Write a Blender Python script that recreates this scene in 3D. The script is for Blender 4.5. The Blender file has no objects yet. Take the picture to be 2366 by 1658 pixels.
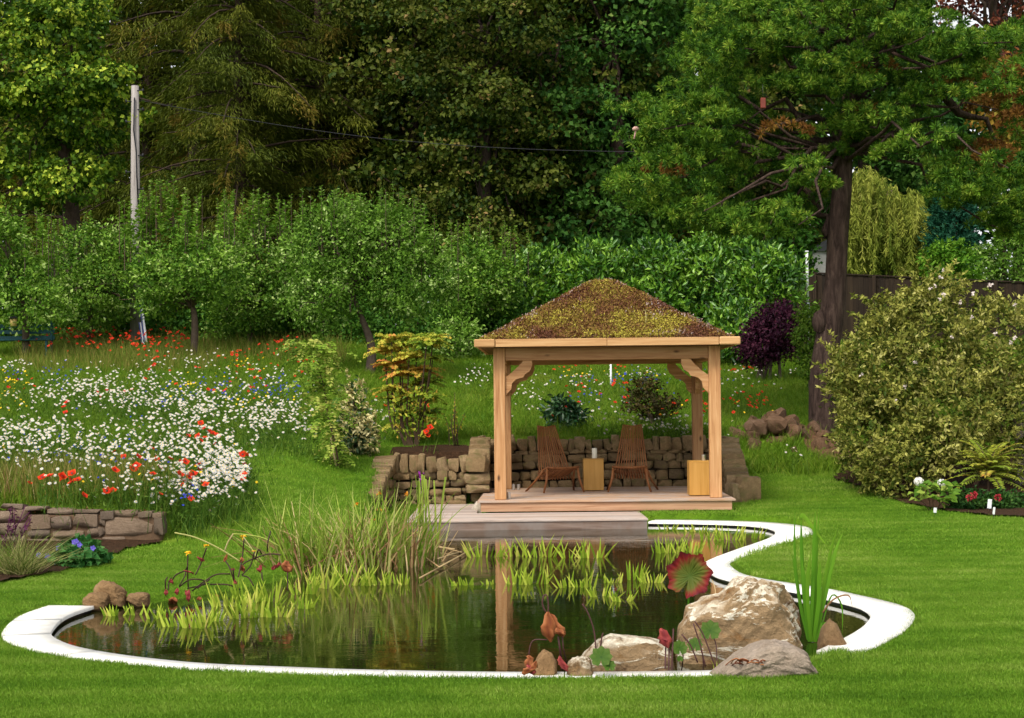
import bpy, bmesh, math, random
import numpy as np
from mathutils import Vector, Matrix

S = bpy.context.scene
COL = S.collection
random.seed(11)
RNG = np.random.RandomState(11)

# ------------------------------------------------------------------ camera
FPX, IW, IH = 4000.0, 2366.0, 1658.0
PITCH, ROLL = math.atan(103 / FPX), math.radians(0.6)
CAMZ = 1.52
_f = np.array([0, math.cos(PITCH), math.sin(PITCH)])
_u0 = np.array([0, -math.sin(PITCH), math.cos(PITCH)])
_r0 = np.array([1.0, 0, 0])
_r = math.cos(ROLL) * _r0 - math.sin(ROLL) * _u0
_u = math.sin(ROLL) * _r0 + math.cos(ROLL) * _u0
CAM = np.array([0, 0, CAMZ])
cd = bpy.data.cameras.new('camera')
cam = bpy.data.objects.new('camera', cd)
COL.objects.link(cam)
cd.sensor_width = 36
cd.lens = 36 * FPX / IW
cd.clip_start, cd.clip_end = 0.1, 2000
cam.matrix_world = Matrix(((_r[0], _u[0], -_f[0], 0), (_r[1], _u[1], -_f[1], 0), (_r[2], _u[2], -_f[2], CAMZ), (0, 0, 0, 1)))
S.camera = cam

# ------------------------------------------------------------------ light
SUN_EL, SUN_AZ = 52, 208            # azimuth clockwise from +Y: behind the camera, to its left
w = bpy.data.worlds.new('World')
S.world = w
w.use_nodes = True
nt = w.node_tree
nt.nodes.clear()
sky = nt.nodes.new('ShaderNodeTexSky')
sky.sky_type = 'NISHITA'
sky.sun_disc = False
sky.sun_elevation = math.radians(SUN_EL)
sky.sun_rotation = math.radians(SUN_AZ)
sky.dust_density = 3.0
hsv = nt.nodes.new('ShaderNodeHueSaturation')
hsv.inputs['Saturation'].default_value = 0.12
bg = nt.nodes.new('ShaderNodeBackground')
bg.inputs['Strength'].default_value = 0.14
wo = nt.nodes.new('ShaderNodeOutputWorld')
nt.links.new(sky.outputs[0], hsv.inputs['Color'])
nt.links.new(hsv.outputs[0], bg.inputs[0])
nt.links.new(bg.outputs[0], wo.inputs[0])
sd = bpy.data.lights.new('sun', 'SUN')
sun = bpy.data.objects.new('sun', sd)
COL.objects.link(sun)
sd.energy, sd.angle, sd.color = 1.5, math.radians(14), (1.0, 0.92, 0.78)
az, el = math.radians(SUN_AZ), math.radians(SUN_EL)
to_sun = Vector((math.sin(az) * math.cos(el), math.cos(az) * math.cos(el), math.sin(el)))
sun.rotation_euler = (-to_sun).to_track_quat('-Z', 'Y').to_euler()
S.view_settings.view_transform = 'Standard'
S.view_settings.look = 'None'
S.view_settings.exposure = 0.85
S.view_settings.gamma = 1.0
S.view_settings.use_curve_mapping = False
S.cycles.max_bounces = 6
S.cycles.diffuse_bounces = 3
S.cycles.glossy_bounces = 3
S.cycles.transmission_bounces = 3

# ------------------------------------------------------------------ helpers: vectors, placement
def nrm(a):
    return a / np.maximum(np.linalg.norm(a, axis=-1, keepdims=True), 1e-9)

def P(px, py, D):
    d = _f + _r * ((px - IW / 2) / FPX) + _u * ((IH / 2 - py) / FPX)
    return CAM + d * (D / d[1])

def PZ(px, py, z):
    d = _f + _r * ((px - IW / 2) / FPX) + _u * ((IH / 2 - py) / FPX)
    return CAM + d * ((z - CAMZ) / d[2])

def E(x0, y0, x1, y1, D, dep):
    """ellipsoid that fills a pixel box at depth D"""
    a, b = P(x0, y1, D), P(x1, y0, D)
    return ((a + b) / 2, np.array([abs(b[0] - a[0]) / 2, dep, abs(b[2] - a[2]) / 2]))

def smooth(a, b, t):
    t = np.clip((t - a) / (b - a), 0, 1)
    return t * t * (3 - 2 * t)

def vnoise(x, y, seed=0):
    x = np.asarray(x, float); y = np.asarray(y, float)
    xi = np.floor(x).astype(np.int64); yi = np.floor(y).astype(np.int64)
    fx = x - xi; fy = y - yi
    fx = fx * fx * (3 - 2 * fx); fy = fy * fy * (3 - 2 * fy)
    def h(i, j):
        n = (i * 374761393 + j * 668265263 + seed * 982451653) & 0x7fffffff
        n = ((n ^ (n >> 13)) * 1274126177) & 0x7fffffff
        return ((n ^ (n >> 16)) & 0xffff) / 65535.0
    return (h(xi, yi) * (1 - fx) + h(xi + 1, yi) * fx) * (1 - fy) + (h(xi, yi + 1) * (1 - fx) + h(xi + 1, yi + 1) * fx) * fy

def fbm(x, y, seed=0, o=3):
    return sum(vnoise(x * 2 ** k, y * 2 ** k, seed + k) * 0.5 ** (k + 1) for k in range(o)) / (1 - 0.5 ** o)

def crom(pts, n=8):
    p = [np.array(q, float) for q in pts]
    p = [2 * p[0] - p[1]] + p + [2 * p[-1] - p[-2]]
    out = []
    for i in range(1, len(p) - 2):
        for k in range(n):
            t = k / n
            out.append(0.5 * (2 * p[i] + (p[i + 1] - p[i - 1]) * t + (2 * p[i - 1] - 5 * p[i] + 4 * p[i + 1] - p[i + 2]) * t * t
                              + (3 * p[i] - p[i - 1] - 3 * p[i + 1] + p[i + 2]) * t ** 3))
    out.append(p[-2])
    return np.array(out)

def inpoly(x, y, poly):
    x = np.asarray(x, float); y = np.asarray(y, float)
    ins = np.zeros(x.shape, bool)
    n = len(poly)
    for i in range(n):
        x1, y1 = poly[i][:2]; x2, y2 = poly[(i + 1) % n][:2]
        if y1 == y2: continue
        c = ((y1 > y) != (y2 > y)) & (x < (x2 - x1) * (y - y1) / (y2 - y1) + x1)
        ins ^= c
    return ins

def pldist(x, y, pl):
    d = np.full(np.shape(x), 1e9)
    for i in range(len(pl) - 1):
        ax, ay = pl[i][:2]; bx, by = pl[i + 1][:2]
        dx, dy = bx - ax, by - ay
        L = dx * dx + dy * dy
        if L < 1e-10: continue
        t = np.clip(((x - ax) * dx + (y - ay) * dy) / L, 0, 1)
        d = np.minimum(d, (x - ax - t * dx) ** 2 + (y - ay - t * dy) ** 2)
    return np.sqrt(d)

# ------------------------------------------------------------------ helpers: objects
def tag(o, label=None, cat=None, group=None, kind=None):
    if label: o['label'] = label
    if cat: o['category'] = cat
    if group: o['group'] = group
    if kind: o['kind'] = kind
    return o

def thing(name, label, cat, loc, group=None, rz=0.0):
    o = bpy.data.objects.new(name, None)
    o.empty_display_size = 0.1
    COL.objects.link(o)
    o.location = loc
    o.rotation_euler = (0, 0, rz)
    return tag(o, label, cat, group)

def link(name, me, parent=None, loc=(0, 0, 0), rot=(0, 0, 0), scale=(1, 1, 1)):
    o = bpy.data.objects.new(name, me)
    COL.objects.link(o)
    o.parent = parent
    o.location, o.rotation_euler, o.scale = loc, rot, scale
    return o

def copy_tree(o, parent=None):
    c = o.copy(); COL.objects.link(c); c.parent = parent
    for ch in [k for k in o.children]:
        copy_tree(ch, c)
    return c

def np_mesh(name, V, T, mats, tint=None, mi=None, smooth_=False):
    me = bpy.data.meshes.new(name)
    V = np.ascontiguousarray(V, np.float32); T = np.ascontiguousarray(T, np.int32)
    me.vertices.add(len(V)); me.vertices.foreach_set('co', V.ravel())
    me.loops.add(T.size); me.loops.foreach_set('vertex_index', T.ravel())
    me.polygons.add(len(T)); me.polygons.foreach_set('loop_start', np.arange(0, T.size, T.shape[1], dtype=np.int32))
    if mi is not None: me.polygons.foreach_set('material_index', np.ascontiguousarray(mi, np.int32))
    if smooth_: me.polygons.foreach_set('use_smooth', np.ones(len(T), bool))
    for m in mats: me.materials.append(m)
    me.update(calc_edges=True)
    if tint is not None:
        a = me.attributes.new('tint', 'FLOAT', 'POINT')
        a.data.foreach_set('value', np.ascontiguousarray(tint, np.float32))
    return me

class Soup:
    def __init__(s):
        s.V, s.T, s.A, s.M, s.n = [], [], [], [], 0
    def add(s, V, T, a=0.5, m=0):
        V = np.asarray(V, float); T = np.asarray(T, int)
        if len(V) == 0: return
        s.V.append(V); s.T.append(T + s.n)
        s.A.append(np.broadcast_to(np.asarray(a, float), (len(V),)).copy())
        s.M.append(np.broadcast_to(np.asarray(m, int), (len(T),)).copy())
        s.n += len(V)
    def mesh(s, name, mats, off=(0, 0, 0), smooth_=False):
        V = np.concatenate(s.V) - np.asarray(off, float)
        return np_mesh(name, V, np.concatenate(s.T), mats, np.concatenate(s.A), np.concatenate(s.M), smooth_)
    def build(s, name, mats, parent=None, loc=None, smooth_=False):
        """vertices are in world space; parent is an unrotated top-level Empty"""
        if not isinstance(mats, (list, tuple)): mats = [mats]
        if parent is not None:
            off = parent.location
            return link(name, s.mesh(name, mats, off, smooth_), parent)
        off = loc if loc is not None else (0, 0, 0)
        return link(name, s.mesh(name, mats, off, smooth_), None, off)

def rand_dirs(n, rs=RNG):
    return nrm(rs.normal(size=(n, 3)))

def leaf(c, tip, nor, L, W, fold=0.2, droop=0.15):
    """folded diamond leaves: base, left, tip, right"""
    n = len(c)
    L = np.broadcast_to(np.asarray(L, float), (n,))[:, None]; W = np.broadcast_to(np.asarray(W, float), (n,))[:, None]
    tip = nrm(tip)
    side = nrm(np.cross(tip, nor)); nor = nrm(np.cross(side, tip))
    V = np.stack([c, c + tip * L * 0.45 - side * W * 0.5 + nor * fold * W, c + tip * L - nor * droop * L, c + tip * L * 0.45 + side * W * 0.5 + nor * fold * W], 1)
    b = (np.arange(n) * 4)[:, None]
    T = np.concatenate([b + np.array([[0, 3, 2]]), b + np.array([[0, 2, 1]])], 0)
    return V.reshape(-1, 3), T

def add_leaves(S_, c, tip, nor, L, W, tint, fold=0.2, droop=0.15, m=0):
    V, T = leaf(c, tip, nor, L, W, fold, droop)
    S_.add(V, T, np.repeat(np.broadcast_to(np.asarray(tint, float), (len(c),)), 4), m)

def blades(S_, base, dirv, L, W, bend, tint, segs=3, m=0, face=None, taper=1.0, blunt=0.0):
    """tapered ribbons rising along dirv and bending over along its horizontal part"""
    n = len(base)
    L = np.broadcast_to(np.asarray(L, float), (n,)); W = np.broadcast_to(np.asarray(W, float), (n,)); bend = np.broadcast_to(np.asarray(bend, float), (n,))
    d = nrm(dirv)
    h = d.copy(); h[:, 2] = 0
    h = nrm(h + 1e-6)
    if face is None:
        side = nrm(np.cross(d, h + RNG.normal(size=(n, 3)) * 0.6))
    else:
        side = nrm(np.broadcast_to(face, (n, 3)))
    rows = []
    for k in range(segs + 1):
        t = k / segs
        c = base + d * (L * t)[:, None] + (h * (bend * L * t * t)[:, None]) - np.array([0, 0, 1.0]) * (bend * bend * L * t ** 3 * 0.45)[:, None]
        wdt = W * (1 - (1 - blunt) * t ** (1.6 * taper)) * (0.75 + 0.25 * min(1, t * 4))
        rows.append(c - side * (wdt / 2)[:, None]); rows.append(c + side * (wdt / 2)[:, None])
    V = np.stack(rows, 1).reshape(-1, 3)
    q = 2 * (segs + 1)
    b = (np.arange(n) * q)[:, None]
    T = []
    for k in range(segs):
        T.append(b + np.array([[2 * k, 2 * k + 1, 2 * k + 3]])); T.append(b + np.array([[2 * k, 2 * k + 3, 2 * k + 2]]))
    S_.add(V, np.concatenate(T), np.repeat(np.broadcast_to(np.asarray(tint, float), (n,)), q), m)

def tube(S_, pts, rad, sides=6, tint=0.5, m=0, cap=True):
    pts = np.asarray(pts, float); k = len(pts)
    rad = np.broadcast_to(np.asarray(rad, float), (k,)) if np.ndim(rad) == 0 or len(np.atleast_1d(rad)) == k else np.interp(np.linspace(0, 1, k), np.linspace(0, 1, len(rad)), rad)
    t = np.gradient(pts, axis=0); t = nrm(t)
    ref = np.array([0.31, 0.9, 0.3]) if abs(t[:, 2]).mean() > 0.6 else np.array([0.05, 0.1, 1.0])
    a = nrm(np.cross(t, ref)); b = np.cross(t, a)
    an = np.linspace(0, 2 * np.pi, sides, endpoint=False)
    V = pts[:, None, :] + rad[:, None, None] * (np.cos(an)[None, :, None] * a[:, None, :] + np.sin(an)[None, :, None] * b[:, None, :])
    V = V.reshape(-1, 3)
    T = []
    for i in range(k - 1):
        for j in range(sides):
            p, q = i * sides + j, i * sides + (j + 1) % sides
            T += [(p, q, q + sides), (p, q + sides, p + sides)]
    if cap:
        V = np.vstack([V, pts[:1], pts[-1:]]); e = len(V)
        for j in range(sides):
            T.append((e - 2, (j + 1) % sides, j)); T.append((e - 1, (k - 1) * sides + j, (k - 1) * sides + (j + 1) % sides))
    S_.add(V, T, tint, m)

def crown(S_, ells, nclump, nleaf, rc, L, W, rs=None, up=0.5, out=0.6, flat=0.6, surf=0.6, tint=(0.1, 0.9), jit=0.25, tipz=0.0, m=0, keep=None, fold=0.2, droop=0.15):
    """leaf clumps spread through ellipsoids; each clump has its own slight natural leaf colour"""
    rs = rs or RNG
    C = np.array([e[0] for e in ells]); Rd = np.array([e[1] for e in ells])
    wgt = (Rd.prod(1)) ** (2 / 3); wgt /= wgt.sum()
    k = rs.choice(len(ells), nclump, p=wgt)
    d = rand_dirs(nclump, rs)
    r = surf + (1 - surf) * rs.rand(nclump)
    cc = C[k] + Rd[k] * d * r[:, None]
    if keep is not None:
        g = keep(cc); cc, d, k = cc[g], d[g], k[g]
    nclump = len(cc)
    o = nrm(d / Rd[k])
    ct = tint[0] + (tint[1] - tint[0]) * rs.rand(nclump)
    sz = rc * (0.6 + 0.8 * rs.rand(nclump))
    N = nclump * nleaf
    g = rs.normal(size=(nclump, nleaf, 3)) * np.array([1, 1, flat]) * 0.55
    pos = (cc[:, None] + g * sz[:, None, None]).reshape(N, 3)
    oo = np.repeat(o, nleaf, 0)
    nor = nrm(oo * out + np.array([0, 0, up]) + g.reshape(N, 3) * 0.5 + rs.normal(size=(N, 3)) * 0.45)
    tipd = rs.normal(size=(N, 3)) + oo * 0.7 + g.reshape(N, 3) * 0.6 + np.array([0, 0, tipz])
    tt = np.clip(np.repeat(ct, nleaf) + rs.normal(size=N) * jit * 0.6, 0, 1)
    s = 0.65 + 0.7 * rs.rand(N)
    add_leaves(S_, pos, tipd, nor, L * s, W * s, tt, fold, droop, m)
    return cc

def limbs(S_, start, targets, r0, r1, rs=None, sag=0.15, n=5, sides=5, tint=0.5, m=0):
    rs = rs or RNG
    for t in targets:
        t = np.asarray(t, float); s0 = np.asarray(start, float)
        u = np.linspace(0, 1, n)[:, None]
        p = s0 + (t - s0) * u
        p[:, 2] += np.sin(u[:, 0] * np.pi) * sag * np.linalg.norm(t - s0)
        p[1:-1] += rs.normal(size=(n - 2, 3)) * 0.05 * np.linalg.norm(t - s0)
        tube(S_, p, np.linspace(r0, r1, n), sides, tint, m, cap=False)

def shoots(S_, tops, length, nleaf, L, W, rs=None, tint=(0.4, 0.9), m=0):
    """upright leafy shoots that end at the points tops"""
    rs = rs or RNG
    n = len(tops)
    for t, ln in zip(tops, np.broadcast_to(length, (n,))):
        u = rs.rand(nleaf)
        lean = rs.normal(size=2) * 0.12
        pos = np.stack([t[0] - lean[0] * ln * (1 - u), t[1] - lean[1] * ln * (1 - u), t[2] - ln * (1 - u)], 1)
        d = rs.normal(size=(nleaf, 3)); d[:, 2] = 0; d = nrm(d) + np.array([0, 0, 0.6])
        nor = np.array([0, 0, 1.0]) + rs.normal(size=(nleaf, 3)) * 0.4
        s = (1.15 - 0.6 * u)
        add_leaves(S_, pos, d, nor, L * s, W * s, np.clip(tint[0] + (tint[1] - tint[0]) * rs.rand(nleaf), 0, 1), m=m)

def frond(S_, p0, d, L, pairs, lw, lL, droop, tint, m=0, mstem=None, rs=None):
    """pinnate leaf: arching midrib with leaflets in pairs"""
    rs = rs or RNG
    d = np.asarray(d, float) / np.linalg.norm(d)
    u = np.linspace(0.15, 1, pairs)
    pts = np.asarray(p0) + d * (u * L)[:, None] - np.array([0, 0, 1]) * (droop * L * u * u)[:, None]
    tg = nrm(d - np.array([0, 0, 1]) * (2 * droop * u)[:, None])
    side = nrm(np.cross(tg, np.array([0, 0, 1.0]))); up = np.cross(side, tg)
    for sg in (-1, 1):
        tip = nrm(side * sg + tg * 0.45 + up * 0.1)
        add_leaves(S_, pts, tip, up + rs.normal(size=up.shape) * 0.55 + np.array([0, -0.45, 0]), lL * (1.1 - 0.55 * u), lw, np.clip(tint + rs.normal(size=pairs) * 0.1, 0, 1), 0.15, 0.2, m)
    add_leaves(S_, pts[-1:], tg[-1:], up[-1:], lL * 0.6, lw, tint, m=m)
    if mstem is not None:
        pp = np.vstack([np.asarray(p0)[None], pts])
        tube(S_, pp, np.linspace(0.006, 0.003, len(pp)), 4, tint, mstem, cap=False)

_boxcache = {}
def box_mesh(name, sx, sy, sz, bev, mat):
    key = (name, round(sx, 4), round(sy, 4), round(sz, 4), bev, mat.name)
    if key in _boxcache: return _boxcache[key]
    bm = bmesh.new()
    bmesh.ops.create_cube(bm, size=1)
    bmesh.ops.scale(bm, vec=(sx, sy, sz), verts=bm.verts)
    if bev > 0:
        bmesh.ops.bevel(bm, geom=list(bm.edges), offset=bev, segments=1, affect='EDGES', clamp_overlap=True)
    me = bpy.data.meshes.new(name)
    bm.to_mesh(me); bm.free()
    me.materials.append(mat)
    _boxcache[key] = me
    return me

def box(name, parent, c, size, mat, bev=0.004, rot=(0, 0, 0)):
    """c in the parent's space"""
    return link(name, box_mesh(name, *size, bev, mat), parent, c, rot)

def bar(name, parent, a, b, sx, sy, mat, bev=0.003):
    a, b = Vector(a), Vector(b)
    d = b - a
    q = d.to_track_quat('Z', 'Y')
    return link(name, box_mesh(name, sx, sy, round(d.length, 3), bev, mat), parent, (a + b) / 2, q.to_euler())

def prism_mesh(name, outline, axis, t, mat, bev=0.0):
    """outline = list of (a, z); axis 'x': outline lies in the xz plane and has thickness t along y"""
    bm = bmesh.new()
    f, bk = [], []
    for a, z in outline:
        if axis == 'x':
            f.append(bm.verts.new((a, -t / 2, z))); bk.append(bm.verts.new((a, t / 2, z)))
        else:
            f.append(bm.verts.new((-t / 2, a, z))); bk.append(bm.verts.new((t / 2, a, z)))
    n = len(outline)
    bm.faces.new(f); bm.faces.new(list(reversed(bk)))
    for i in range(n):
        bm.faces.new((f[i], bk[i], bk[(i + 1) % n], f[(i + 1) % n]))
    bmesh.ops.recalc_face_normals(bm, faces=bm.faces)
    me = bpy.data.meshes.new(name); bm.to_mesh(me); bm.free()
    me.materials.append(mat)
    return me

# ------------------------------------------------------------------ materials
MATS = {}
class NG:
    def __init__(s, name):
        s.m = bpy.data.materials.new(name); s.m.use_nodes = True
        s.t = s.m.node_tree; s.t.nodes.clear()
        s.out = s.n('ShaderNodeOutputMaterial')
        MATS[name] = s.m
    def n(s, t, **kw):
        nd = s.t.nodes.new(t)
        for k, v in kw.items(): setattr(nd, k, v)
        return nd
    def l(s, a, b): s.t.links.new(a, b)
    def ramp(s, fac, cols, pos=None, interp='LINEAR'):
        r = s.n('ShaderNodeValToRGB'); cr = r.color_ramp; cr.interpolation = interp
        pos = pos or [i / (len(cols) - 1) for i in range(len(cols))]
        while len(cr.elements) < len(cols): cr.elements.new(0.5)
        for e, c, p in zip(cr.elements, cols, pos):
            e.position = p; e.color = (*c, 1)
        if fac is not None: s.l(fac, r.inputs[0])
        return r.outputs[0]
    def noise(s, scale, detail=4, rough=0.55, vec=None, dist=0.0):
        nd = s.n('ShaderNodeTexNoise'); nd.inputs['Scale'].default_value = scale
        nd.inputs['Detail'].default_value = detail; nd.inputs['Roughness'].default_value = rough; nd.inputs['Distortion'].default_value = dist
        if vec is not None: s.l(vec, nd.inputs['Vector'])
        return nd.outputs[0]
    def objvec(s, scale=(1, 1, 1), rnd=True):
        tc = s.n('ShaderNodeTexCoord'); mp = s.n('ShaderNodeMapping'); mp.inputs['Scale'].default_value = scale
        s.l(tc.outputs['Object'], mp.inputs['Vector'])
        if rnd:
            oi = s.n('ShaderNodeObjectInfo'); ml = s.n('ShaderNodeMath', operation='MULTIPLY'); ml.inputs[1].default_value = 37.0
            s.l(oi.outputs['Random'], ml.inputs[0]); s.l(ml.outputs[0], mp.inputs['Location'])
        return mp.outputs[0]
    def mix(s, fac, a, b, mode='MIX'):
        m = s.n('ShaderNodeMix', data_type='RGBA', blend_type=mode)
        for sock, v in ((m.inputs[0], fac), (m.inputs[6], a), (m.inputs[7], b)):
            if isinstance(v, (int, float)): sock.default_value = v
            elif isinstance(v, tuple): sock.default_value = (*v, 1)
            else: s.l(v, sock)
        return m.outputs[2]
    def bump(s, h, strength=0.4, dist=0.02):
        b = s.n('ShaderNodeBump'); b.inputs['Strength'].default_value = strength; b.inputs['Distance'].default_value = dist
        s.l(h, b.inputs['Height']); return b.outputs[0]
    def finish(s, col, rough=0.6, spec=0.3, bump=None, metal=0.0, transl=0.0, coat=0.0):
        p = s.n('ShaderNodeBsdfPrincipled')
        if isinstance(col, tuple): p.inputs['Base Color'].default_value = (*col, 1)
        else: s.l(col, p.inputs['Base Color'])
        if isinstance(rough, (int, float)): p.inputs['Roughness'].default_value = rough
        else: s.l(rough, p.inputs['Roughness'])
        p.inputs['Specular IOR Level'].default_value = spec; p.inputs['Metallic'].default_value = metal
        p.inputs['Coat Weight'].default_value = coat
        if bump is not None: s.l(bump, p.inputs['Normal'])
        sh = p.outputs[0]
        if transl > 0:
            tr = s.n('ShaderNodeBsdfTranslucent')
            if isinstance(col, tuple): tr.inputs[0].default_value = (*col, 1)
            else: s.l(col, tr.inputs[0])
            mx = s.n('ShaderNodeMixShader'); mx.inputs[0].default_value = transl
            s.l(sh, mx.inputs[1]); s.l(tr.outputs[0], mx.inputs[2]); sh = mx.outputs[0]
        s.l(sh, s.out.inputs[0])
        return s.m

def leafmat(name, cols, pos=None, transl=0.28, rough=0.55, spec=0.12, patch=None):
    g = NG(name)
    a = g.n('ShaderNodeAttribute', attribute_name='tint')
    c = g.ramp(a.outputs['Fac'], cols, pos)
    return g.finish(c, rough, spec, transl=transl)

def woodmat(name, c0, c1, c2, axis=0, knots=True, rough=0.7, grain=1.0, tone=0.25, weather=None):
    g = NG(name)
    sc = [26 * grain] * 3; sc[axis] = 1.3 * grain
    v = g.objvec(tuple(sc))
    n1 = g.noise(1.0, 6, 0.65, v, 0.6)
    col = g.ramp(n1, [c0, c1, c2], [0.3, 0.5, 0.72])
    if weather:
        n2 = g.noise(2.2, 4, 0.6, g.objvec((1, 1, 1)))
        col = g.mix(g.ramp(n2, [(0, 0, 0), (1, 1, 1)], [0.42, 0.62]), col, weather)
    if knots:
        s2 = [5.0] * 3; s2[axis] = 2.2
        vo = g.n('ShaderNodeTexVoronoi'); vo.inputs['Scale'].default_value = 1.0
        g.l(g.objvec(tuple(s2)), vo.inputs['Vector'])
        k = g.ramp(vo.outputs['Distance'], [(1, 1, 1), (0, 0, 0)], [0.05, 0.13])
        col = g.mix(k, col, tuple(x * 0.25 for x in c0))
    oi = g.n('ShaderNodeObjectInfo')
    t = g.ramp(oi.outputs['Random'], [(1 - tone,) * 3, (1 + tone * 0.4,) * 3])
    col = g.mix(1.0, col, t, 'MULTIPLY')
    return g.finish(col, rough, 0.25, g.bump(n1, 0.35, 0.004))

def stonemat(name, cols, scale=9, bump=0.7, tone=0.35, bdist=0.015, rnd=True, moss=None):
    g = NG(name)
    v = g.objvec((1, 1, 1), rnd)
    n1 = g.noise(scale, 6, 0.65, v)
    n2 = g.noise(scale * 5, 4, 0.7, v)
    n3 = g.noise(scale * 0.35, 3, 0.5, v)
    col = g.ramp(n1, cols)
    col = g.mix(0.35, col, g.ramp(n2, [(0.25,) * 3, (1.3,) * 3], [0.3, 0.7]), 'MULTIPLY')
    oi = g.n('ShaderNodeObjectInfo')
    col = g.mix(1.0, col, g.ramp(oi.outputs['Random'], [(1 - tone, 1 - tone, 1 - tone), (1.1, 1.03, 0.92), (1 + tone * 0.4,) * 3]), 'MULTIPLY')
    if moss:
        col = g.mix(g.ramp(n3, [(0, 0, 0), (1, 1, 1)], [0.5, 0.68]), col, moss)
    b = g.mix(0.5, n1, n2)
    return g.finish(col, 0.85, 0.2, g.bump(b, bump, bdist))

def plainmat(name, col, rough=0.5, spec=0.3, metal=0.0, noise=0.12, scale=14, transl=0.0):
    g = NG(name)
    n = g.noise(scale, 4, 0.6, g.objvec())
    c = g.mix(1.0, col, g.ramp(n, [(1 - noise,) * 3, (1 + noise,) * 3], [0.3, 0.7]), 'MULTIPLY')
    return g.finish(c, rough, spec, metal=metal, transl=transl)
# ------------------------------------------------------------------ pond outline (world xy)
ZC = 0.045                                  # top of the white edging above the water (z = 0)
def pxl(pts, z): return np.array([PZ(a, b, z)[:2] for a, b in pts])
RUN1 = crom(pxl([(220, 1398), (167, 1416), (139, 1432), (121, 1453), (119, 1466), (136, 1478), (174, 1492), (244, 1506), (348, 1520), (488, 1532.5),
                 (697, 1541), (800, 1545), (1000, 1549.5), (1174, 1551.5), (1350, 1551.5), (1580, 1549), (1650, 1548)], ZC), 7)
RUN2 = crom(pxl([(1886, 1503), (1949, 1474), (1991, 1449), (2010, 1428), (2009, 1414), (1984, 1398), (1914, 1379.6), (1845, 1364), (1760, 1350), (1698, 1339),
                 (1650, 1325), (1629, 1303), (1643, 1291), (1698, 1270), (1740, 1256), (1775, 1243), (1791, 1232), (1786, 1221), (1757, 1214),
                 (1705, 1209.6), (1640, 1207), (1566, 1205.6), (1497, 1205)], ZC), 7)
SHORE = crom(np.vstack([pxl([(220, 1398), (240, 1393), (330, 1383), (420, 1369), (520, 1353), (640, 1331), (740, 1302), (830, 1266), (895, 1236)], 0.05),
                        [[-1.25, 20.6], [-1.28, 21.6]]]), 5)
GAP = pxl([(1650, 1548), (1720, 1551), (1810, 1540), (1886, 1503)], ZC)
UNDER = np.array([[1.5, 21.8], [-1.25, 21.8]])
POND = np.vstack([RUN1, GAP[1:-1], RUN2, UNDER, SHORE[::-1][1:-1]])

def pond_sd(x, y):
    x = np.asarray(x, float); y = np.asarray(y, float)
    d = pldist(x, y, np.vstack([POND, POND[:1]]))
    return np.where(inpoly(x, y, POND), -d, d)

def cop_d(x, y):
    return np.minimum(pldist(x, y, RUN1), pldist(x, y, RUN2))

W1 = np.interp(np.arange(len(RUN1)), np.array([0, .12, .3, .5, 1]) * (len(RUN1) - 1), [0.36, 0.33, 0.30, 0.25, 0.22])
_n2 = len(RUN2)
W2 = np.interp(np.arange(_n2), np.array([0, .2, .40, .50, .58, .70, .80, 1]) * (_n2 - 1), [0.27, 0.30, 0.26, 0.22, 0.27, 0.42, 0.44, 0.42])

def normals2(pl):
    t = nrm(np.gradient(pl, axis=0)); n = np.stack([t[:, 1], -t[:, 0]], 1)
    mid = len(pl) // 2
    if pond_sd(pl[mid:mid + 1, 0] + n[mid, 0] * 0.05, pl[mid:mid + 1, 1] + n[mid, 1] * 0.05)[0] < 0: n = -n
    return n
N1, N2 = normals2(RUN1), normals2(RUN2)
OUT1, OUT2 = RUN1 + N1 * W1[:, None], RUN2 + N2 * W2[:, None]
COPPOLY = [np.vstack([RUN1, OUT1[::-1]]), np.vstack([RUN2, OUT2[::-1]])]

# ------------------------------------------------------------------ terrain height
def sp(t, k=0.5):
    t = np.asarray(t, float)
    return np.where(t > 12 * k, t, k * np.log1p(np.exp(np.clip(t / k, -30, 12))))

BEDR_PX = [(2030, 1135), (2075, 1158), (2130, 1172), (2200, 1183), (2290, 1193), (2420, 1200)]
def hbase(x, y):
    x = np.asarray(x, float); y = np.asarray(y, float)
    yy = np.where(y < 44, y, 44 + (y - 44) * 0.12)
    d0 = 17.0 + 2.0 * smooth(-3.2, -1.9, x)
    b0 = 0.06 + 0.06 * smooth(13, 22, y)
    left = b0 + 0.122 * sp(yy - d0)
    bump = 0.30 * smooth(17.55, 17.7, y) * (1 - smooth(17.7, 21.5, y)) * (1 - smooth(-3.75, -3.5, x))
    left = left + bump
    ys = np.where(x < -0.52, 24.55, 25.95)
    zt = np.where(x < -0.52, 0.80, 1.0)
    st = smooth(0, 0.12, y - ys)
    mid = b0 + st * (zt - b0) + np.where(st > 0, (np.maximum(0, yy - ys)) * (0.103 + np.where(x < -0.52, 0.02, 0)), 0)
    right = b0 + 0.135 * sp(yy - 24.0) + 0.1 * smooth(25, 29, y)
    wl = 1 - smooth(-1.83, -1.70, x); wr = smooth(3.16, 3.30, x)
    wlf = 1 - smooth(-3.0, -0.6, x); wrf = smooth(2.4, 4.2, x)
    f = smooth(25.9, 28.5, y)
    wl = wl * (1 - f) + wlf * f; wr = wr * (1 - f) + wrf * f
    z = wl * left + wr * right + (1 - wl - wr) * mid
    z = z + 0.35 * np.exp(-(((x - P(1800, 985, 28.4)[0]) / 0.75) ** 2 + ((y - 28.6) / 0.8) ** 2))
    return z

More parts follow.
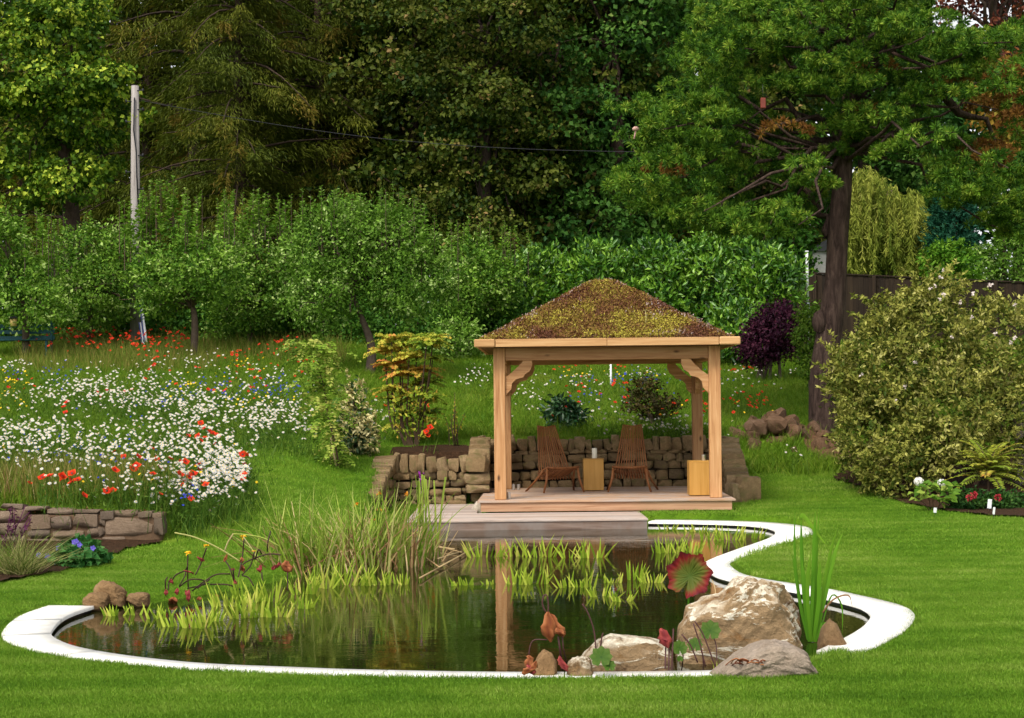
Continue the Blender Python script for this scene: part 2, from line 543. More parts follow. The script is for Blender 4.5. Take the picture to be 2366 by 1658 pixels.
def ground(x, y, pond=True):
    x = np.asarray(x, float); y = np.asarray(y, float)
    z = hbase(x, y)
    if not pond: return z
    deck = (x > -1.36) & (x < 1.63) & (y > 20.8) & (y < 24.3) | (x > -0.5) & (x < 2.95) & (y > 22.3) & (y < 25.9)
    z = np.where(deck, np.minimum(z, 0.05), z)
    near = (x > -6) & (x < 5.5) & (y > 8) & (y < 22.6)
    if np.any(near):
        xs, ys = x[near], y[near]
        s = pond_sd(xs, ys); c = cop_d(xs, ys); ds = pldist(xs, ys, np.vstack([SHORE, [[-1.28, 21.8]]]))
        cop = inpoly(xs, ys, COPPOLY[0]) | inpoly(xs, ys, COPPOLY[1])
        zz = z[near]
        zc = np.where(s < 0.10, -0.45, np.where(cop, 0.0, 0.03))
        shore = np.clip(0.06 + (s - 0.12) * 0.7, -0.45, 1)
        oc = np.minimum(pldist(xs, ys, OUT1), pldist(xs, ys, OUT2))
        isc = (c < ds) & ((s < 0.1) | cop) | (s > 0.1) & (oc < 0.085)
        zz = np.where(isc, np.minimum(zz, zc), np.where(s < 0.12, np.minimum(zz, shore), zz))
        z = z.copy(); z[near] = zz
    return z

def g1(x, y): return float(ground(np.array([x]), np.array([y]))[0])
def G(px, py, d0=7.5, d1=60, lift=0.0):
    Ds = np.arange(d0, d1, 0.04)
    d = _f + _r * ((px - IW / 2) / FPX) + _u * ((IH / 2 - py) / FPX)
    pts = CAM + d[None] * (Ds / d[1])[:, None]
    z = hbase(pts[:, 0], pts[:, 1]) + lift
    b = np.nonzero(pts[:, 2] <= z)[0]
    p = pts[b[0]] if len(b) else pts[-1]
    return p
def onground(px, D, py=900):
    p = P(px, py, D); return np.array([p[0], p[1], float(hbase(p[0:1], p[1:2])[0])])

# ------------------------------------------------------------------ materials of the ground
def grassmat(name, cols, transl=0.3, scale=0.9, mow=False, spec=0.14):
    g = NG(name)
    geo = g.n('ShaderNodeNewGeometry')
    n1 = g.noise(scale, 3, 0.6, geo.outputs['Position'])
    oi = g.n('ShaderNodeObjectInfo'); at = g.n('ShaderNodeAttribute', attribute_name='tint')
    s1 = g.n('ShaderNodeMath', operation='MULTIPLY'); s1.inputs[1].default_value = 0.9; g.l(n1, s1.inputs[0])
    s2 = g.n('ShaderNodeMath', operation='MULTIPLY_ADD'); s2.inputs[1].default_value = 0.35; g.l(oi.outputs['Random'], s2.inputs[0]); g.l(s1.outputs[0], s2.inputs[2])
    s3 = g.n('ShaderNodeMath', operation='MULTIPLY_ADD'); s3.inputs[1].default_value = 0.35; g.l(at.outputs['Fac'], s3.inputs[0]); g.l(s2.outputs[0], s3.inputs[2])
    add = -0.3; last = s3.outputs[0]
    if mow:      # mowing lanes: wavy lighter and darker bands put into the grass colour
        wv = g.n('ShaderNodeTexWave', wave_type='BANDS', bands_direction='Y'); wv.inputs['Scale'].default_value = 0.55; wv.inputs['Distortion'].default_value = 5.0; wv.inputs['Detail'].default_value = 2.0; wv.inputs['Detail Scale'].default_value = 0.25
        g.l(geo.outputs['Position'], wv.inputs['Vector'])
        n3 = g.noise(0.35, 2, 0.5, geo.outputs['Position'])
        sw = g.n('ShaderNodeMath', operation='MULTIPLY_ADD'); sw.inputs[1].default_value = 0.20; g.l(wv.outputs['Fac'], sw.inputs[0]); g.l(last, sw.inputs[2])
        sn = g.n('ShaderNodeMath', operation='MULTIPLY_ADD'); sn.inputs[1].default_value = 0.7; g.l(n3, sn.inputs[0]); g.l(sw.outputs[0], sn.inputs[2]); last = sn.outputs[0]; add = -0.755
    s4 = g.n('ShaderNodeMath', operation='ADD'); s4.inputs[1].default_value = add; g.l(last, s4.inputs[0])
    c = g.ramp(s4.outputs[0], cols)
    return g.finish(c, 0.55, spec, transl=transl)

LAWN = [(0.06, 0.155, 0.008), (0.125, 0.265, 0.014), (0.21, 0.35, 0.032), (0.36, 0.45, 0.10)]
m_lawn = grassmat('lawn_grass', LAWN, mow=True)
m_meadow = grassmat('meadow_grass', [(0.05, 0.125, 0.005), (0.10, 0.215, 0.010), (0.18, 0.28, 0.02), (0.32, 0.32, 0.06)])
g = NG('turf')
geo = g.n('ShaderNodeNewGeometry')
n1 = g.noise(1.1, 4, 0.6, geo.outputs['Position']); n2 = g.noise(60, 3, 0.7, geo.outputs['Position'])
c = g.ramp(n1, [(0.05, 0.12, 0.005), (0.09, 0.18, 0.008), (0.14, 0.22, 0.016)], [0.3, 0.5, 0.7])
c = g.mix(0.6, c, g.ramp(n2, [(0.3,) * 3, (1.4,) * 3], [0.3, 0.7]), 'MULTIPLY')
m_turf = g.finish(c, 0.9, 0.1, g.bump(n2, 0.6, 0.03))
g = NG('soil')
v = g.objvec((1, 1, 1), False)
n1 = g.noise(30, 6, 0.7, v)
m_soil = g.finish(g.ramp(n1, [(0.018, 0.010, 0.005), (0.05, 0.026, 0.013), (0.11, 0.06, 0.035)], [0.3, 0.55, 0.8]), 0.95, 0.1, g.bump(n1, 1.0, 0.03))
g = NG('water')
tc = g.n('ShaderNodeTexCoord'); mp = g.n('ShaderNodeMapping'); mp.inputs['Scale'].default_value = (2.2, 5.0, 1)
g.l(tc.outputs['Object'], mp.inputs['Vector'])
n1 = g.noise(3.0, 3, 0.5, mp.outputs[0]); n2 = g.noise(0.6, 2, 0.5, mp.outputs[0])
hh = g.mix(g.ramp(n2, [(0.15,) * 3, (1,) * 3], [0.4, 0.65]), (0.5, 0.5, 0.5), n1)
p = g.n('ShaderNodeBsdfPrincipled'); p.inputs['Base Color'].default_value = (0.011, 0.0125, 0.0025, 1); p.inputs['Roughness'].default_value = 0.015; p.inputs['IOR'].default_value = 1.36
g.l(g.bump(hh, 0.055, 0.03), p.inputs['Normal']); g.l(p.outputs[0], g.out.inputs[0])
m_water = g.m

# ------------------------------------------------------------------ ground sheet
def axis(segs):
    a = [segs[0][0]]
    for lo, hi, st in segs:
        n = max(1, int(round((hi - lo) / st))); a += list(np.linspace(lo, hi, n + 1)[1:])
    return np.array(a)
gx = axis([(-260, -60, 40), (-60, -16, 2.2), (-16, -6.2, 0.4), (-6.2, 6.0, 0.07), (6.0, 16, 0.4), (16, 60, 2.2), (60, 260, 40)])
gy = axis([(-60, 0, 10), (0, 6.5, 0.8), (6.5, 26.8, 0.07), (26.8, 48, 0.35), (48, 100, 4), (100, 420, 40)])
XX, YY = np.meshgrid(gx, gy)
ZZ = ground(XX.ravel(), YY.ravel()).reshape(XX.shape)
V = np.stack([XX.ravel(), YY.ravel(), ZZ.ravel()], 1)
nx, ny = len(gx), len(gy)
ii = (np.arange(ny - 1)[:, None] * nx + np.arange(nx - 1)[None, :]).ravel()
T = np.concatenate([np.stack([ii, ii + 1, ii + nx + 1], 1), np.stack([ii, ii + nx + 1, ii + nx], 1)])
tag(link('ground', np_mesh('ground', V, T, [m_turf], smooth_=True)), 'green lawn and rising meadow around the garden pond', kind='structure')

def drape(name, poly, mat, dz=0.02, step=0.09, label=None):
    x0, y0 = poly[:, 0].min(), poly[:, 1].min(); x1, y1 = poly[:, 0].max(), poly[:, 1].max()
    xs = np.arange(x0, x1 + step, step); ys = np.arange(y0, y1 + step, step)
    X, Y = np.meshgrid(xs, ys)
    n = len(xs); cx = X[:-1, :-1] + step / 2; cy = Y[:-1, :-1] + step / 2
    ok = inpoly(cx, cy, poly)
    Z = hbase(X.ravel(), Y.ravel()) + dz + 0.03 * (fbm(X.ravel() * 4, Y.ravel() * 4, 5) - 0.4)
    ii = (np.arange(len(ys) - 1)[:, None] * n + np.arange(n - 1)[None, :])[ok]
    T = np.concatenate([np.stack([ii, ii + 1, ii + n + 1], 1), np.stack([ii, ii + n + 1, ii + n], 1)])
    o = link(name, np_mesh(name, np.stack([X.ravel(), Y.ravel(), Z], 1), T, [mat], smooth_=True))
    return tag(o, label, kind='structure')

def gpoly(px): return np.array([G(a, b)[:2] for a, b in px])
BED_R = np.vstack([gpoly(BEDR_PX), [[8.5, 22.0], [9.5, 27.5], [5.2, 27.2], [4.75, 25.6]]])
BED_L = np.vstack([[[-7.5, 12.8]], gpoly([(-20, 1352), (60, 1338), (140, 1322), (205, 1305), (250, 1285), (300, 1268), (385, 1255)]), [[-3.5, 17.45], [-7.5, 17.45]]])
BED_W = np.array([[-1.72, 24.6], [-0.6, 24.6], [-0.55, 25.3], [-0.9, 25.45], [-1.75, 25.2]])
BED_T = np.array([onground(a, b)[:2] for a, b in [(1760, 28.2), (1700, 28.6), (1715, 29.3), (1790, 29.5), (1890, 29.4), (1960, 28.9), (2010, 27.4), (1960, 26.6), (1880, 27.2), (1850, 28.2)]])
drape('soil_bed', BED_R, m_soil, label='dark soil bed under the big shrub at the lawn edge')
drape('soil_bed', BED_L, m_soil, label='soil bed with blue geranium before the low stone wall')
drape('soil_bed', BED_W, m_soil, label='soil patch above the drystone wall left of the gazebo')
m_soil2 = stonemat('turned_earth', [(0.05, 0.028, 0.015), (0.12, 0.065, 0.035), (0.2, 0.13, 0.075)], 6, 1.0, 0.1, 0.04)
drape('soil_bed', BED_T, m_soil2, label='bare brown earth at the foot of the pine trunk')

# ------------------------------------------------------------------ water, edging
wp = np.vstack([RUN1 + N1 * 0.12, GAP[1:-1] + [0, -0.1], RUN2 + N2 * 0.12, UNDER, SHORE[::-1][1:-1] + [-0.1, 0.12]])
bm = bmesh.new(); bm.faces.new([bm.verts.new((a, b, 0)) for a, b in wp]); bmesh.ops.triangulate(bm, faces=bm.faces)
for f_ in bm.faces:
    if f_.normal.z < 0: f_.normal_flip()
me = bpy.data.meshes.new('pond_water'); bm.to_mesh(me); bm.free(); me.materials.append(m_water)
tag(link('pond_water', me), 'dark still pond water mirroring the gazebo and reeds', kind='structure')

g = NG('white_stone'); v = g.objvec((1, 1, 1))
n1 = g.noise(7, 5, 0.65, v); n2 = g.noise(90, 3, 0.6, v)
cc = g.ramp(n1, [(0.70, 0.67, 0.60), (0.80, 0.78, 0.73), (0.84, 0.83, 0.80)], [0.3, 0.5, 0.7])
m_cop = g.finish(cc, 0.7, 0.25, g.bump(n2, 0.25, 0.004))
m_liner = plainmat('black_liner', (0.008, 0.008, 0.009), 0.35, 0.4)
cop = thing('pond_edging', 'curving white stone edging round the dark pond', 'edging', (0, 12, ZC))
def slab(inner, outer):
    n = len(inner)
    V = np.vstack([np.c_[inner, np.full(n, ZC)], np.c_[outer, np.full(n, ZC)], np.c_[inner, np.full(n, ZC - 0.026)], np.c_[outer, np.full(n, ZC - 0.026)]])
    T = []
    def q(a, b, c, d): T.extend([(a, b, c), (a, c, d)])
    for i in range(n - 1):
        q(i, i + 1, n + i + 1, n + i); q(i, 2 * n + i, 2 * n + i + 1, i + 1); q(n + i, n + i + 1, 3 * n + i + 1, 3 * n + i)
    for i in (0, n - 1): q(i, n + i, 3 * n + i, 2 * n + i)
    s = Soup(); s.add(V, T); return s
def resamp(pl, n):
    d = np.r_[0, np.cumsum(np.linalg.norm(np.diff(pl, axis=0), axis=1))]
    u = np.linspace(0, d[-1], n); return np.stack([np.interp(u, d, pl[:, 0]), np.interp(u, d, pl[:, 1])], 1), d
for pl, ot in ((RUN1, OUT1), (RUN2, OUT2)):
    d = np.r_[0, np.cumsum(np.linalg.norm(np.diff(pl, axis=0), axis=1))]
    L = d[-1]; cuts = [0.0]
    while cuts[-1] < L - 0.5: cuts.append(min(L, cuts[-1] + 0.75 + 0.5 * RNG.rand()))
    cuts[-1] = L
    for a, b in zip(cuts[:-1], cuts[1:]):
        u = np.linspace(a + 0.003, b - 0.003, 14)
        si = np.stack([np.interp(u, d, pl[:, k]) for k in (0, 1)], 1); so = np.stack([np.interp(u, d, ot[:, k]) for k in (0, 1)], 1)
        slab(si, so).build('edging_slab', m_cop, cop)
s = Soup()
for pl, nn in ((RUN1, N1), (RUN2, N2)):
    q = pl + nn * 0.025; n = len(q)
    V = np.vstack([np.c_[q, np.full(n, ZC - 0.027)], np.c_[q, np.full(n, -0.4)]])
    i = np.arange(n - 1)
    s.add(V, np.vstack([np.stack([i, i + 1, n + i + 1], 1), np.stack([i, n + i + 1, n + i], 1)]))
s.build('liner', m_liner, cop)

# ------------------------------------------------------------------ grass (scattered tufts)
def tuft(name, n, h, spread, W, bend, mat, seed, segs=2):
    rs = np.random.RandomState(seed); s = Soup()
    b = np.c_[rs.normal(size=(n, 2)) * spread, np.full(n, -0.01)]
    d = np.c_[rs.normal(size=(n, 2)) * 0.35, np.ones(n)]
    blades(s, b, d, h * (0.55 + 0.6 * rs.rand(n)), W, bend * rs.rand(n), rs.rand(n), segs)
    return bpy.data.objects.new(name, s.mesh(name, [mat]))

def scatter(name, pts, tufts, scale, rot, kidx, label, cat=None):
    me = bpy.data.meshes.new(name)
    me.vertices.add(len(pts)); me.vertices.foreach_set('co', np.ascontiguousarray(pts, np.float32).ravel())
    for nm, tp, arr in (('sc', 'FLOAT', scale), ('rz', 'FLOAT', rot), ('kd', 'INT', kidx)):
        a = me.attributes.new(nm, tp, 'POINT'); a.data.foreach_set('value', np.ascontiguousarray(arr, np.int32 if tp == 'INT' else np.float32))
    o = link(name, me)
    gt = bpy.data.node_groups.new(name, 'GeometryNodeTree')
    gt.interface.new_socket('Geometry', in_out='INPUT', socket_type='NodeSocketGeometry'); gt.interface.new_socket('Geometry', in_out='OUTPUT', socket_type='NodeSocketGeometry')
    gi = gt.nodes.new('NodeGroupInput'); go = gt.nodes.new('NodeGroupOutput'); iop = gt.nodes.new('GeometryNodeInstanceOnPoints')
    g2i = gt.nodes.new('GeometryNodeGeometryToInstance')
    for t in reversed(tufts):
        oi = gt.nodes.new('GeometryNodeObjectInfo'); oi.inputs['Object'].default_value = t
        gt.links.new(oi.outputs['Geometry'], g2i.inputs[0])
    def na(nm, tp):
        n = gt.nodes.new('GeometryNodeInputNamedAttribute'); n.data_type = tp; n.inputs['Name'].default_value = nm
        return [q for q in n.outputs if q.enabled and q.name == 'Attribute'][0]
    gt.links.new(gi.outputs[0], iop.inputs['Points']); gt.links.new(g2i.outputs[0], iop.inputs['Instance'])
    iop.inputs['Pick Instance'].default_value = True
    gt.links.new(na('kd', 'INT'), iop.inputs['Instance Index'])
    cx = gt.nodes.new('ShaderNodeCombineXYZ'); gt.links.new(na('rz', 'FLOAT'), cx.inputs[2])
    gt.links.new(cx.outputs[0], iop.inputs['Rotation']); gt.links.new(na('sc', 'FLOAT'), iop.inputs['Scale'])
    gt.links.new(iop.outputs[0], go.inputs[0])
    md = o.modifiers.new('scatter', 'NODES'); md.node_group = gt
    return tag(o, label, cat, kind='stuff')

MEADOW_L = np.vstack([gpoly([(-260, 1172), (378, 1196), (430, 1168), (530, 1138), (556, 1100), (540, 1055), (585, 1015), (690, 1003), (770, 985)]), [[-2.4, 38], [-14, 38], [-14, 20]]])
DECK = np.array([[-1.38, 20.8], [1.66, 20.8], [1.66, 22.2], [2.95, 22.2], [3.02, 26.0], [-0.6, 26.0], [-0.6, 24.6], [-1.4, 24.6]])
TRUNKB = None
def lawn_mask(x, y, s_lo=0.0):
    m = ~inpoly(x, y, BED_R) & ~inpoly(x, y, BED_L) & ~inpoly(x, y, BED_W) & ~inpoly(x, y, DECK) & ~inpoly(x, y, BED_T)
    sdv = np.full(len(x), 9.0); nr = (y < 23)
    sdv[nr] = pond_sd(x[nr], y[nr])
    cp = inpoly(x, y, COPPOLY[0]) | inpoly(x, y, COPPOLY[1])
    m &= (sdv > 0.03) & ~cp
    m &= ~((x < -3.45) & (np.abs(y - 17.6) < 0.2))
    return m
def candidates(d0, d1, dens, margin=0.35):
    k0, k1 = IW / FPX / 2, None
    n = int(dens * (d1 - d0) * (d1 * k0 * 2 + 2 * margin))
    y = d0 + (d1 - d0) * RNG.rand(n); x = (RNG.rand(n) * 2 - 1) * (d1 * k0 + margin)
    k = np.abs(x) < y * k0 + margin
    return x[k], y[k]
lt = [tuft('lawn_tuft', 22, 0.036, 0.028, 0.0032, 0.5, m_lawn, i) for i in range(4)]
lf = [tuft('lawn_tuft', 14, 0.045, 0.05, 0.006, 0.5, m_lawn, 9 + i) for i in range(3)]
ml = [tuft('meadow_tuft', 20, 0.22, 0.09, 0.009, 0.7, m_meadow, 20 + i, 3) for i in range(4)]
pts, sc, kd = [], [], []
def collect(x, y, k0, nk, smin, smax):
    z = ground(x, y)
    pts.append(np.c_[x, y, z]); sc.append(smin + (smax - smin) * RNG.rand(len(x))); kd.append(k0 + RNG.randint(0, nk, len(x)))
for d0, d1, dens in ((7.2, 8.6, 1500), (8.6, 10.5, 1300), (10.5, 13, 900), (13, 16, 600)):
    x, y = candidates(d0, d1, dens); k = lawn_mask(x, y) & ~inpoly(x, y, MEADOW_L); collect(x[k], y[k], 0, 4, 0.8, 1.25)
for d0, d1, dens in ((16, 20, 340), (20, 26.6, 240)):
    x, y = candidates(d0, d1, dens); k = lawn_mask(x, y) & ~inpoly(x, y, MEADOW_L); collect(x[k], y[k], 4, 3, 0.8, 1.3)
# longer grass along the outer side of the edging
for ot, nn in ((OUT1, N1), (OUT2, N2)):
    k = RNG.randint(0, len(ot) - 1, 2600); t = RNG.rand(2600)[:, None]
    q = ot[k] * (1 - t) + ot[k + 1] * t + nn[k] * (0.022 + 0.04 * RNG.rand(2600)[:, None])
    m_ = lawn_mask(q[:, 0], q[:, 1]); collect(q[m_, 0], q[m_, 1], 0, 4, 0.65, 1.05)
pts = np.vstack(pts); sc = np.concatenate(sc); kd = np.concatenate(kd)
scatter('lawn_grass', pts, lt + lf, sc, RNG.rand(len(pts)) * 6.28, kd, 'short mown green grass of the lawn')
pts, sc, kd = [], [], []
x, y = candidates(17.7, 26.5, 120); k = lawn_mask(x, y) & inpoly(x, y, MEADOW_L); collect(x[k], y[k], 0, 4, 0.6, 1.15)
x, y = candidates(26.0, 44, 70); k = lawn_mask(x, y); collect(x[k], y[k], 0, 4, 0.6, 1.25)
pts = np.vstack(pts); sc = np.concatenate(sc); kd = np.concatenate(kd)
scatter('meadow_grass', pts, ml, sc, RNG.rand(len(pts)) * 6.28, kd, 'long rough meadow grass on the slope behind the lawn')
# ------------------------------------------------------------------ timber
m_post = [woodmat('cedar_timber', (0.30, 0.13, 0.05), (0.47, 0.245, 0.105), (0.59, 0.355, 0.18), ax, True) for ax in (0, 1, 2)]
m_fasc = [woodmat('fresh_fascia', (0.37, 0.18, 0.07), (0.53, 0.30, 0.13), (0.63, 0.40, 0.20), ax, True, tone=0.1) for ax in (0, 1)]
m_deck = woodmat('deck_cedar', (0.30, 0.16, 0.09), (0.47, 0.29, 0.18), (0.58, 0.40, 0.27), 0, False, weather=(0.42, 0.34, 0.29))
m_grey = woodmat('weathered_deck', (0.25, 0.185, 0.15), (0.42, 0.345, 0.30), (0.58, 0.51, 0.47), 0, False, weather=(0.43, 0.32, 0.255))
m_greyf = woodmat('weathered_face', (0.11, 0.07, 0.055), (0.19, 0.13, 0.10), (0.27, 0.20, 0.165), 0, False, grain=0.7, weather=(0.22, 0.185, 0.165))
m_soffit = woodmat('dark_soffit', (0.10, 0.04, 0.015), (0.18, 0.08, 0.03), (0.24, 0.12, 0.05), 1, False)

GX0, GX1, GY0, GY1 = -0.165, 2.635, 22.6, 25.38        # post centres
GCX, GCY = (GX0 + GX1) / 2, (GY0 + GY1) / 2
ZD, PW = 0.27, 0.152
gz = thing('gazebo', 'open cedar gazebo with four posts and mossy sedum roof by the pond', 'gazebo', (GCX, GCY, 0.05))
O = np.array([GCX, GCY, 0.05])
def gb(name, c, size, mat, bev=0.006, rot=(0, 0, 0)):
    return box(name, gz, tuple(np.array(c, float) - O), size, mat, bev, rot)
# floor
PX0, PX1, PY0, PY1 = -0.46, 2.86, 22.28, 25.80
nb = 24; bw = (PY1 - PY0) / nb
for i in range(nb):
    gb('deck_board', ((PX0 + PX1) / 2, PY0 + bw * (i + 0.5), ZD - 0.0125 - 0.001 * RNG.rand()), (PX1 - PX0, bw - 0.007, 0.025), m_deck, 0.003)
m_pfas = woodmat('platform_face', (0.28, 0.135, 0.07), (0.42, 0.235, 0.135), (0.52, 0.32, 0.20), 0, False, tone=0.1)
gb('platform_fascia', ((PX0 + PX1) / 2, PY0 + 0.045, 0.185), (PX1 - PX0 - 0.09, 0.03, 0.115), m_pfas, 0.003)
for x in (PX0 + 0.06, PX1 - 0.06):
    gb('platform_fascia', (x, (PY0 + PY1) / 2 + 0.04, 0.185), (0.03, PY1 - PY0 - 0.14, 0.115), m_fasc[1], 0.003)
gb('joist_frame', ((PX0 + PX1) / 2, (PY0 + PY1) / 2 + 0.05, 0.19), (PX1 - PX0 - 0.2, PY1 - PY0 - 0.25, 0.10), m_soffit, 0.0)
# posts and beams
ZE = 2.25
for x in (GX0, GX1):
    for y in (GY0, GY1):
        gb('post', (x, y, (ZD + ZE) / 2), (PW, PW, ZE - ZD), m_post[2], 0.008)
for y in (GY0, GY1):
    gb('beam', (GCX, y, 2.165), (GX1 - GX0 - PW - 0.004, 0.10, 0.165), m_post[0], 0.006)
for x in (GX0, GX1):
    gb('beam', (x, GCY, 2.165), (0.10, GY1 - GY0 - PW - 0.004, 0.165), m_post[1], 0.006)
zz = 0.002037
br = [(0, .0), (0, .235), (.09, .30), (.18, .385), (.235, .45), (.35, .45), (.35, .385), (.318, .31), (.255, .272), (.235, .232), (.14, .208), (.085, .155), (.072, .075)]
br_x = prism_mesh('brace', br, 'x', 0.07, m_post[0]); br_y = prism_mesh('brace', br, 'y', 0.07, m_post[1])
ZB = 2.165 - 0.0825 - 0.452
for y in (GY0, GY1):
    for x, sg in ((GX0 + PW / 2 + 0.002, 1), (GX1 - PW / 2 - 0.002, -1)):
        link('brace', br_x, gz, tuple(np.array((x, y, ZB)) - O), (0, 0, 0 if sg > 0 else math.pi))
for x in (GX0, GX1):
    for y, sg in ((GY0 + PW / 2 + 0.002, 1), (GY1 - PW / 2 - 0.002, -1)):
        link('brace', br_y, gz, tuple(np.array((x, y, ZB)) - O), (0, 0, 0 if sg > 0 else math.pi))
# eaves
EH = 1.70
z0, z1 = 2.252, 2.352
for sy in (-1, 1):
    for k in (-1, 1):
        gb('eaves_board', (GCX + k * 0.72, GCY + sy * (EH - 0.025), (z0 + z1) / 2), (1.437, 0.035, z1 - z0), m_fasc[0], 0.004)
    for k in (-1, 1):
        gb('eaves_end', (GCX + k * (EH - 0.12), GCY + sy * (EH - 0.018), (z0 + z1) / 2), (0.27, 0.055, z1 - z0 + 0.004), m_fasc[0], 0.012)
for sx in (-1, 1):
    gb('eaves_board', (GCX + sx * (EH - 0.025), GCY, (z0 + z1) / 2), (0.035, 2 * EH - 0.12, z1 - z0), m_fasc[1], 0.004)
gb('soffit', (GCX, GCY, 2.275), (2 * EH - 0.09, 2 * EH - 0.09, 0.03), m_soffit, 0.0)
# roof
def roof_z(a):   # a = chebyshev distance from the centre
    t = np.clip(a / (EH - 0.05), 0, 1.0)
    return 2.325 + 0.905 * ((1 - t) * 0.86 + 0.14 * (np.cos(t * np.pi) * 0.5 + 0.5)) - 0.0
n = 60
u = np.linspace(-1, 1, n) * (EH - 0.05)
X, Y = np.meshgrid(u, u)
cheb = lambda p_, q_: (np.abs(p_ / 1.7) ** 12 + np.abs(q_ / 1.7) ** 12 + 1e-30) ** (1 / 12) * 1.7
Zr = roof_z(cheb(X, Y)) - 0.10 * np.exp(-(np.maximum(np.abs(X), np.abs(Y)) / 0.13) ** 2) * 0.4
Zr = Zr + 0.035 * (fbm(X * 6 + 9, Y * 6 + 9, 3) - 0.5)
V = np.stack([X.ravel() + GCX, Y.ravel() + GCY, Zr.ravel()], 1)
ii = (np.arange(n - 1)[:, None] * n + np.arange(n - 1)[None]).ravel()
T = np.concatenate([np.stack([ii, ii + 1, ii + n + 1], 1), np.stack([ii, ii + n + 1, ii + n], 1)])
m_peat = stonemat('roof_peat', [(0.05, 0.025, 0.015), (0.13, 0.06, 0.03), (0.17, 0.10, 0.04)], 12, 0.8, 0.0, 0.02)
s = Soup(); s.add(V, T); roof = s.build('roof', m_peat, gz, smooth_=True)
m_sedum = leafmat('sedum', [(0.12, 0.045, 0.025), (0.19, 0.085, 0.032), (0.21, 0.12, 0.030), (0.23, 0.165, 0.030), (0.40, 0.34, 0.05)], [0, 0.27, 0.54, 0.84, 1], 0.15, 0.55)
m_sedum2 = leafmat('sedum_flowers', [(0.20, 0.10, 0.10), (0.42, 0.28, 0.25), (0.6, 0.5, 0.45)], None, 0.2)
s = Soup(); N = 62000
x = (RNG.rand(N) * 2 - 1) * (EH - 0.055); y = (RNG.rand(N) * 2 - 1) * (EH - 0.055)
k = y < 0.5; x, y = x[k], y[k]; N = len(x)
a = cheb(x, y); z = roof_z(a) + 0.035 * (fbm(x * 6 + 9, y * 6 + 9, 3) - 0.5) - 0.04 * np.exp(-(a / 0.13) ** 2)
hgt = 0.03 + 0.05 * fbm(x * 5, y * 5, 21)
pos = np.stack([x + GCX, y + GCY, z + hgt * RNG.rand(N)], 1)
pt = fbm(x * 2.6 + 3, y * 2.6, 8, 4); pt = np.clip((pt - 0.5) * 2.4 + 0.45 + RNG.normal(size=N) * 0.26, 0, 1)
add_leaves(s, pos, RNG.normal(size=(N, 3)) + [0, 0, 0.7], RNG.normal(size=(N, 3)) * 0.5 + [0, -0.3, 1], 0.022 + 0.022 * RNG.rand(N), 0.014 + 0.010 * RNG.rand(N), pt)
o = s.build('sedum_cover', m_sedum, gz); o['kind'] = 'stuff'
s = Soup()
q = fbm(x * 3.1 + 40, y * 3.1, 31, 3); edge = np.minimum(np.abs(np.abs(x) - np.abs(y)) / 0.05, 5)
kk = np.nonzero((q > 0.60) & (RNG.rand(N) < 0.09) | (edge < 1) & (RNG.rand(N) < 0.10))[0]
add_leaves(s, pos[kk] + [0, 0, 0.03], RNG.normal(size=(len(kk), 3)) + [0, 0, 1.0], RNG.normal(size=(len(kk), 3)), 0.03, 0.016, RNG.rand(len(kk)))
bb = pos[kk]; blades(s, bb, RNG.normal(size=(len(kk), 3)) * 0.2 + [0, 0, 1], 0.05, 0.005, 0.1, RNG.rand(len(kk)), 1)
o = s.build('sedum_flowers', m_sedum2, gz); o['kind'] = 'stuff'
m_stalk = plainmat('pale_stalk', (0.50, 0.42, 0.20), 0.7)
s = Soup(); b = np.array([GCX + 0.52, GCY - 1.28, roof_z(1.28)]); tube(s, [b, b + [0.01, 0, 0.12], b + [0, 0, 0.21]], 0.004, 5)
for j in range(9): add_leaves(s, (b + [0, 0, 0.21])[None], rand_dirs(1) * [1, 1, 0.2], np.array([[0, 0, 1.0]]), 0.05, 0.03, 0.5)
s.build('seed_head', m_stalk, gz)
gz.rotation_euler = (0, 0, math.radians(-1.4)); gz.location.x += 0.033

# ------------------------------------------------------------------ jetty step
jt = thing('timber_jetty', 'low weathered timber jetty step between the gazebo and the pond', 'jetty', (0.0, 21.6, 0.0))
JO = np.array([0, 21.6, 0.0]); JX0, JX1, JY0 = -1.30, 1.617, 20.86
nb = 10; bw = (22.24 - JY0) / nb
for i in range(nb):
    box('deck_board', jt, tuple(np.array(((JX0 + JX1) / 2, JY0 + bw * (i + 0.5), 0.108)) - JO), (JX1 - JX0, bw - 0.006, 0.024), m_grey, 0.003)
for i in range(15):
    y = 22.24 + bw * (i + 0.5)
    if y > 24.3: break
    box('deck_board', jt, tuple(np.array(((JX0 - 0.47) / 2, y, 0.108)) - JO), (-0.47 - JX0, bw - 0.006, 0.024), m_grey, 0.003)
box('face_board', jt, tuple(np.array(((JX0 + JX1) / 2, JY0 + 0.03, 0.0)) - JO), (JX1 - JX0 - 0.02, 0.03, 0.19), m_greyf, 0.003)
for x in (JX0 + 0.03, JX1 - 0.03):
    box('face_board', jt, tuple(np.array((x, 21.56, 0.0)) - JO), (0.03, 1.33, 0.19), m_greyf, 0.003)

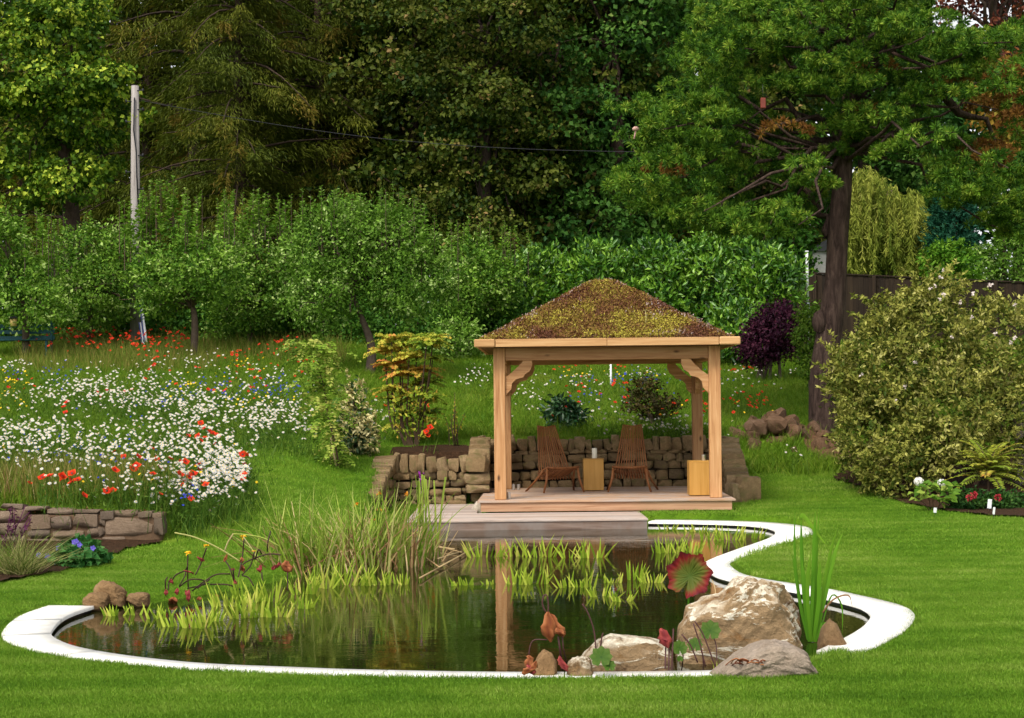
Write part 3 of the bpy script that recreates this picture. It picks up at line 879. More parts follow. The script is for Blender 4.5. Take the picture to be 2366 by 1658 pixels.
# ------------------------------------------------------------------ drystone walls
m_stone = stonemat('field_stone', [(0.11, 0.07, 0.038), (0.25, 0.175, 0.095), (0.40, 0.30, 0.175)], 7, 1.0, 0.42, 0.018, moss=(0.17, 0.135, 0.055))
m_core = plainmat('wall_core', (0.02, 0.014, 0.009), 0.95, 0.1)
def stone_pool(n, seed, mat, sub=2, rnd=0.5):
    """split-faced stones: hulls of a chipped block, sharp where two faces meet steeply"""
    out = []
    rs = np.random.RandomState(seed)
    for i in range(n):
        bm = bmesh.new()
        ch = 0.20 + 0.38 * rnd
        for sx in (-1, 1):
            for sy in (-1, 1):
                for sz in (-1, 1):
                    k = rs.rand(3) * ch * 1.6 + 0.02
                    for ax in range(3):
                        if rs.rand() < 0.12: continue
                        p = np.array([sx, sy, sz], float); p[ax] *= 1 - k[ax] * 1.7
                        p *= 1 - 0.06 * rs.rand(3)
                        bm.verts.new(p * 0.5)
        for ax in range(3):
            for sg in (-1, 1):
                p = rs.normal(size=3) * 0.25; p[ax] = sg * (1.0 + 0.10 * rs.rand()); bm.verts.new(p * 0.5)
        r = bmesh.ops.convex_hull(bm, input=list(bm.verts))
        bmesh.ops.delete(bm, geom=[v_ for v_ in bm.verts if not v_.link_faces], context='VERTS')
        bmesh.ops.recalc_face_normals(bm, faces=bm.faces)
        me = bpy.data.meshes.new('stone'); bm.to_mesh(me); bm.free()
        me.materials.append(mat)
        me.polygons.foreach_set('use_smooth', [True] * len(me.polygons)); me.update()
        me.set_sharp_from_angle(angle=math.radians(55))
        out.append(me)
    return out
POOL = stone_pool(12, 5, m_stone)
def wall(name, label, a, b, za, zb, depth, ch=0.12, cw=0.2, cope=0.0, seed=1, zbase=None, parent=None, cap_len=None, facing=-1):
    """stones along the line a->b; face towards the left-hand side (facing=-1: towards -y for a wall built along +x)"""
    rs = np.random.RandomState(seed)
    a = np.array(a, float); b = np.array(b, float)
    L = np.linalg.norm(b - a); t = (b - a) / L; nrmv = np.array([t[1], -t[0]]) * (1 if facing < 0 else -1)
    rz = math.atan2(t[1], t[0])
    zbase = zbase if zbase is not None else [0.05, 0.05]
    root = parent or thing(name, label, 'wall', (*((a + b) / 2), min(zbase)))
    org = np.array(root.location)
    def put(u, z, su, sv, sd_, roll=0.0, off=0.0):
        p = a + t * u + nrmv * off
        me = POOL[rs.randint(len(POOL))]
        o = link('stone', me, root, tuple(np.array([p[0], p[1], z]) - org), (rs.normal() * 0.03, roll + rs.normal() * 0.04, rz + rs.normal() * 0.05 + (math.pi if rs.rand() < 0.5 else 0)), (su, sd_, sv))
    top = lambda u: za + (zb - za) * u / L
    bas = lambda u: zbase[0] + (zbase[1] - zbase[0]) * u / L
    u = 0.0
    # courses in columns of a common base line, wavy
    z = 0.0; row = 0
    H = max(top(0) - bas(0), top(L) - bas(L)) - cope
    while z < H - 0.03:
        h = min(ch * (0.75 + 0.55 * rs.rand()), max(H - z, 0.05))
        u = -rs.rand() * cw * 0.4
        while u < L:
            wd = cw * (0.55 + 0.95 * rs.rand())
            if u + wd > L - 0.04: wd = max(0.08, L - u)
            c = u + wd / 2
            zb_ = bas(np.clip(c, 0, L)); lim = top(np.clip(c, 0, L)) - cope
            zz_ = zb_ + z + h / 2 + math.sin(c * 3.1 + row * 1.7) * 0.018
            if zz_ - h * 0.2 < lim and c > 0:
                hh_ = h * (0.92 + 0.2 * rs.rand())
                put(c, min(zz_, lim - hh_ * 0.35), wd * 0.95, hh_ * 0.94, depth * (0.9 + 0.2 * rs.rand()), 0, rs.normal() * 0.012 + 0.01)
            u += wd
        z += h * 0.97; row += 1
    if cope > 0:
        u = 0.0
        while u < L - 0.02:
            wd = (cap_len or cope * 0.75) * (0.6 + 0.7 * rs.rand())
            hh_ = cope * (0.8 + 0.4 * rs.rand())
            c = min(u + wd / 2, L)
            put(c, top(c) - cope + hh_ / 2 - 0.01, wd * 0.94, hh_ * 1.04, depth * 1.15, rs.normal() * 0.10, 0.02)
            u += wd
    # dark earth core behind the joints
    c = (a + b) / 2
    V = []
    hw = depth * 0.20
    for u_, zt in ((0.02, top(0)), (L - 0.02, top(L))):
        p = a + t * u_
        for sg in (-1, 1):
            for zc_ in (bas(u_) - 0.05, zt - cope * 0.6 - 0.03): V.append([*(p + nrmv * sg * hw), zc_])
    F = [(0, 1, 3), (0, 3, 2), (4, 6, 7), (4, 7, 5), (0, 4, 5), (0, 5, 1), (2, 3, 7), (2, 7, 6), (1, 5, 7), (1, 7, 3)]
    s = Soup(); s.add(V, F); s.build('core', m_core, root)
    return root
w1 = wall('drystone_wall', 'curved brown drystone retaining wall round the back of the gazebo', (-0.52, 25.86), (3.25, 25.86), 1.02, 1.00, 0.24, 0.115, 0.19, 0.19, 3, [0.12, 0.12])
wall('drystone_wall', None, (-0.50, 24.42), (-0.50, 25.80), 0.84, 1.03, 0.26, 0.13, 0.24, 0.20, 4, [0.1, 0.1], parent=w1)
wall('drystone_wall', None, (3.16, 24.15), (3.22, 25.80), 0.44, 1.0, 0.28, 0.12, 0.24, 0.13, 6, [0.1, 0.12], parent=w1, facing=1, cap_len=0.2)
rs = np.random.RandomState(3)
org = np.array(w1.location)
for px, z, su, sv in ((1727, 0.30, 0.32, 0.36), (1700, 0.24, 0.2, 0.3)):
    p = P(px, 1130, 23.98); link('stone', POOL[rs.randint(12)], w1, tuple(np.array([p[0], p[1], z]) - org), (0, 0, rs.rand()), (su, 0.3, sv))
for x, y, z, su, sv, sdp in ((-0.5, 24.36, 0.68, 0.29, 0.22, 0.30), (-0.52, 24.38, 0.47, 0.36, 0.15, 0.28), (-0.5, 24.37, 0.34, 0.33, 0.13, 0.28), (-0.5, 24.55, 0.76, 0.25, 0.15, 0.28)):
    link('stone', POOL[rs.randint(12)], w1, tuple(np.array([x, y, z]) - org), (0, 0, rs.normal() * 0.1), (su, sdp, sv))
w2 = wall('drystone_wall', 'low drystone bed wall left of the gazebo behind the reeds', (-1.68, 24.45), (-0.66, 24.45), 0.80, 0.80, 0.24, 0.115, 0.20, 0.22, 9, [0.08, 0.08], cap_len=0.13)
wall('drystone_wall', None, (-1.80, 24.4), (-1.86, 21.9), 0.84, 0.42, 0.26, 0.12, 0.22, 0.12, 12, [0.06, 0.06], parent=w2, facing=1, cap_len=0.15)
m_wstone = stonemat('pale_stone', [(0.42, 0.38, 0.32), (0.6, 0.56, 0.5)], 9, 0.5)
p = P(1105, 1146, 22.9)
POOLW = stone_pool(1, 77, m_wstone)
tag(link('rock', POOLW[0], None, (p[0], p[1], 0.15), (0.2, 0.5, 0.3), (0.12, 0.12, 0.13)), 'small pale stone beside the left front corner of the gazebo floor', 'stone')

# mortared wall by the wildflower meadow, stone by stone
m_mstone = stonemat('grey_brown_stone', [(0.10, 0.07, 0.052), (0.21, 0.155, 0.115), (0.35, 0.28, 0.22)], 10, 1.0, 0.3, 0.016)
POOLM = stone_pool(8, 15, m_mstone, rnd=0.34)
m_mortar = stonemat('mortar', [(0.06, 0.036, 0.022), (0.17, 0.11, 0.07)], 14, 0.6, 0.0)
YW = 17.5
def z7(x, y): return P(x / 2.87, 1080 + y / 2.87, YW)
mw = thing('stone_wall', 'low mortared grey stone wall below the wildflowers at the left', 'wall', (-4.4, YW + 0.12, 0.1))
rects = [(700, 335, 1012, 452), (1018, 330, 1082, 442), (480, 305, 652, 388), (342, 325, 478, 412), (578, 390, 667, 462), (665, 290, 756, 342), (758, 285, 912, 328), (200, 312, 340, 402), (350, 415, 562, 472),
         (88, 280, 180, 350), (180, 408, 335, 470), (-20, 290, 84, 362), (-10, 368, 172, 440), (680, 458, 832, 512), (888, 447, 1002, 482), (1002, 444, 1102, 472), (590, 468, 676, 505), (0, 245, 152, 280), (158, 260, 302, 288), (310, 276, 480, 302), (480, 280, 660, 302),
         (915, 292, 1010, 330), (330, 474, 470, 515), (470, 476, 585, 515), (180, 474, 325, 520), (-10, 446, 170, 510), (835, 455, 885, 505), (1010, 300, 1075, 330), (655, 345, 698, 385), (655, 395, 695, 455)]
org = np.array(mw.location); rs = np.random.RandomState(8)
for x0, y0, x1, y1 in rects:
    a, b = z7(x0, y1), z7(x1, y0)
    if y1 > 460 and x0 > 820: continue
    link('stone', POOLM[rs.randint(8)], mw, tuple(np.array([(a[0] + b[0]) / 2, YW + 0.10 + rs.normal() * 0.008, (a[2] + b[2]) / 2]) - org), (rs.normal() * 0.03, rs.normal() * 0.03, 0), (abs(b[0] - a[0]) * 1.0, 0.24, abs(b[2] - a[2]) * 1.05))
x = -5.25
while x > -8:      # the wall runs on beyond the picture
    for k in range(3):
        link('stone', POOLM[rs.randint(8)], mw, tuple(np.array([x - 0.15, YW + 0.1, 0.18 + k * 0.15]) - org), (0, 0, 0), (0.32, 0.24, 0.15))
    x -= 0.33
a = z7(-1200, 300); b = z7(1070, 470)
box('mortar', mw, tuple(np.array([(a[0] + b[0]) / 2, YW + 0.12, 0.26]) - org), (b[0] - a[0], 0.235, 0.38), m_mortar, 0.02)
s = Soup()    # earth and moss along the top
for q in range(900):
    pass
xx = a[0] + (b[0] - a[0]) * RNG.rand(1500); zt = 0.44 + 0.10 * (1 - (xx - a[0]) / (b[0] - a[0])) * 1.1
m_mosst = leafmat('wall_moss', [(0.09, 0.04, 0.015), (0.13, 0.07, 0.02), (0.10, 0.13, 0.02)], None, 0.1)
add_leaves(s, np.stack([xx, YW + 0.02 + 0.22 * RNG.rand(1500), zt + 0.015 * RNG.normal(size=1500)], 1), rand_dirs(1500), rand_dirs(1500) * 0.5 + [0, 0, 1], 0.03, 0.02, RNG.rand(1500))
o = s.build('moss', m_mosst, mw); o['kind'] = 'stuff'

# ------------------------------------------------------------------ chairs, cubes, candle, tins
m_chair = [woodmat('chair_oak', (0.15, 0.052, 0.017), (0.25, 0.092, 0.03), (0.34, 0.145, 0.052), ax, False, 0.5, 1.0, 0.15) for ax in (2,)][0]
def chair(label, loc, rz):
    t = thing('slatted_chair', label, 'chair', loc, 'slatted chairs in the gazebo', rz)
    n = 13
    for i in range(n):
        f = (i / (n - 1)) * 2 - 1
        bar('back_slat', t, (f * 0.245, 0.02 + 0.03 * (1 - f * f), 0.17), (f * 0.128, 0.40 + 0.03 * (1 - f * f), 0.93 - 0.02 * (1 - f * f)), 0.0155, 0.018, m_chair)
    for i in range(n - 1):
        f = ((i + 0.5) / (n - 1)) * 2 - 1
        bar('seat_slat', t, (f * 0.215, 0.20, 0.175 + 0.02 * f * f), (f * 0.205, -0.26 - 0.05 * (1 - f * f), 0.345 - 0.015 * (1 - f * f)), 0.02, 0.016, m_chair)
    s = Soup()
    pts = [(f * 0.235, -0.255 - 0.055 * (1 - f * f), 0.345 - 0.012 * (1 - f * f) + 0.01) for f in np.linspace(-1, 1, 9)]
    tube(s, pts, 0.016, 6); link('front_rail', s.mesh('front_rail', [m_chair]), t)
    s = Soup(); tube(s, [(-0.128, 0.40, 0.925), (0, 0.43, 0.905), (0.128, 0.40, 0.925)], 0.010, 6); link('top_rod', s.mesh('top_rod', [m_chair]), t)
    s = Soup(); tube(s, [(-0.245, 0.10, 0.255), (0.245, 0.10, 0.255)], 0.011, 6); link('dowel', s.mesh('dowel', [m_chair]), t)
    for sx in (-1, 1):
        s = Soup(); tube(s, [(sx * 0.228, 0.11, 0.255), (sx * 0.235, -0.10, 0.31), (sx * 0.232, -0.265, 0.352)], 0.014, 6); link('side_rail', s.mesh('side_rail', [m_chair]), t)
        s = Soup(); tube(s, [(sx * 0.225, -0.24, 0.35), (sx * 0.245, -0.27, 0.18), (sx * 0.30, -0.30, 0.0)], [0.019, 0.017, 0.014], 6); link('leg', s.mesh('leg', [m_chair]), t)
        s = Soup(); tube(s, [(sx * 0.235, -0.10, 0.30), (sx * 0.29, 0.10, 0.14), (sx * 0.365, 0.27, 0.0)], [0.018, 0.017, 0.014], 6); link('leg', s.mesh('leg', [m_chair]), t)
    return t
pa = P(1286, 1130, 24.45); pb = P(1458, 1130, 24.5)
chair('slatted wooden lounge chair left of the tall white candle', (pa[0], 24.5, ZD), math.radians(19))
chair('slatted wooden lounge chair right of the tall white candle', (pb[0], 24.5, ZD), math.radians(-8))
m_ply = [woodmat('oak_veneer', (0.36, 0.175, 0.035), (0.47, 0.245, 0.055), (0.54, 0.30, 0.08), ax, False, 0.45, 0.6, 0.08) for ax in (0, 2)]
def cube(label, x0, yf, w_, d_, h_):
    t = thing('cube_table', label, 'side table', (x0 + w_ / 2, yf + d_ / 2, ZD), 'wooden cube tables in the gazebo')
    th = 0.02
    box('top_panel', t, (0, 0, h_ - th / 2), (w_, d_, th), m_ply[0], 0.003)
    for sy in (-1, 1): box('side_panel', t, (0, sy * (d_ / 2 - th / 2), (h_ - th) / 2 + 0.004), (w_, th, h_ - th - 0.009), m_ply[1], 0.003)
    for sx in (-1, 1): box('side_panel', t, (sx * (w_ / 2 - th / 2), 0, (h_ - th) / 2 + 0.004), (th, d_ - 2 * th - 0.002, h_ - th - 0.009), m_ply[1], 0.003)
    return t
pc = P(1348.7, 1100, 24.6)
cube('wooden cube table with the white candle on top', pc[0], 24.6, 0.285, 0.30, 0.457)
pd = P(1593, 1100, 22.98)
cube('wooden cube table behind the right front post', pd[0], 22.98, 0.30, 0.30, 0.465)
m_wax = plainmat('candle_wax', (0.78, 0.74, 0.62), 0.45, 0.4, noise=0.03); m_wick = plainmat('wick', (0.02, 0.015, 0.01), 0.9)
def lathe(S_, c, prof, sides=20, m=0):
    an = np.linspace(0, 2 * np.pi, sides, endpoint=False); k = len(prof)
    V = np.array([[c[0] + r * math.cos(t), c[1] + r * math.sin(t), c[2] + z] for r, z in prof for t in an]); T = []
    for i in range(k - 1):
        for j in range(sides):
            p, q = i * sides + j, i * sides + (j + 1) % sides; T += [(p, q, q + sides), (p, q + sides, p + sides)]
    S_.add(V, T, 0.5, m)
ct = thing('pillar_candle', 'white pillar candle standing on the cube table between the chairs', 'candle', (P(1373.5, 1050, 24.75)[0], 24.74, ZD + 0.457))
s = Soup(); lathe(s, (0, 0, 0), [(0, 0), (0.033, 0), (0.036, 0.004), (0.036, 0.138), (0.033, 0.146), (0.018, 0.143), (0, 0.138)]); link('wax', s.mesh('wax', [m_wax], smooth_=False), ct)
s = Soup(); tube(s, [(0, 0, 0.135), (0.001, 0, 0.158)], 0.002, 5); link('wick', s.mesh('wick', [m_wick]), ct)
m_tin = plainmat('tin', (0.62, 0.66, 0.68), 0.28, 0.5, 0.9, 0.06); m_gl = plainmat('tin_dark', (0.02, 0.03, 0.03), 0.4)
def tin(label, x, y, z, r, h):
    t = thing('tealight_tin', label, 'tin', (x, y, z), 'silver tealight tins in the gazebo')
    s = Soup(); lathe(s, (0, 0, 0), [(0, 0), (r * .94, 0), (r, 0.004), (r, h - 0.004), (r * 1.03, h - 0.002), (r * 1.03, h), (r * 0.9, h), (r * 0.88, h * 0.55), (0, h * 0.55)]); link('can', s.mesh('can', [m_tin], smooth_=False), t)
    s = Soup(); lathe(s, (0, 0, 0), [(0, h * 0.6), (r * 0.7, h * 0.6), (r * 0.7, h * 0.8), (0, h * 0.82)], 12); link('candle_stub', s.mesh('candle_stub', [m_wax]), t)
for lb, px, yy, z, r, h in (('silver tin on the floor beside the left front post', 1174.5, 22.72, ZD, 0.030, 0.09),
                            ('silver tin nearest the left rear post, first of two side by side', 1186.5, 25.12, ZD, 0.024, 0.08),
                            ('silver tin further from the left rear post, second of two side by side', 1198, 25.12, ZD, 0.024, 0.08),
                            ('silver tin standing on the right cube table between two posts', 1626.5, 23.12, ZD + 0.465, 0.026, 0.075)):
    tin(lb, P(px, 1120, yy)[0], yy, z, r, h)

# ------------------------------------------------------------------ utility pole, planks, cane, white posts
m_pole = woodmat('weathered_pole', (0.14, 0.12, 0.11), (0.27, 0.24, 0.225), (0.36, 0.33, 0.32), 2, False, 0.85, 0.7, 0.05)
m_iron = plainmat('dark_iron', (0.03, 0.03, 0.035), 0.5, 0.4, 0.6)
DP = 39.5
pt_, pbm = P(312, 198, DP), onground(314, DP)
up = thing('utility_pole', 'tall grey wooden utility pole rising from the orchard', 'pole', (pbm[0], DP, pbm[2]))
s = Soup(); tube(s, [(pbm[0], DP, pbm[2] - 0.2), (pt_[0], DP, pt_[2])], [0.135, 0.085], 12); s.build('shaft', m_pole, up, smooth_=True)
for i, py in enumerate((210, 235, 254, 282, 360, 398, 438)):
    p = P(312, py, DP); sg = -1 if i % 2 else 1
    s = Soup(); tube(s, [(p[0] + sg * 0.06, DP - 0.05, p[2]), (p[0] + sg * 0.20, DP - 0.05, p[2] + 0.01)], 0.014, 5); tube(s, [(p[0] + sg * 0.19, DP - 0.05, p[2] - 0.03), (p[0] + sg * 0.19, DP - 0.05, p[2] + 0.05)], 0.02, 5)
    s.build('step_iron', m_iron, up)
s = Soup(); tube(s, [P(311, 225, DP - 0.12), P(309, 300, DP - 0.14), P(315, 350, DP - 0.14), P(316, 400, DP - 0.15), P(320, 480, DP - 0.15)], 0.018, 5); s.build('down_cable', m_iron, up)
cb = Soup(); A, B = P(322, 231, DP), P(1640, 352, 34.0)
u = np.linspace(0, 1, 30)[:, None]; line = A + (B - A) * u; line[:, 2] -= (np.sin(u[:, 0] * np.pi)) * 0.35
tube(cb, line, 0.006, 4)
tag(cb.build('overhead_cable', m_iron, loc=tuple(A)), 'thin dark cable running from the pole top into the trees', 'cable')
m_plank = [plainmat('white_board', (0.72, 0.72, 0.74), 0.5), plainmat('blue_board', (0.05, 0.06, 0.20), 0.5)]
for lb, x0, y0, x1, y1, w_ in (('long narrow white and blue board leaning on the utility pole', 325, 690, 338, 790, 0.045), ('shorter white and blue board leaning on the utility pole', 325, 745, 332, 795, 0.04)):
    a, b = P(x1, y1, 38.6), P(x0, y0, 39.1)
    t = thing('leaning_board', lb, 'board', tuple(a))
    bar('front_face', t, (0, 0, 0), tuple(b - a), w_, 0.03, m_plank[0]); bar('edge_strip', t, (-w_ * 0.9, 0.0, 0), tuple(b - a + [-w_ * 0.9, 0.0, 0]), w_ * 0.75, 0.035, m_plank[1])
m_wht = plainmat('white_paint', (0.72, 0.74, 0.74), 0.5)
a = onground(1412, 33.0); t = thing('marker_cane', 'thin white post in the meadow seen through the gazebo', 'post', tuple(a)); a2 = P(1412, 838, 33.0)
s = Soup(); tube(s, [(0, 0, 0), (0, 0, a2[2] - a[2])], [0.022, 0.018], 8); link('shaft', s.mesh('shaft', [m_wht], smooth_=True), t)
a = onground(1869, 40.0); top_ = P(1870, 582, 40.0)
t = thing('slender_pole', 'slender pale metal pole between the laurel hedge and pine trunk', 'pole', tuple(a)); h = top_[2] - a[2]
s = Soup(); tube(s, [(0, 0, 0), (0, 0, h * 0.55)], 0.042, 8); link('lower_tube', s.mesh('lower_tube', [m_tin], smooth_=True), t)
s = Soup(); tube(s, [(0, 0, h * 0.55), (0, 0, h)], 0.032, 8); tube(s, [(0, 0, h), (0, 0, h + 0.03)], 0.045, 8); link('upper_tube', s.mesh('upper_tube', [m_wht], smooth_=True), t)
# ------------------------------------------------------------------ fence behind the pine
m_fence = woodmat('dark_fence', (0.009, 0.005, 0.003), (0.021, 0.012, 0.006), (0.036, 0.023, 0.011), 2, False, 0.85, 0.8, 0.35)
fa = P(1840, 630, 46.0); fb = P(2400, 655, 44.5)
ff = thing('board_fence', 'tall dark timber board fence behind the pine and big shrub', 'fence', (fa[0], fa[1], float(hbase(fa[0:1], fa[1:2])[0])))
org = np.array(ff.location); n = 46; t = (fb - fa); Lf = np.linalg.norm(t[:2]); rzf = math.atan2(t[1], t[0])
for i in range(n):
    p = fa + t * ((i + 0.5) / n); zt = p[2] + RNG.normal() * 0.008; zb_ = org[2] - 0.2
    box('board', ff, tuple(np.array([p[0], p[1] + (0.012 if i % 2 else 0), (zt + zb_) / 2]) - org), (Lf / n * 1.02, 0.022, round(zt - zb_, 2)), m_fence, 0.003, (0, 0, rzf))
for k in range(4):
    p = fa + t * ((k + 0.3) / 4); box('fence_post', ff, tuple(np.array([p[0], p[1] - 0.07, (p[2] + org[2]) / 2]) - org), (0.10, 0.10, p[2] - org[2]), m_fence, 0.006, (0, 0, rzf))
bar('capping', ff, tuple(fa - org + [0, 0, 0.02]), tuple(fb - org + [0, 0, 0.02]), 0.09, 0.035, m_fence)
# pale shed beyond the fence
m_shed = plainmat('pale_render', (0.62, 0.60, 0.60), 0.8); m_slate = plainmat('slate', (0.12, 0.12, 0.13), 0.7)
p = P(1905, 595, 58); sh = thing('pale_shed', 'pale rendered shed seen past the pine trunk above the fence', 'shed', (p[0], p[1], 3.2)); zt = p[2] + 0.15 - 3.2
box('wall', sh, (0, 0, zt / 2), (1.1, 1.6, zt), m_shed, 0.01)
link('roof', prism_mesh('roof', [(-0.68, zt + 0.002), (0.68, zt + 0.002), (0, zt + 0.42)], 'x', 1.8, m_slate), sh)
box('window', sh, (0.1, -0.805, zt * 0.7), (0.4, 0.03, 0.5), m_slate, 0.005)
# teal bench and feeder at the left edge
m_teal = plainmat('teal_paint', (0.008, 0.07, 0.08), 0.5); m_amber = plainmat('amber_plastic', (0.6, 0.42, 0.15), 0.4)
p = onground(40, 37.0); bt = thing('garden_bench', 'teal painted garden bench in the shade under the left orchard tree', 'bench', tuple(p))
for k in range(3): box('back_slat', bt, (0, 0.2, 0.48 + k * 0.13), (1.5, 0.02, 0.085), m_teal, 0.004)
for k in range(3): box('seat_slat', bt, (0, -0.2 + k * 0.13, 0.42), (1.5, 0.10, 0.02), m_teal, 0.004)
for sx in (-1, 1):
    for sy in (-1, 1): box('leg', bt, (sx * 0.68, sy * 0.2, 0.2 if sy < 0 else 0.42), (0.05, 0.05, 0.4 if sy < 0 else 0.84), m_teal, 0.004)
p = P(31, 742, 36.0); fd = thing('bird_feeder', 'small amber bird feeder hanging under the left orchard tree', 'feeder', tuple(p))
s = Soup(); lathe(s, (0, 0, 0), [(0, -0.1), (0.07, -0.1), (0.075, 0.06), (0, 0.06)], 10); link('seed_tube', s.mesh('seed_tube', [m_amber]), fd)
s = Soup(); lathe(s, (0, 0, 0), [(0.11, 0.06), (0.02, 0.12), (0, 0.12)], 10); tube(s, [(0, 0, 0.1), (0, 0, 0.6)], 0.006, 4); link('cap', s.mesh('cap', [m_iron]), fd)
# ------------------------------------------------------------------ boulders
def rock(name, label, px0, py0, px1, py1, D, mat, seed, sub=4, depth=None, cuts=7, rough=0.10, flat=1.0, profile=None, sink=0.1, cat='rock', craggy=0.0, block=2.6, lim=0.80):
    rs = np.random.RandomState(seed)
    a, b = P(px0, py1, D), P(px1, py0, D)
    a = a - np.array([0, 0, sink])
    c = (a + b) / 2; rx, rzv = abs(b[0] - a[0]) / 2, abs(b[2] - a[2]) / 2
    ry = depth or rx * 0.75
    bm = bmesh.new(); bmesh.ops.create_icosphere(bm, subdivisions=sub, radius=1)
    V = np.array([v.co[:] for v in bm.verts]); F = np.array([[v.index for v in f.verts] for f in bm.faces]); bm.free()
    d = V.copy()
    pn = (np.abs(V) ** block).sum(1) ** (-1 / block)
    nn = rand_dirs(cuts, rs); off = lim + 0.28 * rs.rand(cuts)
    r = pn * 1.02
    for k in range(cuts):
        dp = d @ nn[k]
        r = np.minimum(r, np.where(dp > 0.05, off[k] / np.maximum(dp, 0.05), 9))
    n1 = fbm(d[:, 0] * 1.6 + d[:, 2] * 0.7 + seed, d[:, 1] * 1.6 + d[:, 2] * 1.3, seed, 4)
    n2 = fbm(d[:, 0] * 6 + seed, d[:, 2] * 6 + d[:, 1] * 5, seed + 5, 3)
    r = r * (1 + rough * (n1 - 0.5) * 2 + (0.04 + craggy * np.clip(d[:, 2] + 0.5 * d[:, 0], 0, 1)) * (n2 - 0.5) * 2)
    Q = d * r[:, None]
    lo, hi = Q.min(0), Q.max(0)
    Q = (Q - (lo + hi) / 2) / ((hi - lo) / 2)
    if profile is not None:           # outline height along x
        f = np.interp(Q[:, 0], np.linspace(-1, 1, len(profile)), profile)
        Hh = 2 * rzv; f = (sink + f * (Hh - sink)) / Hh
        Q[:, 2] = (Q[:, 2] + 1) * f - 1
    W_ = Q * np.array([rx, ry, rzv]) + np.array([c[0], c[1] + ry * 0.6, c[2]])
    me = np_mesh(name, W_ - np.array([c[0], c[1], c[2] - rzv]), F, [mat], smooth_=True)
    me.set_sharp_from_angle(angle=math.radians(30))
    return tag(link(name, me, None, (c[0], c[1], c[2] - rzv)), label, cat)
def bouldermat(name, white, tan, rust, dark, scale=3.2, st=(1.2, 1.2, 3.0), lo=0.1, wp=0.6):
    g = NG(name); v = g.objvec(st, False); v1 = g.objvec((1, 1, 1), False)
    n1 = g.noise(scale, 7, 0.68, v, 1.2); n2 = g.noise(scale * 2.2, 6, 0.7, v1, 0.6); n3 = g.noise(40, 4, 0.7, v1)
    col = g.ramp(n1, [rust, tan, tan, white, white], [0.34, 0.45, 0.56, wp, wp + 0.1])
    col = g.mix(g.ramp(n2, [(1,) * 3, (0,) * 3], [0.32, 0.45]), col, dark)
    geo = g.n('ShaderNodeNewGeometry'); sx = g.n('ShaderNodeSeparateXYZ'); g.l(geo.outputs['Normal'], sx.inputs[0])
    upfacing = g.ramp(sx.outputs['Z'], [(0,) * 3, (1,) * 3], [lo, lo + 0.6])            # upward faces take more of the pale colour
    lm = g.mix(1.0, upfacing, g.ramp(n2, [(0,) * 3, (1,) * 3], [0.38, 0.55]), 'MULTIPLY')
    col = g.mix(lm, col, white)
    col = g.mix(0.5, col, g.ramp(n3, [(0.45,) * 3, (1.2,) * 3], [0.3, 0.65]), 'MULTIPLY')
    return g.finish(col, 0.85, 0.2, g.bump(g.mix(0.4, n1, n3), 1.0, 0.035))
m_bould = bouldermat('cream_boulder', (0.66, 0.60, 0.48), (0.27, 0.18, 0.095), (0.17, 0.075, 0.018), (0.085, 0.04, 0.018), lo=0.4, wp=0.575, scale=1.9)
m_flatb = bouldermat('white_capped_rock', (0.60, 0.55, 0.44), (0.24, 0.16, 0.085), (0.17, 0.09, 0.03), (0.07, 0.04, 0.02), scale=4.0, lo=0.2, wp=0.60)
m_brown = stonemat('brown_rock', [(0.085, 0.046, 0.022), (0.20, 0.125, 0.062), (0.36, 0.255, 0.145)], 9, 1.0, 0.1, 0.02, rnd=False)
m_greyr = stonemat('grey_rock', [(0.15, 0.11, 0.08), (0.27, 0.215, 0.165), (0.40, 0.34, 0.28)], 9, 1.0, 0.1, 0.03, rnd=False, moss=(0.30, 0.25, 0.21))
rock('boulder', 'large cream and rust streaked boulder standing in the pond', 1568, 1330, 1864, 1545, 10.15, m_bould, 21, 6, 0.26, 9, 0.06, craggy=0.12, profile=[0.66, 0.72, 0.78, 0.80, 0.92, 1.0, 0.99, 0.95, 0.86, 0.70], sink=0.25, cat='boulder', block=7, lim=1.0)
rock('boulder', 'long low white topped rock at the near pond edge', 1322, 1468, 1562, 1552, 9.62, m_flatb, 33, 5, 0.13, 8, 0.05, lim=0.95, profile=[0.15, 0.72, 0.93, 1.0, 0.98, 0.96, 0.92, 0.86, 0.7], sink=0.12, block=4.0)
rock('rock', 'small white topped stone in front of the long low rock', 1310, 1518, 1372, 1556, 9.42, m_flatb, 12, 5, 0.07, 7, 0.12, craggy=0.06, sink=0.07, block=3.0)
rock('rock', 'smooth brown stone by the wilted leaves at the near pond edge', 1228, 1500, 1288, 1560, 9.45, m_brown, 14, 5, 0.08, 8, 0.12, lim=0.85, craggy=0.06, profile=[0.3, 0.75, 1, 0.95, 0.6], sink=0.08, block=3.5)
rock('boulder', 'grey rounded boulder half sunk in the near lawn edge', 1646, 1484, 1900, 1560, 9.25, m_greyr, 18, 6, 0.22, 9, 0.10, lim=0.90, craggy=0.06, profile=[0.05, 0.30, 0.55, 0.80, 0.98, 1.0, 0.92, 0.72, 0.3], sink=0.12, block=4.0)
rock('rock', 'wet brown stone in the pond behind the iris', 1893, 1428, 1962, 1500, 10.5, m_brown, 24, 5, 0.12, 8, 0.12, craggy=0.06, sink=0.1, block=3, profile=[0.2, 0.7, 1, 0.9, 0.5, 0.2])
rock('rock', 'angular tan stone, tallest of the three at the left pond end', 211, 1340, 287, 1398, 13.15, m_brown, 9, 5, 0.12, 10, 0.10, craggy=0.06, lim=0.86, sink=0.05, block=4, profile=[0.85, 1.0, 0.95, 0.8, 0.6])
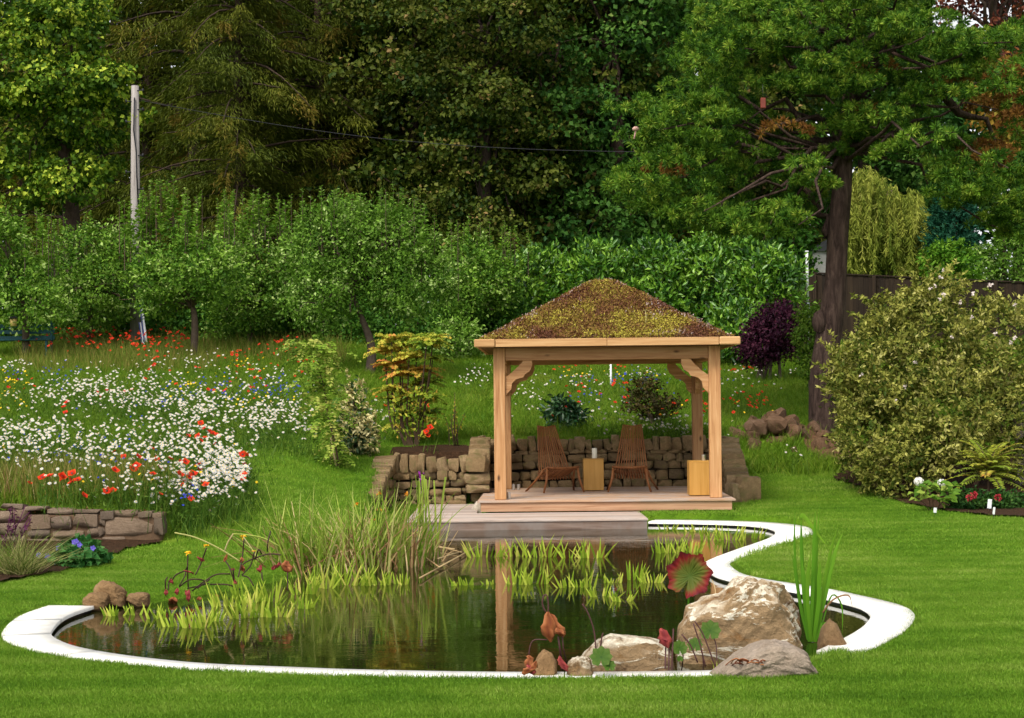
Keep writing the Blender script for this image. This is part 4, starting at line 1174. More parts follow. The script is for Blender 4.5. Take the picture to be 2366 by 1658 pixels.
rock('rock', 'low round tan stone beside the white edging end', 187, 1369, 246, 1402, 13.0, m_brown, 41, 5, 0.10, 7, 0.10, craggy=0.05, sink=0.04, block=3)
rock('rock', 'low flat tan stone, nearest the water of three at the left', 288, 1369, 342, 1396, 13.2, m_brown, 44, 5, 0.09, 7, 0.10, craggy=0.05, sink=0.04, block=3)
m_clod = stonemat('clod_rock', [(0.045, 0.024, 0.013), (0.12, 0.07, 0.042), (0.26, 0.18, 0.12)], 7, 0.8, 0.1, 0.02, rnd=False)
for lb, bx_, sd_ in (('flat faced brown rock in the earth heap by the pine', (1812, 975, 1852, 1022), 3), ('dark brown clod at the left of the earth heap', (1722, 968, 1775, 998), 5), ('small brown rock low in the earth heap', (1762, 1004, 1826, 1026), 8), ('brown rock on top of the earth heap', (1765, 960, 1826, 990), 11)):
    rock('rock', lb, *bx_, 27.9, m_clod, sd_, 3, 0.22, 10, 0.22, sink=0.10, block=5, lim=0.80)
POOLC = stone_pool(6, 55, m_clod, rnd=0.8); rs = np.random.RandomState(56)
eh = thing('earth_heap', 'heap of dark brown clods and small stones by the pine', 'earth heap', tuple(onground(1800, 28.1)))
for i in range(34):
    a_ = rs.normal(size=2) * [0.42, 0.3]; x_, y_ = eh.location[0] + a_[0], 28.2 + a_[1]; z_ = float(hbase(np.array([x_]), np.array([y_]))[0]); s_ = 0.08 + 0.17 * rs.rand()
    link('clod', POOLC[rs.randint(6)], eh, (x_ - eh.location[0], y_ - eh.location[1], z_ + s_ * 0.12 + 0.10 * math.exp(-(a_ ** 2).sum() * 6) - eh.location[2]), tuple(rs.rand(3) * 3), (s_ * 1.2, s_, s_ * 0.7))
# ------------------------------------------------------------------ tree materials
m_bark = stonemat('dark_bark', [(0.018, 0.012, 0.009), (0.045, 0.03, 0.022), (0.085, 0.06, 0.045)], 9, 0.9, 0.1, 0.02)
m_bark2 = stonemat('grey_bark', [(0.05, 0.035, 0.025), (0.11, 0.08, 0.06), (0.19, 0.15, 0.12)], 9, 0.9, 0.1, 0.02)
g = NG('pine_bark'); v = g.objvec((14, 14, 2.5), False); n1 = g.noise(1.0, 6, 0.7, v, 0.8)
m_pbark = g.finish(g.ramp(n1, [(0.022, 0.014, 0.012), (0.075, 0.048, 0.038), (0.15, 0.10, 0.08)], [0.3, 0.52, 0.75]), 0.95, 0.1, g.bump(n1, 1.0, 0.05))
m_orch = leafmat('orchard_leaf', [(0.042, 0.11, 0.010), (0.10, 0.22, 0.018), (0.20, 0.345, 0.035), (0.42, 0.55, 0.17)], [0, 0.4, 0.8, 1])
m_orch2 = leafmat('pear_leaf', [(0.04, 0.10, 0.008), (0.10, 0.215, 0.018), (0.18, 0.32, 0.04), (0.38, 0.50, 0.17)], [0, 0.4, 0.8, 1])
m_laurel = leafmat('laurel_leaf', [(0.015, 0.06, 0.006), (0.05, 0.15, 0.012), (0.13, 0.29, 0.02), (0.24, 0.42, 0.04)], [0, 0.35, 0.75, 1], 0.2, 0.35, 0.4)
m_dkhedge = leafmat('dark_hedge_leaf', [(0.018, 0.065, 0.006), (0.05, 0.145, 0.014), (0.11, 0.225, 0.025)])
m_larch = leafmat('larch_needle', [(0.022, 0.044, 0.005), (0.070, 0.098, 0.008), (0.135, 0.150, 0.015), (0.20, 0.145, 0.025)], [0, 0.4, 0.85, 1], 0.2)
m_syc = leafmat('sycamore_leaf', [(0.014, 0.038, 0.004), (0.054, 0.080, 0.007), (0.12, 0.135, 0.020), (0.23, 0.15, 0.055)], [0, 0.4, 0.84, 1], 0.2)
m_syc2 = leafmat('sycamore_leaf_green', [(0.014, 0.055, 0.008), (0.045, 0.12, 0.016), (0.09, 0.19, 0.028), (0.16, 0.22, 0.05)], [0, 0.4, 0.85, 1], 0.2)
m_maple = leafmat('maple_leaf', [(0.022, 0.062, 0.005), (0.058, 0.125, 0.009), (0.16, 0.27, 0.018), (0.48, 0.56, 0.06)], [0, 0.42, 0.74, 1])
m_pine = leafmat('pine_needle', [(0.018, 0.062, 0.006), (0.064, 0.155, 0.012), (0.15, 0.27, 0.022), (0.29, 0.37, 0.045)], [0, 0.35, 0.8, 1], 0.2)
m_pinebr = leafmat('pine_dead_needle', [(0.12, 0.045, 0.012), (0.22, 0.10, 0.02), (0.30, 0.18, 0.035)], None, 0.15)
m_willow = leafmat('willow_leaf', [(0.10, 0.15, 0.015), (0.22, 0.27, 0.035), (0.37, 0.40, 0.065), (0.52, 0.52, 0.13)])
m_beech = leafmat('copper_leaf', [(0.05, 0.012, 0.012), (0.11, 0.03, 0.02), (0.20, 0.07, 0.03)])
m_autumn = leafmat('turning_leaf', [(0.10, 0.10, 0.01), (0.22, 0.17, 0.02), (0.33, 0.20, 0.03), (0.30, 0.10, 0.03)])
m_cyp = leafmat('cypress_leaf', [(0.006, 0.045, 0.025), (0.015, 0.085, 0.045), (0.03, 0.12, 0.06)])
m_bright = leafmat('bright_shrub_leaf', [(0.04, 0.13, 0.008), (0.10, 0.24, 0.015), (0.18, 0.33, 0.03)])
m_purple = leafmat('purple_leaf', [(0.014, 0.003, 0.010), (0.04, 0.008, 0.024), (0.085, 0.02, 0.04)], None, 0.2)
m_mapleg = leafmat('small_maple_leaf', [(0.04, 0.10, 0.006), (0.09, 0.18, 0.012), (0.17, 0.24, 0.03)])

def stuff(o): o['kind'] = 'stuff'; return o

# ------------------------------------------------------------------ far wood
rs = np.random.RandomState(100)
s = Soup(); ells = []
for i in range(64):
    x = -26 + 52 * (i % 32) / 31 + rs.normal() * 0.5; D = 70 + 7 * (i // 32) + rs.rand() * 3
    top = 21.0 + rs.rand() * 4.0; 
    ells.append((np.array([x, D, 9.5 + top * 0.25]), np.array([2.3, 2.0, top * 0.40])))
def keepfar(c):
    d = (c - CAM); px = IW / 2 + FPX * (d @ _r) / (d @ _f); py = IH / 2 - FPX * (d @ _u) / (d @ _f)
    k = np.ones(len(c), bool)
    for a, b, ra, rb in ((965, 95, 60, 120), (730, 40, 55, 35), (270, 25, 55, 22), (990, 20, 40, 25), (1825, 25, 45, 30), (2240, 20, 150, 55), (2330, 60, 60, 40), (1100, 25, 30, 20)):
        k &= ~((((px - a) / ra) ** 2 + ((py - b) / rb) ** 2) < 0.72 + 0.5 * vnoise(px / 22, py / 22, 4))
    return k
crown(s, ells, 5200, 16, 0.75, 0.42, 0.30, rs, 0.5, 0.6, 0.7, 0.75, (0.0, 0.5), keep=keepfar)
for i in range(0, 64, 2): tube(s, [ells[i][0] * [1, 1, 0] + [0, 0, 3], ells[i][0] + [0, 0, ells[i][1][2] * 0.6]], [0.3, 0.08], 6, m=1)
crown(s, [(np.array([-13 + i * 2.7, 66 + (i % 2) * 2, 4.6]), np.array([1.9, 1.2, 2.4])) for i in range(12)], 1300, 16, 0.5, 0.3, 0.2, rs, tint=(0.0, 0.35))
tag(s.build('far_wood', [m_syc2, m_bark], loc=(0, 74, 3)), 'dark dense woodland closing the view behind all other trees', 'woodland', kind='stuff')

# ------------------------------------------------------------------ larches
def larch(seed, H, spread, nb=60, spray=150, mat=None, skirt=0.12):
    rs = np.random.RandomState(seed)
    tr = Soup(); z = np.linspace(0, 1, 9)
    wob = np.cumsum(rs.normal(size=(9, 2)) * 0.05, 0)
    pts = np.c_[wob, z * H]; tube(tr, pts, np.linspace(0.32, 0.04, 9), 9)
    cr = Soup(); lim = Soup()
    for i in range(nb):
        f = skirt + (0.97 - skirt) * (i + rs.rand()) / nb
        az_ = rs.rand() * 6.283; Lb = spread * (1.02 - f) ** 0.5 * (0.45 + 0.75 * rs.rand())
        h = np.array([math.cos(az_), math.sin(az_), 0])
        b0 = np.array([np.interp(f * H, pts[:, 2], pts[:, 0]), np.interp(f * H, pts[:, 2], pts[:, 1]), f * H])
        u = np.linspace(0, 1, 6)
        up0 = 0.05 + 0.5 * rs.rand(); dr = 0.35 + 0.55 * rs.rand()
        bp = b0 + h * (u * Lb)[:, None] + np.array([0, 0, 1]) * (Lb * (up0 * u - dr * u * u + 0.12 * u ** 4))[:, None]
        tube(lim, bp, np.linspace(0.06, 0.012, 6), 4, cap=False)
        n = int(spray * (0.4 + Lb / spread))
        t = rs.rand(n) ** 0.75
        pos = np.stack([np.interp(t, u, bp[:, k]) for k in range(3)], 1)
        side = np.array([-h[1], h[0], 0]); ww = 0.34 * Lb * (1.05 - t) ** 0.7 * rs.normal(size=n) * 0.6
        pos += side * ww[:, None] + np.array([0, 0, -1]) * (np.abs(rs.normal(size=n)) * 0.30 + np.abs(ww) * 0.3)[:, None]
        d = h * 0.8 + side * np.sign(ww)[:, None] * 0.5 + np.array([0, 0, -1]) * (0.25 + 0.5 * rs.rand(n))[:, None] + rs.normal(size=(n, 3)) * 0.4
        bt = rs.rand()
        add_leaves(cr, pos, d, np.array([0, 0, 1.0]) + rs.normal(size=(n, 3)) * 0.5, 0.17 + 0.16 * rs.rand(n), 0.027 + 0.016 * rs.rand(n), np.clip(0.15 + 0.5 * bt + 0.2 * rs.rand(n) + 0.25 * (t > 0.8), 0, 1), 0.1, 0.25)
    root = thing('larch_tree', '', 'tree', (0, 0, 0), 'larches at the back')
    link('trunk', tr.mesh('trunk', [m_bark], smooth_=True), root)
    link('branch', lim.mesh('branch', [m_bark]), root)
    o = link('crown', cr.mesh('crown', [mat or m_larch]), root); stuff(o)
    return root
def place(root, px, D, rz, sc=1.0, label=None, sink=0.1, dz=0.0):
    p = onground(px, D); root.location = (p[0], D, p[2] - sink + dz); root.rotation_euler = (0, 0, rz); root.scale = (sc,) * 3
    if label: root['label'] = label
    return root
LA, LB_ = larch(1, 19, 5.2, 105, 430), larch(2, 17, 4.9, 95, 430)
place(LA, 440, 55, 0.4, 1.0, 'tall drooping larch rising just right of the utility pole')
place(LB_, 690, 57, 1.2, 1.05, 'feathery larch in the middle of the back row, left of the sycamores')
for src, px, D, rz, sc, lb in ((LA, 560, 60, 2.2, 1.1, 'dark larch set back between two nearer feathery larches'), (LB_, 330, 58, 3.0, 1.0, 'shaded larch directly behind the utility pole'), (LA, 810, 62, 4.0, 1.05, 'larch overlapping the first broadleaf tree right of the larches'),
                               (LB_, 210, 62, 5.0, 1.1, 'larch standing dark behind the bright maple'), (LA, 40, 64, 0.9, 1.05, 'larch at the left edge behind the bright maple'), (LB_, 570, 50, 0.1, 0.8, 'nearest larch, low boughs over the orchard tops'), (LA, 760, 53, 3.3, 0.85, 'olive larch overlapping the green sycamore')):
    place(copy_tree(src), px, D, rz, sc, lb)

# ------------------------------------------------------------------ broadleaf trees
def broad(name, label, cat, group, base, trunk_pts, trunk_r, ells, nclump, nleaf, rc, L, W, mat, seed, bark=None, nl=10, **kw):
    rs = np.random.RandomState(seed)
    root = thing(name, label, cat, tuple(base), group)
    t = Soup(); tp = np.asarray(trunk_pts, float); tube(t, crom(tp, 4), trunk_r, 9)
    c = Soup(); cc = crown(c, ells, nclump, nleaf, rc, L, W, rs, **kw)
    l = Soup()
    if nl: limbs(l, tp[-1] * 0.6 + tp[-2] * 0.4, [cc[i] for i in rs.choice(len(cc), min(nl, len(cc)), False)], trunk_r[-1] * 0.8, 0.012, rs, 0.06)
    if nl: t.V += l.V; t.T += [q + t.n for q in l.T]; t.A += l.A; t.M += l.M; t.n += l.n
    t.build('trunk', bark or m_bark, root, smooth_=True)
    stuff(c.build('crown', mat, root))
    return root
def sycamore(seed, mat, H=17, Rr=3.6):
    rs = np.random.RandomState(seed)
    ells = []
    for i in range(22):
        f = (i + 0.5) / 22; a = rs.rand() * 6.28; rr = Rr * (0.35 + 0.6 * math.sin(math.pi * (0.12 + 0.8 * f))) * (0.5 + 0.5 * rs.rand())
        ells.append((np.array([math.cos(a) * rr * 0.75, math.sin(a) * rr * 0.75, 2.2 + f * (H - 3)]), np.array([1.5, 1.5, 0.95]) * (0.75 + 0.5 * rs.rand())))
    for i in range(5): ells.append((np.array([rs.normal() * 0.5, rs.normal() * 0.5 - 0.4, 3.5 + i * 1.7]), np.array([1.2, 1.3, 0.9])))
    return broad('sycamore_tree', '', 'tree', 'sycamores at the back', (0, 0, 0), [(0, 0, 0), (0.1, 0, 3), (0.0, 0.1, 7), (0.1, 0, 11)], [0.36, 0.30, 0.2, 0.08], ells, 900, 40, 0.50, 0.165, 0.13, mat, seed + 9, nl=26, surf=0.75, flat=0.45, tint=(0.05, 0.75), jit=0.3, keep=lambda c_: rs.rand(len(c_)) > 0.6 * smooth(9.0, 14.5, c_[:, 2]))
S1, S2 = sycamore(31, m_syc), sycamore(32, m_syc2)
place(S1, 960, 52, 0.5, 1.0, 'olive green sycamore in the centre of the back row')
place(S2, 1130, 55, 1.5, 1.08, 'deep green sycamore behind the tallest orchard tree')
for src, px, D, rz, sc, lb in ((S1, 1290, 51, 2.5, 1.05, 'broad olive sycamore above the left end of the laurel hedge'), (S2, 1430, 50, 3.5, 0.95, 'green sycamore just left of the pine'), (S1, 1560, 56, 4.2, 1.1, 'sycamore half hidden behind the pine crown'),
                               (S2, 870, 58, 0.2, 1.05, 'green sycamore showing between larches and the olive sycamore'), (S1, 1120, 47.5, 5.0, 0.80, 'shorter olive sycamore low over the orchard tops'), (S1, 1750, 58, 1.0, 1.1, 'sycamore filling the gap behind the pine trunk'), (S2, 2010, 62, 2.0, 1.05, 'tall sycamore behind the weeping willow')):
    place(copy_tree(src), px, D, rz, sc, lb)
# bright maple, left
D = 41.5; b = onground(150, D)
mp_ells = [E(-140, -160, 150, 120, D, 1.5), E(20, -10, 240, 160, D - 0.8, 1.3), E(-120, 90, 120, 260, D - 0.8, 1.3), E(60, 130, 300, 245, D - 1.3, 1.0), E(-90, 240, 150, 400, D, 1.2), E(120, 215, 300, 330, D - 0.6, 1.0), E(60, 300, 285, 430, D + 0.6, 1.0), E(90, -60, 255, 80, D, 1.2), E(-60, 190, 330, 250, D - 1.0, 0.9), E(200, 160, 312, 215, D - 1.6, 0.6), E(290, 230, 345, 275, D - 1.6, 0.3), E(90, 350, 250, 470, D - 0.9, 0.5), E(-60, 360, 120, 480, D - 0.5, 0.6)]
broad('maple_tree', 'bright yellow green maple overhanging the utility pole at the left', 'tree', None, b, [b, P(170, 600, D), P(150, 350, D), P(120, 100, D)], [0.3, 0.24, 0.16, 0.06], mp_ells, 950, 30, 0.22, 0.11, 0.095, m_maple, 51, nl=24, surf=0.72, flat=0.5, tint=(0.1, 0.95), jit=0.35, tipz=-0.5)

# ------------------------------------------------------------------ pine
rs = np.random.RandomState(61)
D = 29.6
cl = [(1903, 1010), (1901, 870), (1917, 760), (1926, 690), (1931, 645), (1936, 540), (1945, 440), (1955, 300), (1968, 100), (1973, -160)]
pr = [36, 30, 29, 27, 24.5, 24.5, 23, 17, 12, 7]
pine_b = onground(1903, D)
tp = [P(a, c, D) for a, c in cl]; tp[0][2] = pine_b[2] - 0.25
pine = thing('pine_tree', 'big pine with dark leaning trunk and tufted crown right of the gazebo', 'tree', tuple(pine_b))
t = Soup(); q = crom(tp, 4); tube(t, q, np.interp(np.linspace(0, 1, len(q)), np.linspace(0, 1, len(pr)), np.array(pr) * D / FPX), 14)
t.build('trunk', m_pbark, pine, smooth_=True)
t = Soup(); k = P(1893, 742, D - 0.12); lathe(t, (k[0], k[1], k[2]), [(0.0, -0.22), (0.10, -0.16), (0.13, 0), (0.09, 0.14), (0, 0.2)], 10); t.build('knob', m_pbark, pine, smooth_=True)
PCROWN = [(1640, -60), (1600, 60), (1560, 190), (1520, 235), (1445, 245), (1425, 300), (1500, 340), (1455, 385), (1420, 440), (1490, 470), (1560, 520), (1600, 545), (1720, 540), (1800, 550), (1870, 500), (1895, 440), (1935, 415), (1990, 375), (2080, 372), (2165, 425), (2240, 480), (2290, 530), (2420, 560), (2460, 300), (2440, 60), (2330, 40), (2250, 90), (2180, 60), (2110, -60)]
VOID = [(1845, 250, 95, 42), (2215, 265, 90, 50), (2270, 300, 60, 40), (1700, 300, 40, 22), (1865, 330, 60, 26), (1800, 150, 70, 22), (1925, 395, 60, 22), (1740, 420, 55, 20), (2010, 90, 50, 20)]
pads = []
while len(pads) < 560:
    px = 1420 + rs.rand() * 1010; py = -80 + rs.rand() * 640
    if not inpoly(np.array([px]), np.array([py]), PCROWN)[0]: continue
    fr = rs.rand()
    if fr < 0.93 and any(((px - a) / ra) ** 2 + ((py - c_) / rb) ** 2 < 1 for a, c_, ra, rb in VOID): continue
    dd = D + (rs.normal() * 1.1 - 0.5 if fr < 0.75 else 0.8 + 1.2 * rs.rand())
    pads.append((P(px, py, dd), 0.24 + 0.2 * rs.rand(), px, py))
cr = Soup(); dead = Soup(); lim = Soup()
for c, R_, px, py in pads:
    n = rs.randint(9, 14)
    d = rand_dirs(n, rs) * [1, 1, 0.75]; d[:, 2] = np.abs(d[:, 2]) * 0.9 - 0.12
    tc_ = c + d * R_ * [1, 1, 0.55]
    m_ = 46
    brown = (px > 2180 and 150 < py < 420 and rs.rand() < 0.30) or rs.rand() < 0.004
    ax = nrm(d + [0, 0, 0.45])
    nd = nrm(np.repeat(ax, m_, 0) * 0.35 + rs.normal(size=(n * m_, 3)) * 0.8)
    base = np.repeat(tc_, m_, 0) + nd * 0.02
    tt = np.clip(np.repeat(0.02 + 0.85 * rs.rand(n), m_) + 0.2 * rs.normal(size=n * m_), 0, 1)
    add_leaves(dead if brown else cr, base, nd, rand_dirs(n * m_, rs), 0.075 + 0.045 * rs.rand(n * m_), 0.021, tt, 0.0, 0.12)
def trunk_at(z):
    qz = q[:, 2]; return np.array([np.interp(z, qz, q[:, k]) for k in range(3)])
for c, R_, px, py in pads[::9]:
    st = trunk_at(min(max(c[2] - 0.3 - 0.1 * abs(c[0] - q[20, 0]), tp[7][2] - 0.3), q[-1, 2]))
    limbs(lim, st, [c - [0, 0, 0.1]], 0.045, 0.010, rs, 0.05, 6, 5)
for a, bb_, r0 in (((1917, 545), (1887, 470), 0.085), ((1887, 470), (1700, 330), 0.06), ((2150, 190), (2300, 330), 0.10), ((1955, 300), (1640, 200), 0.06)):
    A, B = P(*a, D), P(*bb_, D + 0.6); limbs(lim, A, [B], r0, 0.03, rs, 0.05, 6, 7)
lim.build('branch', m_pbark, pine, smooth_=True)
stuff(cr.build('crown', m_pine, pine)); stuff(dead.build('dead_needles', m_pinebr, pine))
# copper beech and turning tree beyond the pine
D = 45; b = onground(2450, D)
broad('copper_beech', 'dark red copper beech at the top right corner', 'tree', None, b, [b, P(2440, 500, D), P(2330, 200, D), P(2290, 0, D)], [0.3, 0.26, 0.18, 0.1], [E(2150, -120, 2330, 60, D, 1.2), E(2260, 10, 2440, 190, D, 1.0), E(2290, -150, 2480, 30, D, 1.2), E(2330, 90, 2460, 420, D, 1)], 190, 24, 0.3, 0.13, 0.1, m_beech, 71, nl=30, surf=0.5, jit=0.3)
D = 38; b = onground(2470, D)
broad('turning_tree', 'tree with yellow and orange turning leaves at the right edge behind the pine', 'tree', None, b, [b, P(2460, 500, D), P(2400, 260, D)], [0.2, 0.16, 0.06], [E(2250, 130, 2440, 330, D, 1.0), E(2290, 300, 2460, 430, D, 0.8)], 150, 24, 0.3, 0.12, 0.09, m_autumn, 72, nl=16, surf=0.6, jit=0.4)
# pink feeder in the pine edge, red feeder
m_pink = plainmat('pale_pink', (0.72, 0.42, 0.36), 0.5); m_red = plainmat('red_plastic', (0.17, 0.035, 0.022), 0.4)
p = P(1469, 298, 28.2); t = thing('tree_feeder', 'small pale pink knob on a short stick at the left edge of the pine', 'feeder', tuple(p))
s = Soup(); lathe(s, (0, 0, 0), [(0, -0.03), (0.05, -0.02), (0.06, 0.01), (0.03, 0.04), (0, 0.045)], 12); link('cap', s.mesh('cap', [m_pink], smooth_=True), t)
s = Soup(); tube(s, [(0, 0, -0.02), (-0.03, 0, -0.16)], 0.014, 6); link('stick', s.mesh('stick', [m_pink]), t)
p = P(1763, 238, 27.6); t = thing('hanging_feeder', 'small red box hanging among the pine branches', 'feeder', tuple(p))
link('body', box_mesh('body', 0.085, 0.07, 0.17, 0.01, m_red), t); s = Soup(); tube(s, [(0, 0, 0.08), (0, 0, 0.3)], 0.005, 4); link('hanger', s.mesh('hanger', [m_iron]), t)

# ------------------------------------------------------------------ beyond the fence
D = 56; b = onground(2060, D); rs = np.random.RandomState(81)
wl = thing('weeping_willow', 'pale yellow green weeping willow beyond the board fence', 'tree', tuple(b))
t = Soup(); tube(t, [b, P(2060, 560, D), P(2055, 440, D)], [0.25, 0.2, 0.1], 8); t.build('trunk', m_bark2, wl)
c = Soup()
for i in range(640):
    a = rs.rand() * 6.28; r = math.sqrt(rs.rand())
    px = 1950 + 245 * rs.rand(); top = float(np.interp(px, [1950, 1985, 2040, 2085, 2125, 2150, 2195], [430, 385, 392, 432, 450, 500, 575])) + rs.rand() ** 2 * 110; bot = min(top + 60 + 130 * rs.rand(), 660)
    bump = 18 * math.sin(px / 19.0) + 10 * math.sin(px / 8 + i)
    dd = D + math.sin(a) * r * 1.5
    lob = 28 * abs(math.sin(px / 31.0 + 1.2 * (i % 3))) * r; n = 90; tt = rs.rand(n) ** 0.85; y = top + bump * 0.5 + lob + (bot - top) * tt
    pos = np.array([P(px + math.sin(yy / 40 + i) * 5, yy, dd) for yy in y])
    add_leaves(c, pos, np.array([0, 0, -1.0]) + rs.normal(size=(n, 3)) * 0.5, rs.normal(size=(n, 3)) + [0, -0.8, 0.6], 0.15 + 0.10 * rs.rand(n), 0.030, np.clip(-0.05 + 0.75 * rs.rand() + 0.25 * rs.rand(n), 0, 1))
stuff(c.build('crown', m_willow, wl))
D = 60; b = onground(1880, D)
broad('willow_tree', 'second pale willow seen through the gap left of the pine trunk', 'tree', None, b, [b, P(1890, 600, D), P(1890, 540, D)], [0.2, 0.15, 0.06], [E(1855, 520, 1925, 680, D, 0.9), E(1930, 470, 2000, 660, D, 0.9)], 120, 22, 0.3, 0.24, 0.06, m_willow, 83, tipz=-2.5, tint=(0.0, 0.6))
D = 54; b = onground(2205, D)
broad('blue_green_conifer', 'dense blue green conifer right of the weeping willow', 'tree', None, b, [b, P(2205, 560, D), P(2205, 480, D)], [0.2, 0.12, 0.04], [E(2150, 470, 2255, 640, D, 0.8), E(2165, 430, 2240, 560, D, 0.7)], 240, 22, 0.22, 0.16, 0.06, m_cyp, 84, surf=0.85, up=0.6, tipz=0.6, nl=0)
D = 50; b = onground(2190, D)
broad('rounded_shrub', 'bright green rounded shrub above the fence top', 'shrub', None, b, [b, P(2190, 630, D), P(2190, 600, D)], [0.08, 0.06, 0.02], [E(2130, 555, 2260, 680, D, 0.7)], 150, 22, 0.2, 0.12, 0.07, m_bright, 85, nl=0)
D = 52; b = onground(2320, D)
broad('olive_shrub', 'olive leaved tree above the fence at the right edge', 'tree', None, b, [b, P(2320, 620, D), P(2320, 540, D)], [0.1, 0.08, 0.02], [E(2265, 500, 2440, 700, D, 0.9), E(2240, 560, 2300, 690, D, 0.6)], 220, 22, 0.25, 0.13, 0.07, m_orch2, 86, nl=6)
D = 55; b = onground(1830, D)
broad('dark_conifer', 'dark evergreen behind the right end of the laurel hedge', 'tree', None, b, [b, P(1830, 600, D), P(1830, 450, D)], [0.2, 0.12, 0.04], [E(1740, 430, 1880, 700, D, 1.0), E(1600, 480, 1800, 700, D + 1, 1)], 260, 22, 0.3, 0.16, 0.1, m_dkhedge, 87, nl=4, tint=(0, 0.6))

# ------------------------------------------------------------------ orchard, hedges
def orchard(label, D, trunk_px, ells, nclump, mat, seed, tops, rc=0.19, L=0.085, W=0.05, nleaf=24, tr=(0.09, 0.07, 0.04)):
    base = onground(trunk_px[0][0], D)
    tp = [base - [0, 0, 0.1]] + [P(a, b_, D) for a, b_ in trunk_px[1:]]
    root = broad('orchard_tree', label, 'tree', 'orchard trees along the meadow', base, tp, list(tr), ells, nclump, nleaf, rc, L, W, mat, seed, m_bark2, 14, surf=0.6, flat=0.8, tint=(0.0, 0.9), jit=0.3, up=0.35)
    rs = np.random.RandomState(seed + 500); c = Soup(); st = Soup()
    T_ = [P(a + rs.normal() * 3, b_, D + rs.normal() * 0.4) for a, b_ in tops]
    T_ = [t_ + [rs.normal() * 0.22 * k_, rs.normal() * 0.2, 0.12 - 0.22 * rs.rand() * k_] for t_ in T_ for k_ in (0, 1, 1)]
    ln = 0.7 + 0.6 * rs.rand(len(T_))
    shoots(c, T_, ln, 60, 0.12, 0.07, rs)
    for t_, l_ in zip(T_, ln): tube(st, [t_ - [0, 0, l_ + 0.3], t_], [0.012, 0.004], 4, cap=False)
    stuff(c.build('shoot_leaves', mat, root)); stuff(st.build('shoots', m_bark2, root))
    return root
orchard('orchard tree cut by the left edge, over the teal bench', 37, [(60, 800), (58, 740), (40, 640)], [E(-120, 490, 95, 640, 37, 1.0), E(-90, 600, 130, 690, 36.5, 0.9), E(-40, 650, 190, 765, 36.2, 0.8), E(-160, 620, 60, 730, 37, 0.8)], 420, m_orch, 201, [(20, 480), (70, 495), (118, 505), (-10, 490), (45, 488)])
orchard('orchard tree between the left edge tree and the utility pole', 39, [(205, 790), (208, 720), (215, 650)], [E(100, 520, 300, 680, 39, 1.0), E(130, 590, 330, 730, 38.4, 0.9), E(230, 520, 330, 640, 38.5, 0.7), E(80, 660, 300, 770, 38.8, 0.9)], 380, m_orch, 202, [(150, 505), (215, 500), (260, 510), (290, 520)])
orchard('orchard tree with a clear forked trunk right of the utility pole', 36.5, [(448, 805), (450, 740), (440, 690)], [E(310, 520, 520, 690, 36.8, 1.0), E(300, 590, 470, 690, 36, 0.8), E(420, 560, 560, 700, 36, 0.8), E(320, 650, 420, 735, 36.4, 0.6)], 430, m_orch, 203, [(345, 440), (372, 425), (400, 420), (430, 450), (448, 462), (330, 460), (295, 470), (520, 455), (360, 470), (415, 455)])
orchard('orchard tree with upright shoots in the middle of the row', 39.5, [(580, 790), (578, 730), (570, 680)], [E(500, 500, 680, 700, 39.5, 1.0), E(520, 600, 660, 760, 39, 0.8), E(470, 660, 640, 785, 39.2, 0.9)], 360, m_orch, 204, [(518, 450), (548, 455), (585, 445), (620, 455), (640, 460), (600, 470)])
orchard('largest orchard tree with a leaning trunk left of the gazebo', 33.5, [(852, 885), (858, 800), (830, 720), (800, 640)], [E(640, 500, 860, 700, 33.5, 1.2), E(760, 470, 1020, 660, 33.8, 1.2), E(650, 600, 830, 770, 33, 0.9), E(830, 560, 1060, 740, 33.3, 1.0), E(700, 455, 900, 560, 34, 0.9)], 900, m_orch2, 205, [(700, 455), (740, 445), (770, 450), (880, 450), (905, 445), (935, 455), (960, 470), (660, 480), (1000, 505), (820, 460)], rc=0.17, L=0.075, W=0.042, tr=(0.11, 0.085, 0.05, 0.04))
orchard('slim orchard tree between the largest tree and the laurel hedge', 39, [(1085, 830), (1085, 740), (1080, 680)], [E(1010, 540, 1160, 760, 39, 0.9), E(1060, 580, 1200, 740, 38.6, 0.8)], 330, m_orch, 206, [(1050, 520), (1085, 510), (1110, 525), (1165, 520), (1180, 535)])
orchard('low orchard tree behind the leaning trunk', 40, [(740, 800), (742, 750), (745, 700)], [E(620, 560, 780, 760, 40, 0.9)], 200, m_orch, 207, [(655, 520), (700, 515)])
def hedge(name, label, cat, ells, nclump, nleaf, rc, L, W, mat, seed, base, stems=6, **kw):
    rs = np.random.RandomState(seed); root = thing(name, label, cat, tuple(base))
    c = Soup(); cc = crown(c, ells, nclump, nleaf, rc, L, W, rs, **kw); stuff(c.build('leaves', mat, root))
    t = Soup()
    for i in range(stems):
        e = ells[rs.randint(len(ells))][0]; f = np.array([e[0] + rs.normal() * 0.2, e[1], float(hbase(e[0:1], e[1:2])[0])])
        tube(t, [f - [0, 0, 0.1], (f + e) / 2 + rs.normal(size=3) * 0.06, e], [0.04, 0.03, 0.012], 6, cap=False)
    t.build('stems', m_bark2, root)
    return root
hedge('dark_hedge', 'dark low hedge in the shade behind the orchard trees', 'hedge', [E(-120 + i * 130, 575 + 25 * (i % 3), 60 + i * 130, 800, 41.5, 0.9) for i in range(10)] + [E(-120 + i * 110, 690, 30 + i * 110, 815 + min(35, max(0, (i - 5) * 8)), 40.6 - 0.22 * max(0, i - 4), 0.6) for i in range(12)], 2600, 18, 0.26, 0.10, 0.065, m_dkhedge, 301, onground(500, 41.5), 14, tint=(0.1, 0.8), surf=0.6)
